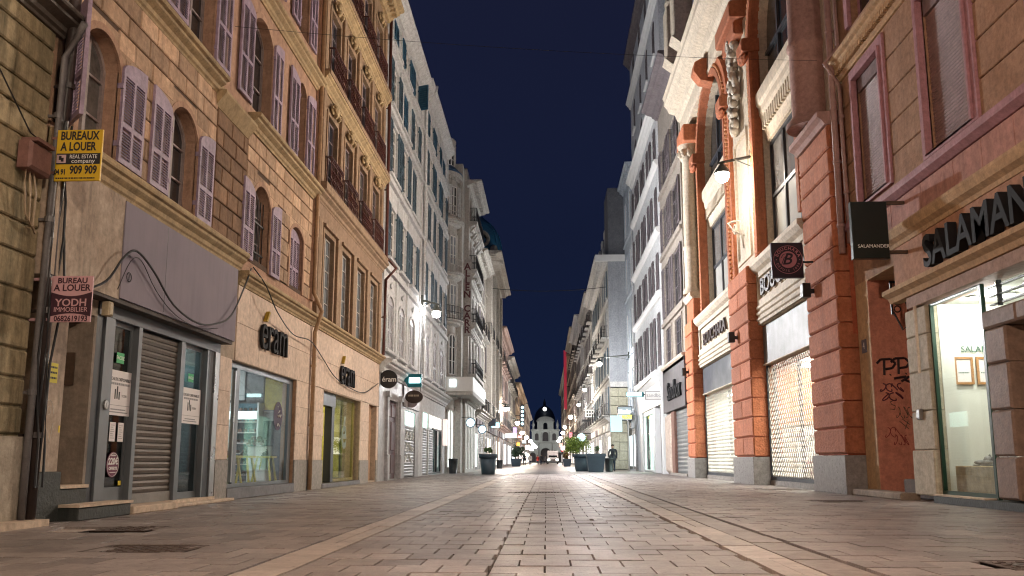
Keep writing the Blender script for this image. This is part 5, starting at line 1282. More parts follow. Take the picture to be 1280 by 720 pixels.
for z in (5.47, 4.56): MB(CF(16.06)).box(6.41, 6.6, z - .03, z + .03, -.03, .03).box(6.6, 6.95, z - .03, z + .03, -.03, .03).build('arm', MATS['brown_plate'], bs)
bs.location += Vector((-.27, -.75, -.20))
downpipe('pink drainpipe left of the tan building, nearer the orange pillars', Q, [(18.0, 13, .24), (18.0, 5, .24)], .07, PINKPIPE, [(18.0, 7, .24), (18.0, 10, .24), (18.0, 5.6, .24)])
downpipe('thinner pink drainpipe running beside the mauve framed window', Q, [(17.93, 13, .1), (17.93, 9.6, .1), (17.9, 9.2, .4), (17.93, 8.7, .1), (17.93, 5.2, .1)], .05, PINKPIPE, [(17.93, 6.3, .1), (17.93, 8, .1)])

# ---- R1: terracotta department store
B = RF(6.42)
c1 = building('terracotta_store', 'terracotta department store with rusticated pillars and big arched windows', B, 20)
GRP = M('speckled_granite_plinth', (.30, .28, .27), (.2, .185, .18), rough=.3, scale=12, bump=.1)
PIL = [(18.12, 20.2, 7.9, .3), (25.1, 27.7, 6.35, .52), (34.9, 36.6, 6.35, .52)]
for a, c, zt, pd_ in PIL:
    MB(B).bbox(a - .04, c + .04, 0, .79, -.3, pd_ + .04, .01).build('plinth', GRP, c1)
    n = round((zt - .8) / .56); h = (zt - .8) / n
    for k in range(n):
        z0, z1 = .8 + k * h, .8 + (k + 1) * h
        nsp = 2 if (k % 2 == 0 and a > 20) else 1
        for j in range(nsp):
            ua, ub = a + (c - a) * j / nsp, a + (c - a) * (j + 1) / nsp
            piece('rusticated_block', B, c1, TERRA, ua + (.002 if j else 0), ub - (.002 if j < nsp - 1 else 0), z0 + .03, z1, -.3, pd_, .035)
        if k: MB(B).box(a + .05, c - .05, z0, z0 + .03, -.3, .455).build('block_joint', TERRA_D, c1) if False else None
    MB(B).box(a + .06, c - .06, .8, zt - .02, -.3, pd_ - .065).build('pillar_core', TERRA_D, c1)
# upper wall with the two great openings
OA = (20.5, 24.55, 6.62, 12.7, 2.3); OB = (28.6, 33.6, 6.5, 12.4, 2.5)
wallp(B, c1, 18.1, 38.4, 6.35, 17, [arch(*OA, n=20), arch(*OB, n=20)], IVORY, depth=.5)
wallp(B, c1, 18.1, 38.4, 3.3, 6.35, [arch(20.22, 25.08, 3.31, 6.3, 0), arch(27.72, 34.88, 3.31, 6.3, 0)], TERRA_D, depth=.3)
def bigarch(o, lab):
    a, c, z0, zs, r = o
    W_ = .62
    outp = arch(a - W_, c + W_, z0, zs, r + W_, n=24); ins = arch(a, c, z0, zs, r, n=24)
    loop = [outp[1]] + outp[2:] + [outp[0]] + [ins[0]] + list(reversed(ins[2:])) + [ins[1]]
    MB(B).poly(loop, -.02, .22).build('arch_surround', TERRA, c1)
    outp = arch(a - .22, c + .22, z0, zs, r + .22, n=24)
    loop = [outp[1]] + outp[2:] + [outp[0]] + [ins[0]] + list(reversed(ins[2:])) + [ins[1]]
    MB(B).poly(loop, .22, .3).build('arch_bead', TERRA, c1)
    mb = MB(B)                         # rope of dentils following the opening
    z = z0 + .05
    while z < zs:
        mb.bbox(a - .40, a - .24, z, z + .09, .22, .29, .02); mb.bbox(c + .24, c + .40, z, z + .09, .22, .29, .02); z += .15
    m = (a + c) / 2; w = (c - a) / 2; rad = (w * w + r * r) / (2 * r); zc_ = zs + r - rad
    for i in range(46):
        t = PI * (i + .5) / 46; ca, sa = math.cos(t), math.sin(t)
        z = zc_ + (rad + .31) * sa
        if z > zs: mb.box(m + (rad + .31) * ca - .05, m + (rad + .31) * ca + .05, z - .05, z + .05, .22, .29)
    mb.build('rope_moulding', M('pale_orange_moulding', (.58, .27, .13), (.5, .22, .1), rough=.8), c1, kind='stuff')
    MB(B).prof([(.1, zs + r - .2), (.55, zs + r - .1), (.8, zs + r + .25), (.75, zs + r + .6), (.5, zs + r + .75), (.1, zs + r + .75)], m - .3, m + .3).build('keystone_scroll', TERRA, c1)
    for u in (a - .31, c + .31): MB(B).bbox(u - .38, u + .38, zs + .1, zs + .5, -.02, .5, .04).blob(u, zs - .02, .4, .36, .14, .14, 8).build('impost_block', TERRA, c1)
bigarch(OA, 'near'); bigarch(OB, 'far')
MILK = M('milky_backed_glass', (.50, .50, .47), (.42, .42, .40), rough=.12, bump=0, spec=.8)
def bigwin(o, ncol, split):
    a, c, z0, zs, r = o; zt = z0 + 3.25
    fr_ = MB(B)
    w = (c - a) / ncol
    for i in range(ncol + 1): fr_.box(a + w * i - .05, a + w * i + .05, z0, zt, -.3, -.2)
    for z in (z0, z0 + split, zt): fr_.box(a, c, z - .05, z + .05, -.295, -.205)
    f = fr_.build('window', ALU_D, c1)
    for i in range(ncol):
        MB(B).box(a + w * i + .05, a + w * (i + 1) - .05, z0 + .05, z0 + split - .05, -.27, -.26).build('pane', MILK, f)
        MB(B).box(a + w * i + .05, a + w * (i + 1) - .05, z0 + split + .05, zt - .05, -.27, -.26).build('pane', M('smoky_glass', (.11, .11, .115), (.2, .19, .18), rough=.1, bump=0, spec=.8), f)
    # spandrel cornice
    s0, s1 = zt + .1, zt + 1.55
    cornice(B, c1, a - .02, c + .02, s0, s1, .3, IVORY, name='spandrel_cornice', dent=.22, d0=-.15)
    boxpart(B, c1, 'spandrel_backing', IVORY, a, c, zt + .051, s1, -.4, -.12)
    u0_, u1_ = a, c; up = MB(B)
    ins = arch(a, c, s1, zs, r, n=20)
    for i in range(1, 3): up.box(a + (c - a) * i / 3 - .05, a + (c - a) * i / 3 + .05, s1, zs + r * .9, -.3, -.2)
    up.box(a, c, zs - .05, zs + .05, -.29, -.2)
    f2 = up.build('window', ALU_D, c1)
    MB(B).poly(ins, -.27).build('pane', DARKWIN, f2)
bigwin(OA, 3, 1.65); bigwin(OB, 3, 1.65)
# pilaster panels above the pillars
PP = (25.45, 27.65)
MB(B).bbox(PP[0], PP[1], 6.36, 14.4, -.02, .16, .02).build('pilaster_panel', IVORY, c1)
MB(B).poly([(PP[0] + .2, 6.8), (PP[1] - .2, 6.8), (PP[1] - .2, 10.9), (PP[0] + .2, 10.9)], .16, .22, [[(PP[0] + .32, 6.95), (PP[1] - .32, 6.95), (PP[1] - .32, 10.75), (PP[0] + .32, 10.75)]]).build('panel_moulding', IVORY, c1)
mb = MB(B); q = random.Random(5)
for k in range(34):
    z = 14.0 - k * .09; w = .24 + .16 * math.sin(k * .55) ** 2
    mb.blob(26.55 + q.uniform(-w, w), z, .3 + q.uniform(-.06, .1), q.uniform(.1, .22), q.uniform(.08, .2), q.uniform(.08, .16), 8)
    if k % 5 == 0: mb.ring(26.55 + q.uniform(-.15, .15), z, .42, .17, .06, 12, 6)
mb.build('carved_garland', M('ivory_stucco', (.62, .56, .47), rough=.75), c1, smooth=True)
MB(B).bbox(PP[0] - .05, PP[1] + .05, 14.4, 14.95, -.02, .62, .05).bbox(PP[0] + .2, PP[1] - .2, 13.95, 14.4, -.02, .45, .05).build('impost_block', TERRA, c1)
fl = MB(B)          # ivory columns beyond the outer pillars
def column(u, z0, z1, r, mat, d=.28, nm='column'):
    mb = MB(B).lathe(u, d, [(r * 1.35, z0), (r * 1.35, z0 + .12), (r * 1.15, z0 + .2), (r, z0 + .32), (r, z0 + 1.9), (r * 1.12, z0 + 1.95), (r * 1.12, z0 + 2.05), (r, z0 + 2.1), (r * .9, z1 - .7), (r * 1.1, z1 - .62), (r * .95, z1 - .5), (r * 1.3, z1 - .2), (r * 1.45, z1 - .05), (r * 1.45, z1)], 20)
    for k in range(8):
        t = 2 * PI * k / 8; mb.blob(u + r * 1.15 * math.cos(t), z1 - .36, d + r * 1.15 * math.sin(t), .12, .2, .12, 6)
    mb.build(nm, mat, c1, smooth=True)
PINKC = M('dusty_pink_paint', (.44, .27, .23), (.37, .22, .19), rough=.8, streak=.15)
MB(B).prof([(-.02, 7.9), (.34, 7.9), (.4, 8.0), (.5, 8.06), (.5, 8.18), (-.02, 8.22)], 18.08, 20.25).build('pillar_cap', PINKC, c1)
column(19.2, 8.22, 14.9, .40, PINKC)
MB(B).bbox(34.95, 36.5, 6.36, 7.25, -.02, .4, .03).build('pedestal', TERRA, c1)
MB(B).prof([(-.02, 7.25), (.42, 7.25), (.52, 7.36), (.52, 7.5), (-.02, 7.52)], 34.9, 36.6).build('pillar_cap', IVORY, c1)
column(35.7, 7.52, 14.0, .29, IVORY)
MB(B).bbox(34.9, 36.6, 14.0, 14.7, -.02, .6, .05).build('impost_block', TERRA, c1)
# entablature and attic
MB(B).prof([(-.02, 14.95), (.3, 14.95), (.34, 15.1), (.3, 15.15), (.3, 15.75), (.42, 15.85), (.5, 16.1), (.78, 16.2), (.86, 16.4), (.98, 16.55), (.98, 16.75), (1.05, 16.9), (-.02, 17.0)], 18.1, 37.4).build('entablature', IVORY, c1)
PURP = M('violet_grey_stone', (.16, .13, .19), (.28, .25, .30), rough=.85, scale=5, bump=.4)
wallp(B, c1, 18.1, 38.4, 17, 24, [arch(u, u + 1.3, 18.2, 20.6, 0) for u in (20, 24, 28, 32)], PURP, d=.1, depth=.4)
for u in (20, 24, 28, 32): window(B, c1, u, u + 1.3, 18.2, 20.6, d=-.1); archtrim(B, c1, u, u + 1.3, 18.2, 20.6, 0, .15, .2, IVORY)
for u in (34.5, 36.6): MB(B).bbox(u, u + .9, 18.5, 21, .1, .9, .05).blob(u + .45, 21.3, .6, .5, .45, .3, 8).prof([(.1, 18.0), (.5, 18.1), (1.0, 18.5), (.1, 18.5)], u, u + .9).build('balcony_console', IVORY, c1)
shell(B, c1, 18.1, 38.4, 24, PURP, zlow=3.4)
# shop fronts between the pillars
def storebay(u0, u1, zg, zp, s0, s1, tone, glowc, gs, lab, tu, tsz):
    boxpart(B, c1, 'zinc_panel', M('streaked_zinc', (.20, .195, .19), (.14, .135, .13), rough=.5, streak=.3, metal=.2) if tone else M('slate_grey_panel', (.09, .10, .115), rough=.4, bump=.03), u0, u1, zg, zp, -.1, .12)
    MB(B).box(u0, u1, zg - .03, zg, -.1, .16).build('panel_edge', IVORY, c1)
    MB(B).bbox(u0, u1, s0, s1, -.1, .16, .01).build('sign_board', IVORY, c1)
    z0, z1 = s0 + .72, s1 - .42
    MB(B).poly([(u0 + .02, s0 + .02), (u1 - .02, s0 + .02), (u1 - .02, s1 - .02), (u0 + .02, s1 - .02)], .16, .24, [[(u0 + .2, z0), (u1 - .2, z0), (u1 - .2, z1), (u0 + .2, z1)]], back=False).build('sign_moulding', IVORY, c1)
    for k in range(3): MB(B).prof([(.24, s0 + .1 + k * .17), (.29, s0 + .13 + k * .17), (.29, s0 + .19 + k * .17), (.24, s0 + .22 + k * .17)], u0 + .05, u1 - .05).build('sign_bead', IVORY, c1)
    MB(B).prof([(.2, s1 - .3), (.34, s1 - .2), (.42, s1 - .08), (.42, s1 + .04), (.2, s1 + .06)], u0 - .02, u1 + .02).build('sign_cornice', IVORY, c1)
    room(B, c1, u0 - .2, u1 + .2, .0, zg + .1, -.3, -2.6, tone or M('cream_shop_wall', (.68, .67, .60), (.62, .61, .54), rough=.6, bump=0), 'shop_interior')
    MB(B).box(u0 + .2, u1 - .2, zg - .1, zg - .05, -2.0, -.8).build('ceiling_light_panel', E('store_light_%s' % lab, glowc, gs), c1)
    MB(B).box(u0, u1, 0, .14, -.3, .1).build('threshold', GREYST, c1)
    f = MB(B).poly([(u0, .14), (u1, .14), (u1, zg - .03), (u0, zg - .03)], -.2, -.12, [[(u0 + .07, .25), ((u0 + u1) / 2 - .03, .25), ((u0 + u1) / 2 - .03, zg - .12), (u0 + .07, zg - .12)], [((u0 + u1) / 2 + .03, .25), (u1 - .07, .25), (u1 - .07, zg - .12), ((u0 + u1) / 2 + .03, zg - .12)]]).build('shop_window', ALU_D, c1)
    MB(B).box(u0 + .07, u1 - .07, .25, zg - .12, -.17, -.16).build('pane', SHOPGLASS, f)
    g = MB(B); p, hz = .17, .125   # diamond mesh: zigzag wires
    nrow = int((zg - .35) / hz); ncol = int((u1 - u0 - .1) / p)
    w = (u1 - u0 - .1) / ncol; hh = (zg - .35) / nrow
    for r in range(nrow):
        za, zb = .25 + r * hh, .25 + (r + 1) * hh
        for k in range(ncol):
            a = u0 + .05 + k * w; m = a + w / 2; c = a + w
            if r % 2: seg = ((a, za, m, zb), (m, zb, c, za))
            else: seg = ((a, zb, m, za), (m, za, c, zb))
            for (x0, y0, x1, y1) in seg:
                t = .016
                g.add([(x0, y0 - t, .03), (x1, y1 - t, .03), (x1, y1 + t, .03), (x0, y0 + t, .03), (x0, y0 - t, .045), (x1, y1 - t, .045), (x1, y1 + t, .045), (x0, y0 + t, .045)], [(4, 5, 6, 7), (3, 2, 1, 0), (7, 6, 2, 3), (0, 1, 5, 4)])
    g.build('security_grille', M('cream_painted_grille', (.66, .60, .53), rough=.4, bump=0, metal=.2), c1)
    for u in (u0, u1 - .06): MB(B).box(u, u + .06, .14, zg - .03, .0, .08).build('grille_rail', ALU_D, c1)
    MB(B).box(u0 + .06, u1 - .06, .145, .24, .01, .07).build('grille_bottom_bar', ALU_D, c1)
    t = thing('sign_letters', lab, 'sign', B.p(tu, s0 + 1, .2))
    ya, yb, za, zb = tsz
    fit(text(B, 'BOUCHARA', tu, (z0 + z1) / 2, .23, .7, M('bronze_letters', (.07, .05, .05), rough=.5, bump=0), t, .03, mirror=True, bold=.01, name='letters'), t, ya, yb, za, zb)
    fit(text(B, 'BOUCHARA', tu, (z0 + z1) / 2, .18, .7, IVORY, t, .018, mirror=True, bold=.03, name='letter_backing'), t, ya - .03, yb + .03, za - .03, zb + .03)
storebay(20.22, 25.08, 3.42, 4.5, 4.55, 6.35, M('salmon_cream_wall', (.68, .58, .50), (.62, .52, .44), rough=.7, bump=0), (1, .93, .84), 11.0, 'raised letters on the ivory board nearer the projecting square sign', 22.4, (20.3, 24.6, 5.35, 5.84))
storebay(27.72, 34.88, 3.3, 4.3, 4.34, 6.3, None, (1, .98, .92), 10.0, 'raised letters on the ivory board between the two farther pillars', 31.4, (29.6, 33.9, 5.15, 5.6))
MB(CF(25.2)).box(6.75, 8.9, 1.7, 3.3, .0, .03).build('orange_backdrop', M('salmon_orange_wall', (.62, .26, .13), rough=.7, bump=0), c1)
for k in range(4):
    t = thing('display_stand', ('white display panel left behind the near diamond grille', 'grey display panel behind the near diamond grille', 'white display panel left behind the farther diamond grille', 'grey display panel behind the farther diamond grille')[k], 'display', (7.2, 24, 0))
    yy = (24.6, 23.2, 34.2, 32.0)[k]; xx = (7.3, 8.0, 7.2, 7.9)[k]
    MB(CF(yy)).bbox(xx - .35, xx + .35, .06, (1.6, 2.3, 2.2, 2.6)[k], 0, .06, .01).build('board', (WHITEP, GREYC0)[k % 2], t)
    mb = MB(CF(yy))
    for j in range(9): mb.blob(xx + R.uniform(-.25, .25), R.uniform(.3, 1.5), .09, R.uniform(.05, .12), R.uniform(.05, .16), .04, 6)
    mb.build('goods', M('assorted_goods', (.35, .12, .08), (.06, .08, .16), rough=.7, scale=7, var=.6, bump=0), t, kind='stuff')
PIECES = M('display_fabric', (.25, .12, .1), (.1, .08, .09), rough=.8, scale=3)
for k in range(5):
    t = thing('fabric_display', ('red and grey fabric roll stand at the left of the farther lit bay', 'patterned fabric stand in the middle of the farther lit bay', 'dark fabric stand at the right of the farther lit bay', 'mixed fabric stand behind the near diamond grille', 'green fabric stand at the edge of the near diamond grille')[k], 'display', B.p(24, 0, -1))
    u = (33.6, 31.5, 29.6, 21.6, 20.2)[k]
    mb = MB(B)
    for j in range(7): mb.tube([(u + R.uniform(-.3, .3), .1, -1.2 + R.uniform(-.3, .3)), (u + R.uniform(-.4, .4), R.uniform(.9, 1.9), -1.2 + R.uniform(-.3, .3))], .07, 8)
    mb.build('fabric_rolls', (PIECES, M('display_blue', (.1, .13, .25), (.4, .35, .3), rough=.8, scale=4), M('display_green', (.06, .12, .05), (.2, .2, .1), rough=.8, scale=4))[k % 3], t)
    MB(B).box(u - .45, u + .45, .05, .14, -1.6, -.8).build('base', WHITEP, t)
for k, (u, z, lb) in enumerate(((19.6, 4.5, 'black cube wall spotlight on the nearest orange pillar'), (26.6, 4.42, 'black cube wall spotlight on the middle orange pillar'), (35.9, 4.3, 'black cube wall spotlight on the farthest orange pillar'))):
    t = thing('wall_spotlight', lb, 'wall light', B.p(u, z, .5), 'cube spotlights on the orange pillars')
    o_ = .3 if k == 0 else .52
    MB(B).box(u - .04, u + .04, z - .05, z + .05, o_, o_ + .1).build('bracket', IRON, t)
    MB(B).bbox(u - .11, u + .11, z - .15, z + .17, o_ + .1, o_ + .28, .015).build('housing', IRON, t)
sg = thing('blade_sign', 'square dark plum projecting sign with a round pink monogram emblem', 'sign', (5.4, 19.0, 5.1))
S2 = CF(18.95)
MB(S2).bbox(5.03, 5.72, 4.68, 5.48, -.1, 0, .008).build('panel', M('dark_plum_panel', (.022, .010, .022), rough=.35, bump=0), sg)
PNK = M('dusty_pink_print', (.50, .20, .24), rough=.5, bump=0)
MB(S2).poly(circ(5.39, 5.09, .19, 36), .001, .006).build('emblem_disc', PNK, sg)
MB(S2).ring(5.39, 5.09, .003, .315, .007, 40, 4).build('emblem_ring', PNK, sg)
o = text(S2, 'B', 5.39, 5.09, .010, .36, MATS['dark_plum_panel'], sg, .002, bold=.006)
for v in o.data.vertices: v.co.x += (v.co.z - (5.09 - wloc(sg).z)) * .35
MB(S2).tube([(5.24, 4.97, .012), (5.3, 5.12, .012), (5.42, 5.25, .012), (5.28, 5.2, .012), (5.24, 5.13, .012)], .008, 4).build('emblem_flourish', MATS['dark_plum_panel'], sg)
for i, ch in enumerate('BOUCHARA'):
    t = math.radians(158 - i * 19.4); text(S2, ch, 5.39 + .255 * math.cos(t), 5.09 + .255 * math.sin(t), .006, .1, PNK, sg, .002, rot=t - PI / 2, bold=.002)
for i, ch in enumerate('DEPUIS 1899'):
    t = math.radians(205 + i * 13.2); text(S2, ch, 5.39 + .255 * math.cos(t), 5.09 + .255 * math.sin(t), .006, .075, PNK, sg, .002, rot=t + PI / 2)
for s in (-1, 1): MB(S2).poly(circ(5.39 + s * .255, 5.09 + (-.0), .012, 8), .001, .005).build('dot', PNK, sg)
MB(CF(19.0)).box(5.72, 5.95, 5.02, 5.06, -.02, .02).build('arm', IRON, sg)
br = tag(MB(B).tube([(26.4, 7.6, .2), (26.4, 7.75, .55), (26.4, 8.0, .7), (26.55, 8.1, .5), (26.3, 8.05, .35), (26.4, 7.2, .25)], .035, 6).ring(26.4, 7.8, .5, .14, .03, 10, 5).build('scroll_bracket', MATS['ivory_stucco'], None, smooth=True), 'pale scrolled iron bracket on the pilaster below the near street lamp', 'bracket')

# ---- R2: narrow brown-grey house
K2 = RF(6.25)
GB = M('grey_brown_render', (.34, .295, .25), (.27, .23, .195), rough=.9, streak=.35)
c2 = building('narrow_brown_house', 'narrow grey brown house squeezed beside the orange department store', K2, 38.5)
wn = [(39.3, 41.2), (42.6, 44.4)]
rows = [(5.6, 7.3), (8.0, 10.6), (11.6, 13.8), (15.0, 17.0)]
wallp(K2, c2, 38.42, 45.6, 3.3, 19.6, [arch(a, c, z0, z1, 0) for z0, z1 in rows for a, c in wn], GB, depth=.3)
for ri, (z0, z1) in enumerate(rows):
    for a, c in wn:
        window(K2, c2, a, c, z0, z1, 0, d=-.07, nx=2, nz=3, fmat=SHUTBROWN)
        archtrim(K2, c2, a, c, z0, z1, 0, .14, .06, GB)
        if ri: leaf(K2, c2, c + .02, c + .75, z0, z1, d=.05, mat=SHUTBROWN, lmat=SHUTBROWN, pitch=.12, cols=1); leaf(K2, c2, a - .02, a - .6, z0, z1, d=.05, mat=SHUTBROWN, lmat=SHUTBROWN, pitch=.12, cols=1)
    boxpart(K2, c2, 'string_course', GB, 38.5, 45.5, z0 - .45, z0 - .25, -.02, .12)
cornice(K2, c2, 38.42, 45.6, 19.2, 19.8, .9, SHUTBROWN)
shell(K2, c2, 38.42, 45.6, 19.7, GB, zlow=3.3)
boxpart(K2, c2, 'fascia_board', M('taupe_fascia', (.10, .088, .09), (.065, .057, .06), rough=.6, scale=2.5, bump=0), 38.42, 45.5, 3.1, 5.3, -.2, .12)
MB(K2).prof([(-.1, 5.3), (.14, 5.3), (.22, 5.38), (.22, 5.46), (-.1, 5.48)], 38.42, 45.55).build('fascia_cap', IVORY, c2)
roller(K2, c2, 39.0, 42.6, .12, 3.08, -.1, M('silver_roller_slats', (.17, .18, .185), (.11, .115, .12), rough=.45, metal=.4, bump=0), .2)
boxpart(K2, c2, 'door_post', M('russet_post', (.22, .12, .09), rough=.7), 42.62, 43.6, 0, 3.08, -.3, .02)
MB(K2).bbox(43.62, 45.5, 0, 3.08, -.3, .1, .2).build('rounded_pier', M('pale_peach_pier', (.52, .42, .35), rough=.7), c2)
boxpart(K2, c2, 'threshold', GREYST, 38.42, 43.6, 0, .11, -.3, .14)
sl2 = wallletters('black italic raised letters on the taupe fascia beside the farthest orange pillar', K2, 'Sandbox', 42.0, 4.1, .12, 1.15, BLKMET, mirror=True, ext=.05, bold=.01)
fit(sl2.children[0], sl2, 39.2, 43.4, 3.6, 4.5)

# ---- R3: white house with grey shutters
K3 = RF(6.2)
c3 = building('white_shuttered_house', 'white house with rows of grey brown shutters and a curved white shopfront', K3, 45.6)
wn = [(46.9, 48.2), (50.4, 51.7), (53.8, 55.1), (57.0, 58.2)]
rows = [(5.75, 8.6), (9.9, 11.9), (13.4, 15.6), (17.2, 19.0)]
wallp(K3, c3, 45.62, 59.4, 3.7, 20.2, [arch(a, c, z0, z1, 0) for z0, z1 in rows for a, c in wn], LWHITE, depth=.3)
for ri, (z0, z1) in enumerate(rows):
    for a, c in wn:
        window(K3, c3, a, c, z0, z1, 0, d=-.06, nx=2, nz=3)
        for s, e_ in ((a, -1), (c, 1)):
            leaf(K3, c3, s + e_ * .02, s + e_ * .68, z0, z1, d=.05, mat=SHUTBROWN, lmat=SHUTBROWN, pitch=.12, cols=1)
    if ri: MB(K3).prof([(-.02, z0 - .55), (.1, z0 - .5), (.2, z0 - .35), (.22, z0 - .2), (-.02, z0 - .15)], 45.64, 59.3).build('string_course', WHITEP, c3)
cornice(K3, c3, 45.62, 59.4, 19.7, 20.25, .45, WHITEP)
shell(K3, c3, 45.62, 59.4, 20.2, LWHITE, zlow=3.7)
CURV = M('smooth_white_shopfront', (.66, .67, .67), (.62, .63, .63), rough=.35, bump=0)
MB(K3).prof([(-.3, 3.66), (.14, 3.66), (.16, 4.2), (.24, 4.8), (.42, 5.2), (.46, 5.42), (-.3, 5.46)], 45.64, 56.6).build('curved_fascia', CURV, c3)
for a, c in ((45.64, 46.3), (49.0, 49.7), (55.3, 56.6)): boxpart(K3, c3, 'shopfront_post', CURV, a, c, 0, 3.65, -.3, .12)
boxpart(K3, c3, 'grey_door_panel', M('taupe_door', (.24, .21, .215), rough=.6), 46.3, 49.0, 0.02, 3.64, -.3, -.2)
f_ = MB(K3).poly([(49.7, .05), (55.3, .05), (55.3, 3.65), (49.7, 3.65)], -.1, .02, [[(50.1, .15), (52.0, .15), (52.0, 3.4), (50.1, 3.4)], [(52.2, .15), (55.0, .15), (55.0, 3.4), (52.2, 3.4)]]).build('shop_window', CURV, c3)
MB(K3).box(50.1, 55.0, .15, 3.4, -.08, -.06).build('pane', SHOPGLASS, f_)
room(K3, c3, 49.7, 55.3, .05, 3.6, -.12, -3.5, M('mint_white_wall', (.62, .72, .66), (.56, .66, .6), rough=.6, bump=0), 'shop_interior')
MB(K3).box(50.2, 54.8, 3.5, 3.56, -2.6, -.7).build('ceiling_light_panel', E('mint_panel', (.85, 1, .93), 9.0), c3)
boxpart(K3, c3, 'shop_wall', BLUEGREY, 56.6, 59.4, 0, 5.4, -.3, -.01)
sb = thing('blade_sign', 'small white framed projecting sign with grey lettering over the white shopfront', 'sign', (5.6, 44.5, 4.05))
MB(CF(45.9)).poly([(5.22, 3.86), (6.3, 3.86), (6.3, 4.32), (5.22, 4.32)], -.08, .02, [[(5.26, 3.9), (6.26, 3.9), (6.26, 4.28), (5.26, 4.28)]]).build('frame', GREYINK, sb)
MB(CF(45.9)).box(5.26, 6.26, 3.9, 4.28, -.06, 0).build('panel', WHITEP, sb)
text(CF(45.9), 'sandbox', 5.76, 4.09, .004, .27, GREYINK, sb, .003)
lb = thing('light_box', 'slim teal edged light bar projecting from the white house', 'light', (4.7, 46, 4.2))
MB(CF(47.5)).bbox(4.38, 5.35, 4.14, 4.40, -.2, 0, .03).build('case', M('teal_case', (.02, .12, .15), rough=.4), lb)
MB(CF(47.5)).box(4.42, 5.22, 4.17, 4.37, .001, .02).build('lit_face', E('teal_white_glow', (.7, 1, 1), 4.0), lb)
MB(CF(47.6)).box(5.35, 6.2, 4.24, 4.3, -.04, 0).build('arm', IRON, lb)
MB(CF(47.6)).tube([(5.0, 4.4, 0), (5.9, 5.3, 0)], .02, 5).build('stay', IRON, lb)
downpipe('white drainpipe on the far edge of the white shuttered house', K3, [(59.2, 19.5, .12), (59.2, .02, .12)], .07, LGREY)

# ---- R4: blue grey house, and the tall block rising behind
far_house('pale blue grey house with white sills before the projecting block', 'blue_grey_house', 6.2, 59.42, 66.0, 21.8, BLUEGREY, 4, 2, side='R', shut=None, seed=9, bal=False, win_w=1.4, cd=.5, gs=1.2, glow=(.8, .95, 1))
T = RF(6.55); tb = c3
AW = [(u, u + 1.2) for u in (48.2, 51.8, 55.4, 59.4)]
wallp(T, tb, 46.3, 62.5, 20.2, 30.6, [arch(a, c, z, z + 2.0, .35) for z in (21.3, 24.4, 27.9) for a, c in AW], LWHITE, depth=.3, name='attic_wall')
for z in (21.3, 24.4, 27.9):
    for a, c in AW: window(T, tb, a, c, z, z + 2.0, .35, d=-.06, fmat=SHUTBROWN); boxpart(T, tb, 'window_sill', WHITEP, a - .2, c + .2, z - .14, z - .01, -.02, .14)
cornice(T, tb, 46.2, 62.6, 27.0, 27.5, .35, WHITEP); cornice(T, tb, 46.2, 62.6, 30.2, 30.8, .5, SHUTBROWN)
shell(T, tb, 46.3, 62.5, 30.6, LWHITE, zlow=20.0)

# ---- R5: projecting block with a blank flank wall facing the camera
X5 = 4.85
FLANK = M('blank_grey_flank', (.38, .395, .42), (.31, .325, .35), rough=.9, streak=.2, bump=.15)
c5, f5 = far_house('ivory corner house with a blank grey flank wall and a deep white eave', 'corner_house', X5, 66.02, 88, 16.5, WHITE2, 4, 6, side='R', shut=BLUESH, seed=12, glow=(1, .95, .85), gs=1.5, cd=1.0, attic=4.5)
MB(WF).box(X5 + .02, 14, 6.6, 16.4, 65.9, 66.015).build('flank_wall', FLANK, c5)
MB(WF).box(X5 - .95, 14, 16.0, 16.5, 65.7, 66.02).build('eave', WHITEP, c5)
MB(WF).box(X5 + .1, 13.5, 16.52, 22.0, 66.1, 70).build('chimney_stack', M('dark_chimney_render', (.16, .165, .18), (.12, .125, .14), rough=.9), c5)
for k in range(9): piece('flank_joint', CF(65.9), c5, FLANK, X5 + .03, 8.5, 6.8 + k * 1.03, 7.8 + k * 1.03, -.0, .012, .006)
CRB = M('cream_block_wall', (.50, .48, .37), (.43, .41, .31), rough=.8, var=.06, bump=.2)
for k in range(9):
    for j in range(3): piece('cream_block', CF(65.9), c5, CRB, X5 + .02 + j * .62, X5 + .63 + j * .62, .05 + k * .68, .70 + k * .68, -.02, .05, .02)
MB(WF).box(X5, 6.9, 6.2, 6.6, 65.6, 66.0).build('flank_cornice', WHITE2, c5)
sh = thing('shop_sign', 'square dark light box with white and yellow lettering on the cream block wall', 'sign', (5.4, 60, 3.9))
S5 = CF(60.5)
MB(S5).bbox(4.95, 5.98, 3.42, 4.42, -.25, 0, .02).build('case', ALU_D, sh)
MB(S5).box(5.0, 5.93, 3.47, 4.36, .001, .01).build('lit_face', E('sign_pale_face', (.35, .42, .45), .7), sh)
text(S5, 'Bimba', 5.46, 4.05, .012, .36, E('sign_white', (1, 1, 1), 3.0), sh, .003, bold=.01)
text(S5, 'CALZE', 5.46, 3.68, .012, .30, E('sign_yellow', (1, .9, .05), 2.2), sh, .003, bold=.012)
MB(S5).box(5.98, 6.2, 3.8, 3.9, -.2, -.1).build('arm', IRON, sh)
sp = thing('sign_post', 'pale blue square notice board on a bent white post by the planters', 'sign post', (4.75, 57, 0))
MB(CF(57)).tube([(5.35, 0, 0), (5.35, 3.2, 0), (5.25, 3.35, 0), (4.5, 3.35, 0)], .045, 8).build('post', WHITEP, sp, smooth=True)
MB(CF(57)).bbox(4.2, 4.95, 2.55, 3.6, -.06, 0.06, .01).build('board', E('pale_blue_board', (.55, .8, .85), .55), sp)

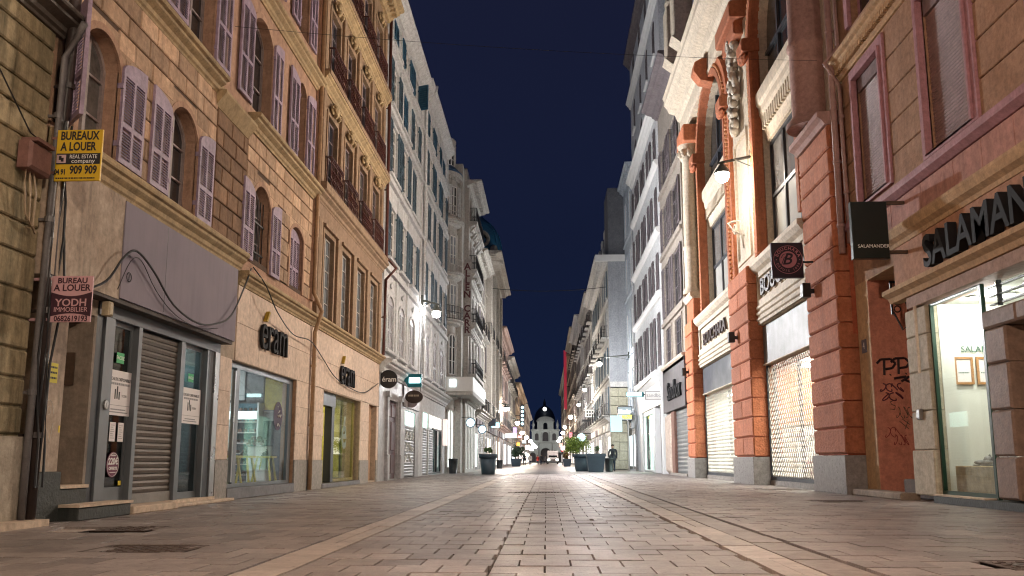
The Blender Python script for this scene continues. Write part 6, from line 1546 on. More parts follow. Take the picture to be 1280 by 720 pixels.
# the rest of the right side
far_house('white stone house with heavy balconies and a steel canopy', 'stone_house', 4.8, 88.02, 108, 18.0, M('carved_white_stone', (.50, .49, .46), (.42, .41, .385), rough=.85, streak=.3), 5, 5, side='R', seed=21, gs=1.6, glow=(.9, 1, 1), cd=.8, attic=3)
far_house('grey carved house behind the starry street lamps', 'grey_house', 4.8, 108.02, 134, 19.0, LGREY, 5, 7, side='R', seed=22, gs=2.0, glow=(1, .97, .9), cd=1.2, shut=SHUTBROWN)
far_house('greige house just before the long red banner', 'greige_house', 4.7, 134.02, 165, 21.5, GREIGE, 5, 8, side='R', seed=23, gs=2.2, glow=(1, .9, .85), cd=1)
far_house('tan house standing behind the long red banner', 'tan_house', 4.7, 165.02, 205, 21.0, TANF, 5, 9, side='R', seed=24, gs=2.4, glow=(1, .8, .75), bal=False)
far_house('farthest greige house on the right side', 'greige_house', 4.7, 205.02, 270, 21.0, GREIGE, 5, 12, side='R', seed=25, gs=2.6, glow=(1, .92, .85), bal=False)
rb = thing('banner', 'long narrow red neon banner running up a far facade on the right', 'banner', (4.2, 170, 8))
MB(WF).box(3.5, 4.05, 10.5, 22.0, 168, 168.15).build('cloth', E('red_banner_glow', (.45, .03, .06), .4), rb)
MB(WF).box(4.05, 4.7, 14.8, 14.95, 168, 168.1).build('arm', IRON, rb)
nb_ = thing('neon_sign', 'tall blue white neon sign with stacked lights far up the left side', 'sign', (-4.2, 128, 10))
for k in range(5): MB(WF).blob(-3.5, 8.45 - k * .6, 127.8, .22, .22, .12, 8).build('neon_letter', E('blue_white_neon', (.6, .88, 1), 2.2), nb_)
MB(WF).box(-3.8, -3.2, 5.6, 8.9, 127.95, 128.1).build('sign_panel', ALU_D, nb_)
MB(WF).box(-4.6, -3.8, 7.2, 7.3, 127.95, 128.1).build('arm', IRON, nb_)

# ================================================================ the floodlit church front closing the street
CH = M('floodlit_limestone', (.62, .61, .58), (.52, .51, .48), rough=.85, streak=.2)
ch = building('church', 'white floodlit church front with arches and a dark dome closing the street', CF(330), 0)
F = CF(330)
wallp(F, ch, -7.5, 7.0, 0, 7.5, [arch(-2.2, 1.6, .1, 3.6, 1.9), arch(-6.4, -4, .1, 3, .8), arch(3.6, 6, .1, 3, .8)], CH, depth=1.5)
wallp(F, ch, -5.5, 4.9, 7.5, 12.0, [arch(-1.4, .8, 8, 10.4, 1.1), arch(-4.3, -2.9, 8.3, 10.3, .7), arch(2.3, 3.7, 8.3, 10.3, .7)], CH, depth=1.2)
wallp(F, ch, -3.4, 2.8, 12.0, 15.4, [arch(-1.1, .5, 12.4, 14.2, .8)], CH, depth=1.0)
for z, a, c in ((7.3, -7.8, 7.3), (11.8, -5.8, 5.2)): cornice(F, ch, a, c, z, z + .6, .8, CH)
for z0, z1, us_ in ((0, 7.3, (-7.2, -3.2, 2.6, 6.6)), (7.9, 11.8, (-5.2, -2.2, 1.6, 4.5)), (12.4, 15.4, (-3.1, 2.5))):
    for u in us_: MB(F).lathe(u, .5, [(.42, z0), (.42, z0 + .3), (.32, z0 + .4), (.28, z1 - .5), (.42, z1 - .3), (.42, z1)], 10).build('column', CH, ch, smooth=True)
MB(F).poly([(-3.8, 15.4), (3.2, 15.4)] + [(-.3 + 3.4 * math.cos(t), 15.4 + 1.9 * math.sin(t)) for t in [PI * i / 14 for i in range(1, 14)]], -.8, .3).build('pediment', CH, ch)
for s in (-1, 1):
    MB(F).lathe(-.3 + s * 4.6, .2, [(.5, 12.4), (.35, 13.4), (.6, 14.0), (.2, 15.3), (.05, 15.9)], 10).build('urn', CH, ch, smooth=True)
MB(F).box(-7.4, 6.9, .05, 7.3, -14, -1.5).box(-5.4, 4.8, 7.3, 11.9, -14, -1.2).build('nave', SHUTBROWN, ch)  # dark colour paints in the shade seen through the arches
MB(F).lathe(-.6, -9, [(4.2, 11.9), (4.2, 16.5), (4.0, 17.5), (3.3, 19.5), (2, 21), (.6, 22), (.5, 23.2), (.1, 24.5)], 20).build('dome', M('dark_lead_dome', (.03, .04, .06), rough=.5), ch, smooth=True)
MB(F).blob(-.5, 20.3, -3.6, .75, .75, .4, 10).build('clock_light', E('clock_glow', (1, 1, .95), 4.0), ch)
for k, (u, z) in enumerate(((-6, 3.5), (5.5, 3.5), (-4.5, 8.1), (3.9, 8.1), (-3, 12.3), (2.4, 12.3))):
    ld = bpy.data.lights.new('church_floodlight', 'POINT'); ld.energy = 180; ld.color = (.95, 1, .97); ld.shadow_soft_size = .3
    lo = bpy.data.objects.new('floodlight', ld); COL.objects.link(lo); lo.parent = ch; lo.location = Vector((u, 330 - 4.5, z)) - wloc(ch)
th = building('side_building', 'dark side building left of the floodlit church', CF(322), -14)
MB(CF(322)).box(-30, -8, 0, 15, -15, 0).build('wall', GREIGE, th); MB(CF(322)).box(-30.3, -7.7, 15, 15.6, -15, .4).build('roof', SLATE, th)
th = building('side_building', 'dark side building right of the floodlit church', CF(322), 14)
MB(CF(322)).box(8, 30, 0, 15, -15, 0).build('wall', GREIGE, th); MB(CF(322)).box(7.7, 30.3, 15, 15.6, -15, .4).build('roof', SLATE, th)

# ================================================================ street lamps: wall brackets with a bright round lamp
GLOBE = E('lamp_globe', (1, .93, .80), 90.0)
def lamp(label, x, y, z, wx, power, color=(1, .86, .66), r=.16, group='street lamps fixed to the house fronts', pole=False, glow=.35, beam=1.3, tilt=.35):
    t = thing('street_lamp', label, 'street lamp', (wx, y, z + .4), group)
    s = 1 if wx > x else -1
    mb = MB(WF)
    if pole: mb.tube([(x + s * .25, 0, y), (x + s * .25, z + .6, y), (x, z + .6, y)], .06, 8)
    else:
        mb.tube([(wx, z + .62, y), (x - s * .15, z + .42, y)], [.05, .035], 8).box(wx - .05, wx + .05, z + .4, z + .85, y - .08, y + .08)
        mb.tube([(wx, z + .30, y), ((wx + x) / 2, z + .5, y)], .018, 6)
    mb.build('bracket', M('lamp_grey_metal', (.10, .11, .10), rough=.4), t)
    MB(WF).lathe(x, y, [(.05, z + .42), (.08, z + .36), (.2, z + .2), (.24, z + .12), (.22, z + .10)], 16).build('hood', MATS['lamp_grey_metal'], t, smooth=True)
    MB(WF).blob(x, z, y, r, r * .9, r, 14).build('globe', GLOBE, t, smooth=True)
    ld = bpy.data.lights.new('lamp_light', 'POINT'); ld.energy = power * LAMP_GAIN * glow; ld.color = color; ld.shadow_soft_size = r * 1.15
    lo = bpy.data.objects.new('lamp_light', ld); COL.objects.link(lo); lo.parent = t; lo.location = Vector((x, y, z - .03)) - wloc(t)
    ld = bpy.data.lights.new('lamp_beam', 'SPOT'); ld.energy = power * LAMP_GAIN * beam; ld.color = color; ld.shadow_soft_size = r; ld.spot_size = math.radians(168); ld.spot_blend = .55
    lo = bpy.data.objects.new('lamp_beam', ld); COL.objects.link(lo); lo.parent = t; lo.location = Vector((x - s * .03, y, z - .1)) - wloc(t)
    lo.rotation_euler = Vector((-s, 0, -tilt)).to_track_quat('-Z', 'Y').to_euler()
    return t
WARMW = (1, .86, .70); NEUT = (.98, .98, 1.0); PINKW = (1, .74, .60)
lamp('bright street lamp on the near orange store pilaster', 5.3, 25.0, 9.05, 6.2, 1400, WARMW, r=.2, glow=.16, beam=1.7, tilt=.1)
lamp('bright street lamp on the edge of the pale grey house at left', -4.86, 37.8, 7.14, -5.5, 2100, NEUT, r=.19, glow=.05, beam=3.4, tilt=-.08)
lamp('street lamp on the blank flank corner of the ivory house', 3.8, 61.5, 7.5, 5.9, 2000, NEUT, r=.2)
lamp('street lamp on the white stone house, second down the right side', 3.95, 88.5, 7.85, 4.8, 1100, NEUT, r=.2)
lamp('street lamp paired just below the second one on the right side', 3.9, 104.0, 7.3, 4.8, 900, NEUT, r=.22)
lamp('street lamp on the grey carved house at right, wide star', 3.9, 140.0, 7.6, 4.7, 1500, (1, .85, .75), r=.34)
lamp('street lamp past the pink plaster house at left', -3.85, 82.0, 5.5, -4.6, 1900, WARMW, r=.2)
lamp('twin lamp just behind the one past the pink plaster house', -4.0, 90.0, 6.0, -4.6, 900, NEUT, r=.2)
for k, (x, y, z) in enumerate(((-3.7, 112, 5.5), (-3.7, 133, 4.9), (-3.6, 158, 4.8), (-3.4, 190, 4.9), (-3.2, 215, 4.6), (-3.0, 240, 4.5))):
    lamp(('small warm lamp, third down the left side of the street', 'small warm lamp, fourth down the left side of the street', 'small warm lamp, fifth down the left side of the street', 'small warm lamp, sixth down the left side of the street', 'small warm lamp, seventh down the left side of the street', 'small warm lamp, last down the left side of the street')[k], x, y, z, -4.5, 700, (1, .8, .6), r=.28 + .03 * k)
for k, (x, y, z) in enumerate(((3.7, 172, 7.2), (3.7, 195, 6.8), (3.6, 222, 6.4), (3.5, 250, 6.2))):
    lamp(('small pinkish lamp just beyond the red banner', 'small pinkish lamp, second beyond the red banner', 'small pinkish lamp, third beyond the red banner', 'small pinkish lamp, last beyond the red banner')[k], x, y, z, 4.7, 800, (1, .8, .75), r=.34 + .03 * k)
# the same row of lamps goes on behind the camera
lamp('street lamp of the same row on the left side behind the camera', -4.4, -1.0, 7.0, -5.5, 1080, (1, .70, .52), tilt=.15)
lamp('street lamp of the same row on the right side behind the camera', 5.4, -4.0, 8.0, 6.4, 950, (1, .82, .62), tilt=.1)
lamp('street lamp on the right front beside the camera, above the picture', 5.5, 5.0, 10.5, 6.4, 300, PINKW)

# ================================================================ projecting signs on the left
def sign(name, label, loc): return thing(name, label, 'sign', loc)
YS = sign('letting_sign', 'yellow projecting board reading bureaux a louer beside the lilac shutters', (-5.3, 9.2, 4.1))
F1 = CF(9.2); YELB = M('yellow_board', (.62, .40, .02), (.55, .35, .02), rough=.5, bump=0)
MB(F1).bbox(-5.55, -5.035, 3.815, 4.405, -.025, 0, .004).build('board', YELB, YS)
MB(F1).box(-5.54, -5.045, 4.005, 4.13, .0005, .002).build('black_band', INK, YS)
MB(F1).box(-5.535, -5.43, 4.02, 4.115, .0022, .003).build('logo_square', M('pink_white_print', (.6, .42, .42), rough=.5, bump=0), YS)
MB(F1).box(-5.51, -5.48, 4.055, 4.10, .0032, .004).box(-5.485, -5.455, 4.035, 4.08, .0032, .004).build('logo_blocks', INK, YS)
text(F1, 'BUREAUX', -5.292, 4.33, .003, .135, INK, YS, .001, sx=.72, bold=.004); text(F1, 'A LOUER', -5.30, 4.205, .003, .135, INK, YS, .001, sx=.72, bold=.004)
text(F1, 'REAL ESTATE', -5.235, 4.09, .003, .062, WHITEP, YS, .001, sx=.86); text(F1, 'company', -5.235, 4.04, .003, .07, WHITEP, YS, .001, sx=1.05)
text(F1, '04 91', -5.485, 3.915, .003, .085, INK, YS, .001, sx=.68, bold=.003); text(F1, '909 909', -5.225, 3.935, .003, .13, INK, YS, .001, sx=.72, bold=.004)
dashes(F1, -5.53, -5.09, 3.845, .0005, INK, YS, .016)
YS.location += Vector((.14, -.25, -.09))
MB(F1).box(-5.62, -5.5, 4.3, 4.33, -.03, -.01).box(-5.62, -5.5, 3.9, 3.93, -.03, -.01).build('bracket', MATS['rusty_pink_metal'], YS)
PS = sign('letting_sign', 'pink and brown projecting board reading bureau a louer over the pale pier', (-5.4, 9.6, 2.5))
F2_ = CF(9.6); PINKB = M('pink_board', (.58, .34, .36), (.52, .3, .32), rough=.5, bump=0); BRB = M('brown_print', (.055, .018, .03), rough=.5, bump=0)
MB(F2_).bbox(-5.70, -5.24, 2.27, 2.78, -.02, 0, .003).build('board', PINKB, PS)
top_ = [(-5.695 + .455 * i / 10, 2.60 - .045 * math.sin(PI * i / 10)) for i in range(11)]; bot_ = [(-5.695 + .455 * i / 10, 2.33 + .035 * math.sin(PI * i / 10)) for i in range(10, -1, -1)]
MB(F2_).poly(top_ + bot_, .0005, .002).build('brown_band', BRB, PS)
text(F2_, 'BUREAU', -5.465, 2.725, .003, .085, BRB, PS, .001, sx=1.05, bold=.002); text(F2_, 'A LOUER', -5.465, 2.645, .003, .10, BRB, PS, .001, bold=.002)
text(F2_, 'YODH', -5.465, 2.48, .003, .115, PINKB, PS, .001, sx=1.05, bold=.002); text(F2_, 'IMMOBILIER', -5.465, 2.405, .003, .075, PINKB, PS, .001, sx=.95)
text(F2_, '0682619193', -5.455, 2.305, .003, .085, BRB, PS, .001, sx=.88, bold=.002)
for z in (2.75, 2.3): MB(F2_).box(-5.98, -5.68, z - .015, z + .015, -.03, -.01).build('bracket', PINKB, PS)
PS.location += Vector((.31, -.55, -.105))
yn = sign('yellow_notice', 'small yellow notice stuck on the pale weathered pier', (-5.6, 9.6, 1.7))
MB(L).box(9.48, 9.67, 1.555, 1.78, 0, .004).build('sheet', M('yellow_paper', (.6, .5, .03), rough=.6, bump=0), yn)
for k in range(3): dashes(L, 9.5, 9.65, 1.73 - k * .06, .0045, INK, yn, .022)
sticker('tiny yellow sticker low on the edge of the pale pier', 9.78, 9.81, 1.0, 1.08, YEL, d=.001)
scribble('graffiti_tag', 'faint white speech bubble chalk drawing on the pale pier', L, [[(9.55 + .1 * math.cos(t), 1.2 + .16 * math.sin(t)) for t in [PI * 2 * i / 14 for i in range(11)]] + [(9.62, .88), (9.66, 1.1)], [(9.56 + .035 * math.cos(t), 1.24 + .05 * math.sin(t)) for t in [PI * 2 * i / 10 for i in range(11)]]], .003, .004, M('chalk_white', (.6, .55, .5), rough=.9, bump=0))
tag(MB(L).bbox(10.35, 10.46, 2.46, 2.64, .10, .2, .02).build('alarm_box', M('cream_alarm_box', (.42, .34, .22), rough=.6)), 'small cream sensor box under the end of the mauve fascia', 'alarm box')
es = sign('round_sign', 'black round projecting sign with white lettering on the edge of the tan house', (-5.3, 29, 3.4))
MB(CF(29)).poly(circ(-5.33, 3.41, .31, 32), -.08, 0).build('disc', M('black_disc', (.012, .012, .014), rough=.4, bump=0), es)
text(CF(29), '\u00e9ram', -5.30, 3.40, .003, .24, WHITEP, es, .002, bold=.003)
MB(CF(29.02)).box(-5.68, -5.6, 3.38, 3.44, -.05, -.01).build('arm', IRON, es)
tl = sign('light_box', 'teal projecting light box with a glowing face above the oval sign', (-5.1, 33, 3.8))
TEAL = M('deep_teal_case', (.0, .10, .13), rough=.4, bump=0)
MB(CF(33)).poly([(-5.45, 3.75), (-5.3, 3.98), (-4.78, 3.98), (-4.78, 3.48), (-5.3, 3.48)], -.25, 0).build('case', TEAL, tl)
MB(CF(33)).box(-5.26, -4.83, 3.63, 3.84, .001, .012).build('lit_face', E('teal_face', (.55, .95, 1), 4.0), tl)
MB(CF(33.1)).box(-5.6, -5.4, 3.7, 3.76, -.05, 0).build('arm', IRON, tl)
os_ = sign('oval_sign', 'dark brown oval projecting sign hanging under the teal light box', (-5.1, 33, 3.1))
MB(CF(33)).poly([(-5.06 + .34 * math.cos(2 * PI * i / 24), 3.10 + .25 * math.sin(2 * PI * i / 24)) for i in range(24)], -.1, 0).build('board', M('dark_brown_board', (.03, .018, .015), rough=.4, bump=0), os_)
dashes(CF(33), -5.28, -4.86, 3.15, .001, M('tan_print', (.3, .25, .2), rough=.5, bump=0), os_, .07)
for x in (-5.3, -4.82): MB(CF(33)).box(x - .01, x + .01, 3.3, 3.46, -.05, -.03).build('hanger', IRON, os_)
o2 = sign('oval_sign', 'grey see-through oval sign half hidden behind the brown one', (-5.35, 34, 3.1))
MB(CF(34.5)).poly([(-5.40 + .26 * math.cos(2 * PI * i / 24), 3.0 + .22 * math.sin(2 * PI * i / 24)) for i in range(24)], -.05, 0).build('board', M('mauve_grey_board', (.2, .16, .17), rough=.5), o2)

# loose cables on the left fronts
def cable(label, pts, r=.02, n=5, steps=10, sag=None, mat=IRON):
    pts = [Vector((u * (5.6 - d) / 5.6, .68 + (z - .68) * (5.6 - d) / 5.6, d)) for u, z, d in pts]; out = []
    for i in range(len(pts) - 1):
        p0, p1, p2, p3 = pts[max(i - 1, 0)], pts[i], pts[i + 1], pts[min(i + 2, len(pts) - 1)]
        for k in range(steps):
            t = k / steps; out.append(tuple(.5 * ((2 * p1) + (p2 - p0) * t + (2 * p0 - 5 * p1 + 4 * p2 - p3) * t * t + (3 * p1 - p0 - 3 * p2 + p3) * t ** 3)))
    out.append(tuple(pts[-1]))
    return tag(MB(L).tube(out, r, n).build('loose_cable', mat), label, 'cable')
cable('thick black cable hanging in a deep loop across the mauve panel', [(10.0, 2.7, .28), (10.6, 2.95, .3), (11.0, 3.35, .31), (11.35, 3.52, .31), (11.9, 3.35, .31), (12.6, 3.0, .31), (13.5, 2.87, .31), (14.3, 2.98, .31), (15.0, 3.25, .32), (15.6, 3.9, .25), (15.9, 4.3, .06)], .015, 6, 5)
cable('thin black cable looping below the thick one on the mauve panel', [(10.9, 2.9, .29), (11.2, 3.35, .29), (11.5, 3.42, .29), (12.0, 3.1, .29), (12.7, 2.86, .29), (13.6, 2.80, .29), (14.4, 2.92, .29)], .006, 5, 4)
cable('black cable sagging from the barred window past the cream wall letters', [(16.0, 4.35, .06), (16.8, 4.15, .25), (17.6, 3.75, .26), (18.8, 3.45, .1), (20.2, 3.5, .18), (21.3, 3.25, .08), (22.6, 2.9, .08), (24.2, 2.75, .08), (26.4, 2.75, .1), (28.7, 3.25, .2)], .013, 5, 5)
lp = MB(L).ring(10.72, 3.02, .23, .06, .007, 14, 4); lp.tube([(10.72, 3.06, .23), (10.72, 2.98, .23)], .007, 4)
tag(lp.build('cable_coil', IRON), 'small black coil of wire on the left edge of the mauve panel', 'cable')
def span(label, p0, p1, r, sag):
    pts = []
    for i in range(25):
        t = i / 24; pts.append((p0[0] + (p1[0] - p0[0]) * t, p0[2] + (p1[2] - p0[2]) * t - sag * 4 * t * (1 - t), p0[1] + (p1[1] - p0[1]) * t))
    return tag(MB(WF).tube(pts, r, 4).build('overhead_wire', IRON), label, 'wire')
span('thin wire stretched over the street from the ochre house to the orange store', (-5.55, 14.3, 8.4), (5.95, 17.95, 9.3), .0045, .12)
span('thin wire far down the street in front of the night sky', (-4.7, 70, 14.8), (4.85, 68, 14.4), .025, .3)

# ================================================================ planters, bins, plants
POTM = M('slate_blue_pot', (.035, .055, .075), (.028, .042, .058), rough=.5, scale=3, bump=.05)
SOIL = M('dark_soil', (.03, .02, .015), rough=1)
def pot(label, x, y, h, r, square=False, group=None, s=1):
    t = thing('planter', label, 'planter', (x, y, 0), group)
    if square:
        mb = MB(WF); mb.v = []; a, b = r * .78, r
        mb.add([(x - a, 0, y - a), (x + a, 0, y - a), (x + a, 0, y + a), (x - a, 0, y + a), (x - b, h * .86, y - b), (x + b, h * .86, y - b), (x + b, h * .86, y + b), (x - b, h * .86, y + b)], [(0, 1, 5, 4), (1, 2, 6, 5), (2, 3, 7, 6), (3, 0, 4, 7), (0, 3, 2, 1)])
        mb.build('body', POTM, t)
        mb = MB(WF); e_ = b * 1.07
        for q_ in ((x - e_, x + e_, y - e_, y - b * .9), (x - e_, x + e_, y + b * .9, y + e_), (x - e_, x - b * .9, y - b * .9, y + b * .9), (x + b * .9, x + e_, y - b * .9, y + b * .9)): mb.box(q_[0], q_[1], h * .84, h, q_[2], q_[3])
        mb.build('rim', POTM, t); MB(WF).box(x - b * .9, x + b * .9, h * .8, h * .93, y - b * .9, y + b * .9).build('soil', SOIL, t)
    else:
        MB(WF).lathe(x, y, [(r * .74, 0), (r * .77, .02), (r * .96, h * .83), (r * .90, h * .83)], 32).build('body', POTM, t, smooth=True)
        MB(WF).lathe(x, y, [(r * .97, h * .80), (r * 1.09, h * .81), (r * 1.12, h * .985), (r * 1.08, h), (r * 1.0, h * .985), (r * .98, h * .9)], 32).build('rim', POTM, t, smooth=True)
        MB(WF).lathe(x, y, [(.02, h * .93), (r * .99, h * .92), (r * .99, h * .88), (.02, h * .88)], 24).build('soil', SOIL, t)
    return t
pot('large slate blue round pot with a few sprigs on the left side of the street', -2.93, 44.0, 1.02, .43)
pot('large slate blue square pot nearest the camera of the pair at right', 3.03, 54.0, 1.12, .56, True)
pot('large slate blue pot behind the nearer one of the pair at right', 2.33, 58.0, 1.12, .55)
pot('dark square planter with a dense bush far down the left side', -3.65, 106.0, .95, .62, True)
pot('dark square planter with a small bush far down the right side', 2.5, 106.0, .9, .5, True)
LEAFM = {}
def leafmat(nm, c): return M(nm, c, tuple(x * .55 for x in c), rough=.6, scale=6, var=.5, bump=0)
def plant(label, x, y, z, rx, rz, n, m, name='shrub', ls=.09, stems=6):
    t = thing(name, label, 'shrub', (x, y, z))
    q = random.Random(int(abs(x * 100) + y)); mb = MB(WF); sm = MB(WF)
    cl = [(x + q.gauss(0, rx * .5), z + rz * q.uniform(.35, 1.0), y + q.gauss(0, rx * .5), q.uniform(.35, .6) * rx) for _ in range(max(4, n // 60))]
    for c in cl[:stems]: sm.tube([(x, z - .08, y), ((x + c[0]) / 2 + q.uniform(-.05, .05), (z + c[1]) / 2, (y + c[2]) / 2), (c[0], c[1], c[2])], [.02, .014, .006], 4)
    sm.build('stem', M('twig_brown', (.08, .05, .03), rough=.9), t)
    for i in range(n):
        c = q.choice(cl); d = Vector((q.gauss(0, 1), q.gauss(0, 1), q.gauss(0, 1))).normalized() * c[3] * q.uniform(.3, 1.15)
        p = Vector((c[0] + d.x, c[1] + d.y * .9, c[2] + d.z)); a = Vector((q.gauss(0, 1), q.gauss(.3, 1), q.gauss(0, 1))).normalized(); b = a.cross(Vector((q.gauss(0, 1), q.gauss(0, 1), q.gauss(0, 1)))).normalized()
        l_, w_ = ls * q.uniform(.7, 1.3), ls * .32
        k = len(mb.v); p0, p1, p2, p3 = p - a * l_, p + b * w_, p + a * l_, p - b * w_
        mb.add([tuple(p0), tuple(p1), tuple(p2), tuple(p3)], [(0, 1, 2, 3)])
    mb.build('foliage', m, t, kind='stuff')
    return t
plant('few green sprigs in the big round pot on the left', -2.93, 44, .95, .25, .42, 260, leafmat('fresh_green', (.07, .14, .035)), ls=.08)
plant('bright green leafy bush in the farther pot at right', 1.85, 58, 1.0, .7, 1.15, 2200, leafmat('bright_green', (.22, .30, .035)), ls=.085)
plant('thin sprig standing in the nearer square pot at right', 3.1, 54, 1.0, .2, .5, 120, leafmat('fresh_green', (.07, .14, .035)), ls=.08)
plant('dense dark bush in the square planter far down the left side', -3.65, 106, .85, .7, 1.5, 1500, leafmat('dark_green', (.03, .06, .025)), ls=.14)
plant('small bush with orange flowers in the square planter far down the right side', 2.5, 106, .8, .5, .8, 700, leafmat('orange_green', (.18, .10, .03)), ls=.12)
def bin_(label, x, y, h=.85, r=.3):
    t = thing('round_bin', label, 'bin', (x, y, 0), 'dark round tubs along the shop fronts')
    MB(WF).lathe(x, y, [(r * .85, 0), (r, h * .9), (r * 1.06, h * .92), (r * 1.06, h), (r * .9, h)], 20).build('body', M('charcoal_tub', (.03, .032, .036), rough=.5), t, smooth=True)
    MB(WF).lathe(x, y, [(.02, h - .03), (r * .9, h - .05), (r * .9, h - .1), (.02, h - .1)], 16).build('soil', SOIL, t)
for a in (('dark round tub against the foot of the rounded tower', -5.05, 47.3, .8, .25), ('dark round tub before the lit arches of the corner building', -3.98, 57.5, .75, .27), ('dark round tub beyond the corner building on the left', -4.1, 66.5, .75, .27), ('dark round tub farthest along the left shop fronts', -4.1, 76.5, .75, .27), ('dark round tub beside the standing person at right', 3.95, 55.4, .85, .27), ('dark round tub by the far corner house at right', 4.2, 70, .8, .27)): bin_(*a)

# ================================================================ people
SKIN = M('skin', (.42, .26, .18), rough=.6, bump=0)
def person(label, x, y, heading, coat, trousers, h=1.72, stride=.25, hair=None, arms=.12):
    t = thing('person', label, 'person', (x, y, 0))
    J = {'pel': (0, 0, .53), 'wst': (0, 0, .62), 'chs': (0, .01, .74), 'nck': (0, .0, .835), 'hdb': (0, .01, .87), 'hd': (0, .015, .925), 'hdt': (0, .01, .985)}
    E_ = [('pel', 'wst', ), ('wst', 'chs'), ('chs', 'nck'), ('nck', 'hdb'), ('hdb', 'hd'), ('hd', 'hdt')]
    Rr = {'pel': .085, 'wst': .075, 'chs': .088, 'nck': .034, 'hdb': .04, 'hd': .055, 'hdt': .035}
    for s, n in ((-1, 'l'), (1, 'r')):
        st = stride * s
        J.update({'hip' + n: (.05 * s, 0, .50), 'kn' + n: (.055 * s, st * .35 + .02, .28), 'an' + n: (.055 * s, st * .5 - .02, .045), 'to' + n: (.06 * s, st * .5 + .07, .02),
                  'sh' + n: (.115 * s, 0, .80), 'el' + n: (.145 * s, -st * .25 - .01, .64), 'wr' + n: (.14 * s + 0, -st * .45 + .04, .50), 'ha' + n: (.135 * s, -st * .45 + .06, .45)})
        E_ += [('pel', 'hip' + n), ('hip' + n, 'kn' + n), ('kn' + n, 'an' + n), ('an' + n, 'to' + n), ('chs', 'sh' + n), ('sh' + n, 'el' + n), ('el' + n, 'wr' + n), ('wr' + n, 'ha' + n)]
        Rr.update({'hip' + n: .06, 'kn' + n: .042, 'an' + n: .028, 'to' + n: .026, 'sh' + n: .045, 'el' + n: .036, 'wr' + n: .026, 'ha' + n: .024})
    ks = list(J); me = bpy.data.meshes.new('body')
    c, s_ = math.cos(heading), math.sin(heading)
    me.from_pydata([(p[0] * h * c - p[1] * h * s_, p[0] * h * s_ + p[1] * h * c, p[2] * h) for p in (J[k] for k in ks)], [(ks.index(a), ks.index(b)) for a, b in E_], [])
    ob = bpy.data.objects.new('tmp', me); COL.objects.link(ob)
    ob.modifiers.new('s', 'SKIN'); sub = ob.modifiers.new('u', 'SUBSURF'); sub.levels = 1
    for i, k in enumerate(ks): me.skin_vertices[0].data[i].radius = (Rr[k] * h, Rr[k] * h * (.75 if k in ('wst', 'chs', 'pel') else 1)); me.skin_vertices[0].data[i].use_root = (k == 'pel')
    bpy.context.view_layer.update()
    m2 = bpy.data.meshes.new_from_object(ob.evaluated_get(bpy.context.evaluated_depsgraph_get())); bpy.data.objects.remove(ob)
    m2.materials.clear()
    for m in (trousers, coat, SKIN, INK): m2.materials.append(m)
    for p in m2.polygons:
        z = p.center.z / h; r_ = (p.center.x ** 2 + p.center.y ** 2) ** .5 / h
        p.material_index = 3 if z < .04 else 2 if (z > .845 or (z < .475 and r_ > .115 and z > .40)) else 1 if z > .50 or r_ > .11 and z > .48 else 0
        p.use_smooth = True
    m2.name = 'body'; lnk('body', m2, t, (0, 0, 0))
    MB(WF).blob(x - (-.012) * h * 0, .945 * h, y, .062 * h, .05 * h, .06 * h, 10).build('hair', hair or M('dark_hair', (.03, .02, .015), rough=.8, bump=0), t, smooth=True)
    cm = MB(WF); cm.lathe(x, y, [(.135 * h, .40 * h), (.12 * h, .55 * h), (.105 * h, .63 * h)], 14); cm.build('coat_skirt', coat, t, smooth=True)
    return t
BLK = M('black_cloth', (.02, .022, .028), rough=.9); NAVY = M('navy_cloth', (.02, .03, .06), rough=.9); REDC = M('red_cloth', (.3, .03, .03), rough=.9); GREYC = M('grey_cloth', (.12, .12, .13), rough=.9); PALEC = M('pale_cloth', (.45, .45, .47), rough=.9)
person('person in a long dark coat standing by the shop doorway at right', 4.25, 56.2, PI, BLK, NAVY, 1.74, 0.05)
for a in (('person in dark clothes walking away in the middle of the far street', -.9, 150, 0, BLK, NAVY, 1.75, .3), ('person in a red jacket walking among the far crowd', -1.6, 160, PI, REDC, BLK, 1.7, .3),
          ('person in pale clothes at the left of the far crowd', -2.6, 140, PI, PALEC, NAVY, 1.72, .3), ('person in a dark coat at the far left pavement', -3.2, 128, PI, BLK, BLK, 1.76, .2),
          ('person in grey crossing the far street', -.2, 175, PI / 2, GREYC, BLK, 1.7, .35), ('person in black beside the far white van', 2.9, 128, PI, BLK, BLK, 1.78, .25),
          ('person in navy behind the far crowd', -1.9, 185, PI, NAVY, NAVY, 1.74, .25)): person(*a)
# ================================================================ white van and traffic light
vn = thing('delivery_van', 'white delivery van with lit headlamps parked far down the street', 'van', (1.3, 176, 0))
VF = CF(176); VW = M('white_van_paint', (.72, .72, .72), rough=.3, bump=0)
mb = MB(VF); mb.bbox(.2, 2.4, .35, 1.3, -5, 0, .08); mb.bbox(.22, 2.38, 1.28, 2.7, -5, -.9, .06)
mb.add([(.25, 1.3, -.05), (2.35, 1.3, -.05), (2.25, 2.1, -.9), (.35, 2.1, -.9), (.25, 1.3, -1), (2.35, 1.3, -1)], [(0, 1, 2, 3), (0, 3, 4), (1, 5, 2)])
mb.build('body', VW, vn)
MB(VF).add([(.4, 1.38, -.1), (2.2, 1.38, -.1), (2.12, 2.02, -.84), (.48, 2.02, -.84)], [(0, 1, 2, 3)]).build('windscreen', DARKWIN, vn)
for x in (.45, 2.15): MB(VF).bbox(x - .18, x + .18, .75, 1.0, 0, .05, .02).build('headlight', E('headlight_glow', (1, 1, .9), 8.0), vn)
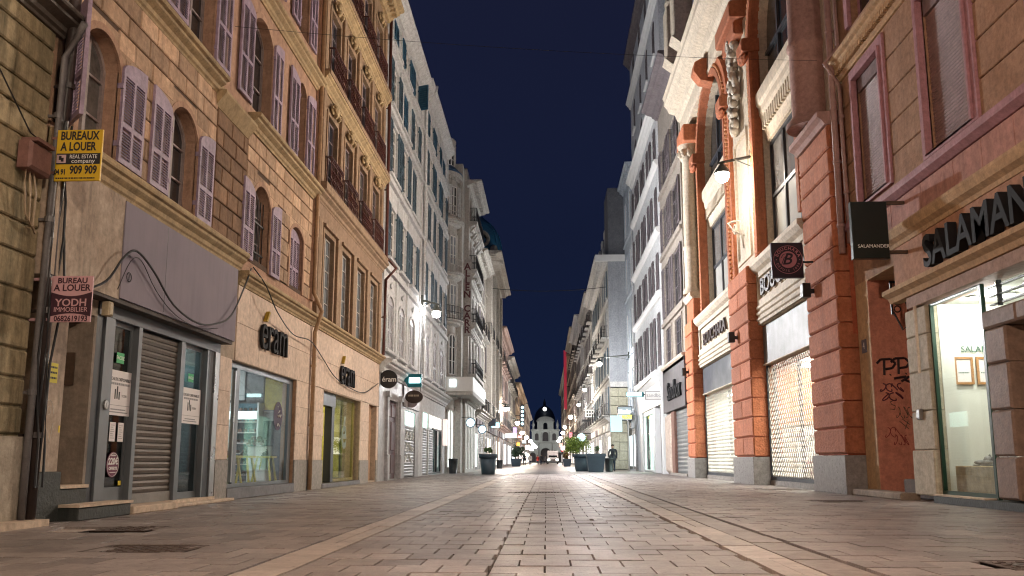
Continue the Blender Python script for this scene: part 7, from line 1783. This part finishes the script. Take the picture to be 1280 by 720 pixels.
MB(VF).box(.8, 1.8, .7, .95, .0, .03).build('grille', INK, vn); MB(VF).bbox(.18, 2.42, .32, .6, 0, .12, .03).build('bumper', ALU_D, vn)
for x in (.3, 2.3):
    for d in (-.9, -4.1): MB(VF).tube([(x - .12, .34, d), (x + .12, .34, d)], .34, 16).build('wheel', INK, vn)
tl_ = thing('traffic_light', 'traffic light showing red beside the far white van', 'traffic light', (2.8, 150, 0))
MB(WF).tube([(2.75, 0, 150), (2.75, 2.3, 150)], .05, 8).build('post', IRON, tl_)
MB(CF(150)).bbox(2.6, 2.9, 1.75, 2.65, -.2, 0, .03).build('housing', INK, tl_)
MB(CF(150)).poly(circ(2.75, 2.45, .13, 16), .001, .03).build('red_lamp', E('red_signal', (1, .05, .05), 30.0), tl_)
for z in (2.2, 1.95): MB(CF(150)).poly(circ(2.75, z, .09, 16), .001, .02).build('unlit_lamp', DARKWIN, tl_)
# ================================================================ small lit shop signs down both sides
q = random.Random(17)
SG = [(-4.2, 72, 3.6, .7, .45, (.5, .9, 1), 'pale blue lit sign beside the dark hanging board on the left', 2.5), (-4.3, 69, 3.7, .6, .6, (.03, .03, .03), 'dark square hanging board in front of the domed palace', 0), (-3.9, 96, 3.4, 1.3, .5, (1, 1, .95), 'white lit canopy sign far down the left side', 3.0),
      (-3.9, 108, 4.2, .5, 1.2, (.5, .35, .6), 'violet lit banner sign far down the left side', 1.2), (4.2, 84, 5.2, .9, .8, (.9, .92, .9), 'white grid patterned sign with dark squares on the stone house', .5), (3.7, 92, 3.1, .9, .9, (.55, .9, 1), 'glowing round blue sign behind the green bush', 2.2),
      (4.0, 86, 4.6, .9, .22, (.02, .02, .02), 'black awning sign above the planters at right', 0), (3.6, 118, 3.4, .8, .5, (1, .5, .1), 'orange lit sign far down the right side', 1.5), (3.6, 128, 4.4, .5, .8, (.9, .25, .3), 'red lit sign close to the red banner', 1.5),
      (-3.7, 122, 4.0, .6, .4, (1, .4, .4), 'small red lit sign far down the left side', 1.8), (-3.7, 145, 3.8, .7, .5, (.7, .9, 1), 'small blue lit sign near the end of the left side', 2.0), (3.6, 150, 4.0, .7, .5, (1, .9, .6), 'small yellow lit sign near the end of the right side', 2.0)]
SG += [(-3.8, 118, 2.9, .5, .5, (1, 1, 1), 'small white lit sign low beside the dark bush planter', 3.5), (3.6, 112, 2.7, .5, .5, (.6, .9, 1), 'small pale blue sign low past the green bush', 2.5), (-3.6, 165, 3.2, .8, .8, (1, .85, .9), 'pinkish lit sign low near the end of the left side', 3.0), (3.5, 185, 3.4, .9, .9, (1, .95, .9), 'white lit sign low near the end of the right side', 3.5), (-3.4, 200, 3.4, .9, .9, (1, 1, 1), 'white lit sign last on the left side', 4.0), (3.5, 210, 4.4, .9, .9, (1, .3, .25), 'red lit sign last on the right side', 2.5)]
for x, y, z, w, h, c, lb, s in SG:
    t = thing('shop_sign', lb, 'sign', (x, y, z)); f = CF(y)
    rnd = 'round' in lb
    if rnd: MB(f).poly(circ(x, z, w / 2, 20), -.15, 0).build('case', ALU_D, t); MB(f).poly(circ(x, z, w / 2 - .04, 20), .001, .01).build('face', E('sg' + lb[:12], c, s), t)
    else:
        MB(f).bbox(x - w / 2, x + w / 2, z - h / 2, z + h / 2, -.15, 0, .01).build('case', ALU_D, t)
        MB(f).box(x - w / 2 + .03, x + w / 2 - .03, z - h / 2 + .03, z + h / 2 - .03, .001, .01).build('face', E('sign_face_%d' % y, c, s) if s else ALU_D, t)
    if 'grid' in lb: 
        mb = MB(f)
        for i in range(3):
            for j in range(2): mb.box(x - .3 + i * .25, x - .15 + i * .25, z - .25 + j * .3, z - .08 + j * .3, .011, .02)
        mb.build('grid_squares', INK, t)
    wx = 4.8 if x > 0 else -4.6
    MB(f).box(min(x, wx), max(x, wx), z + h / 2 - .02 if not rnd else z + w / 2 - .05, (z + h / 2 if not rnd else z + w / 2) + .02, -.1, -.06).build('arm', IRON, t)
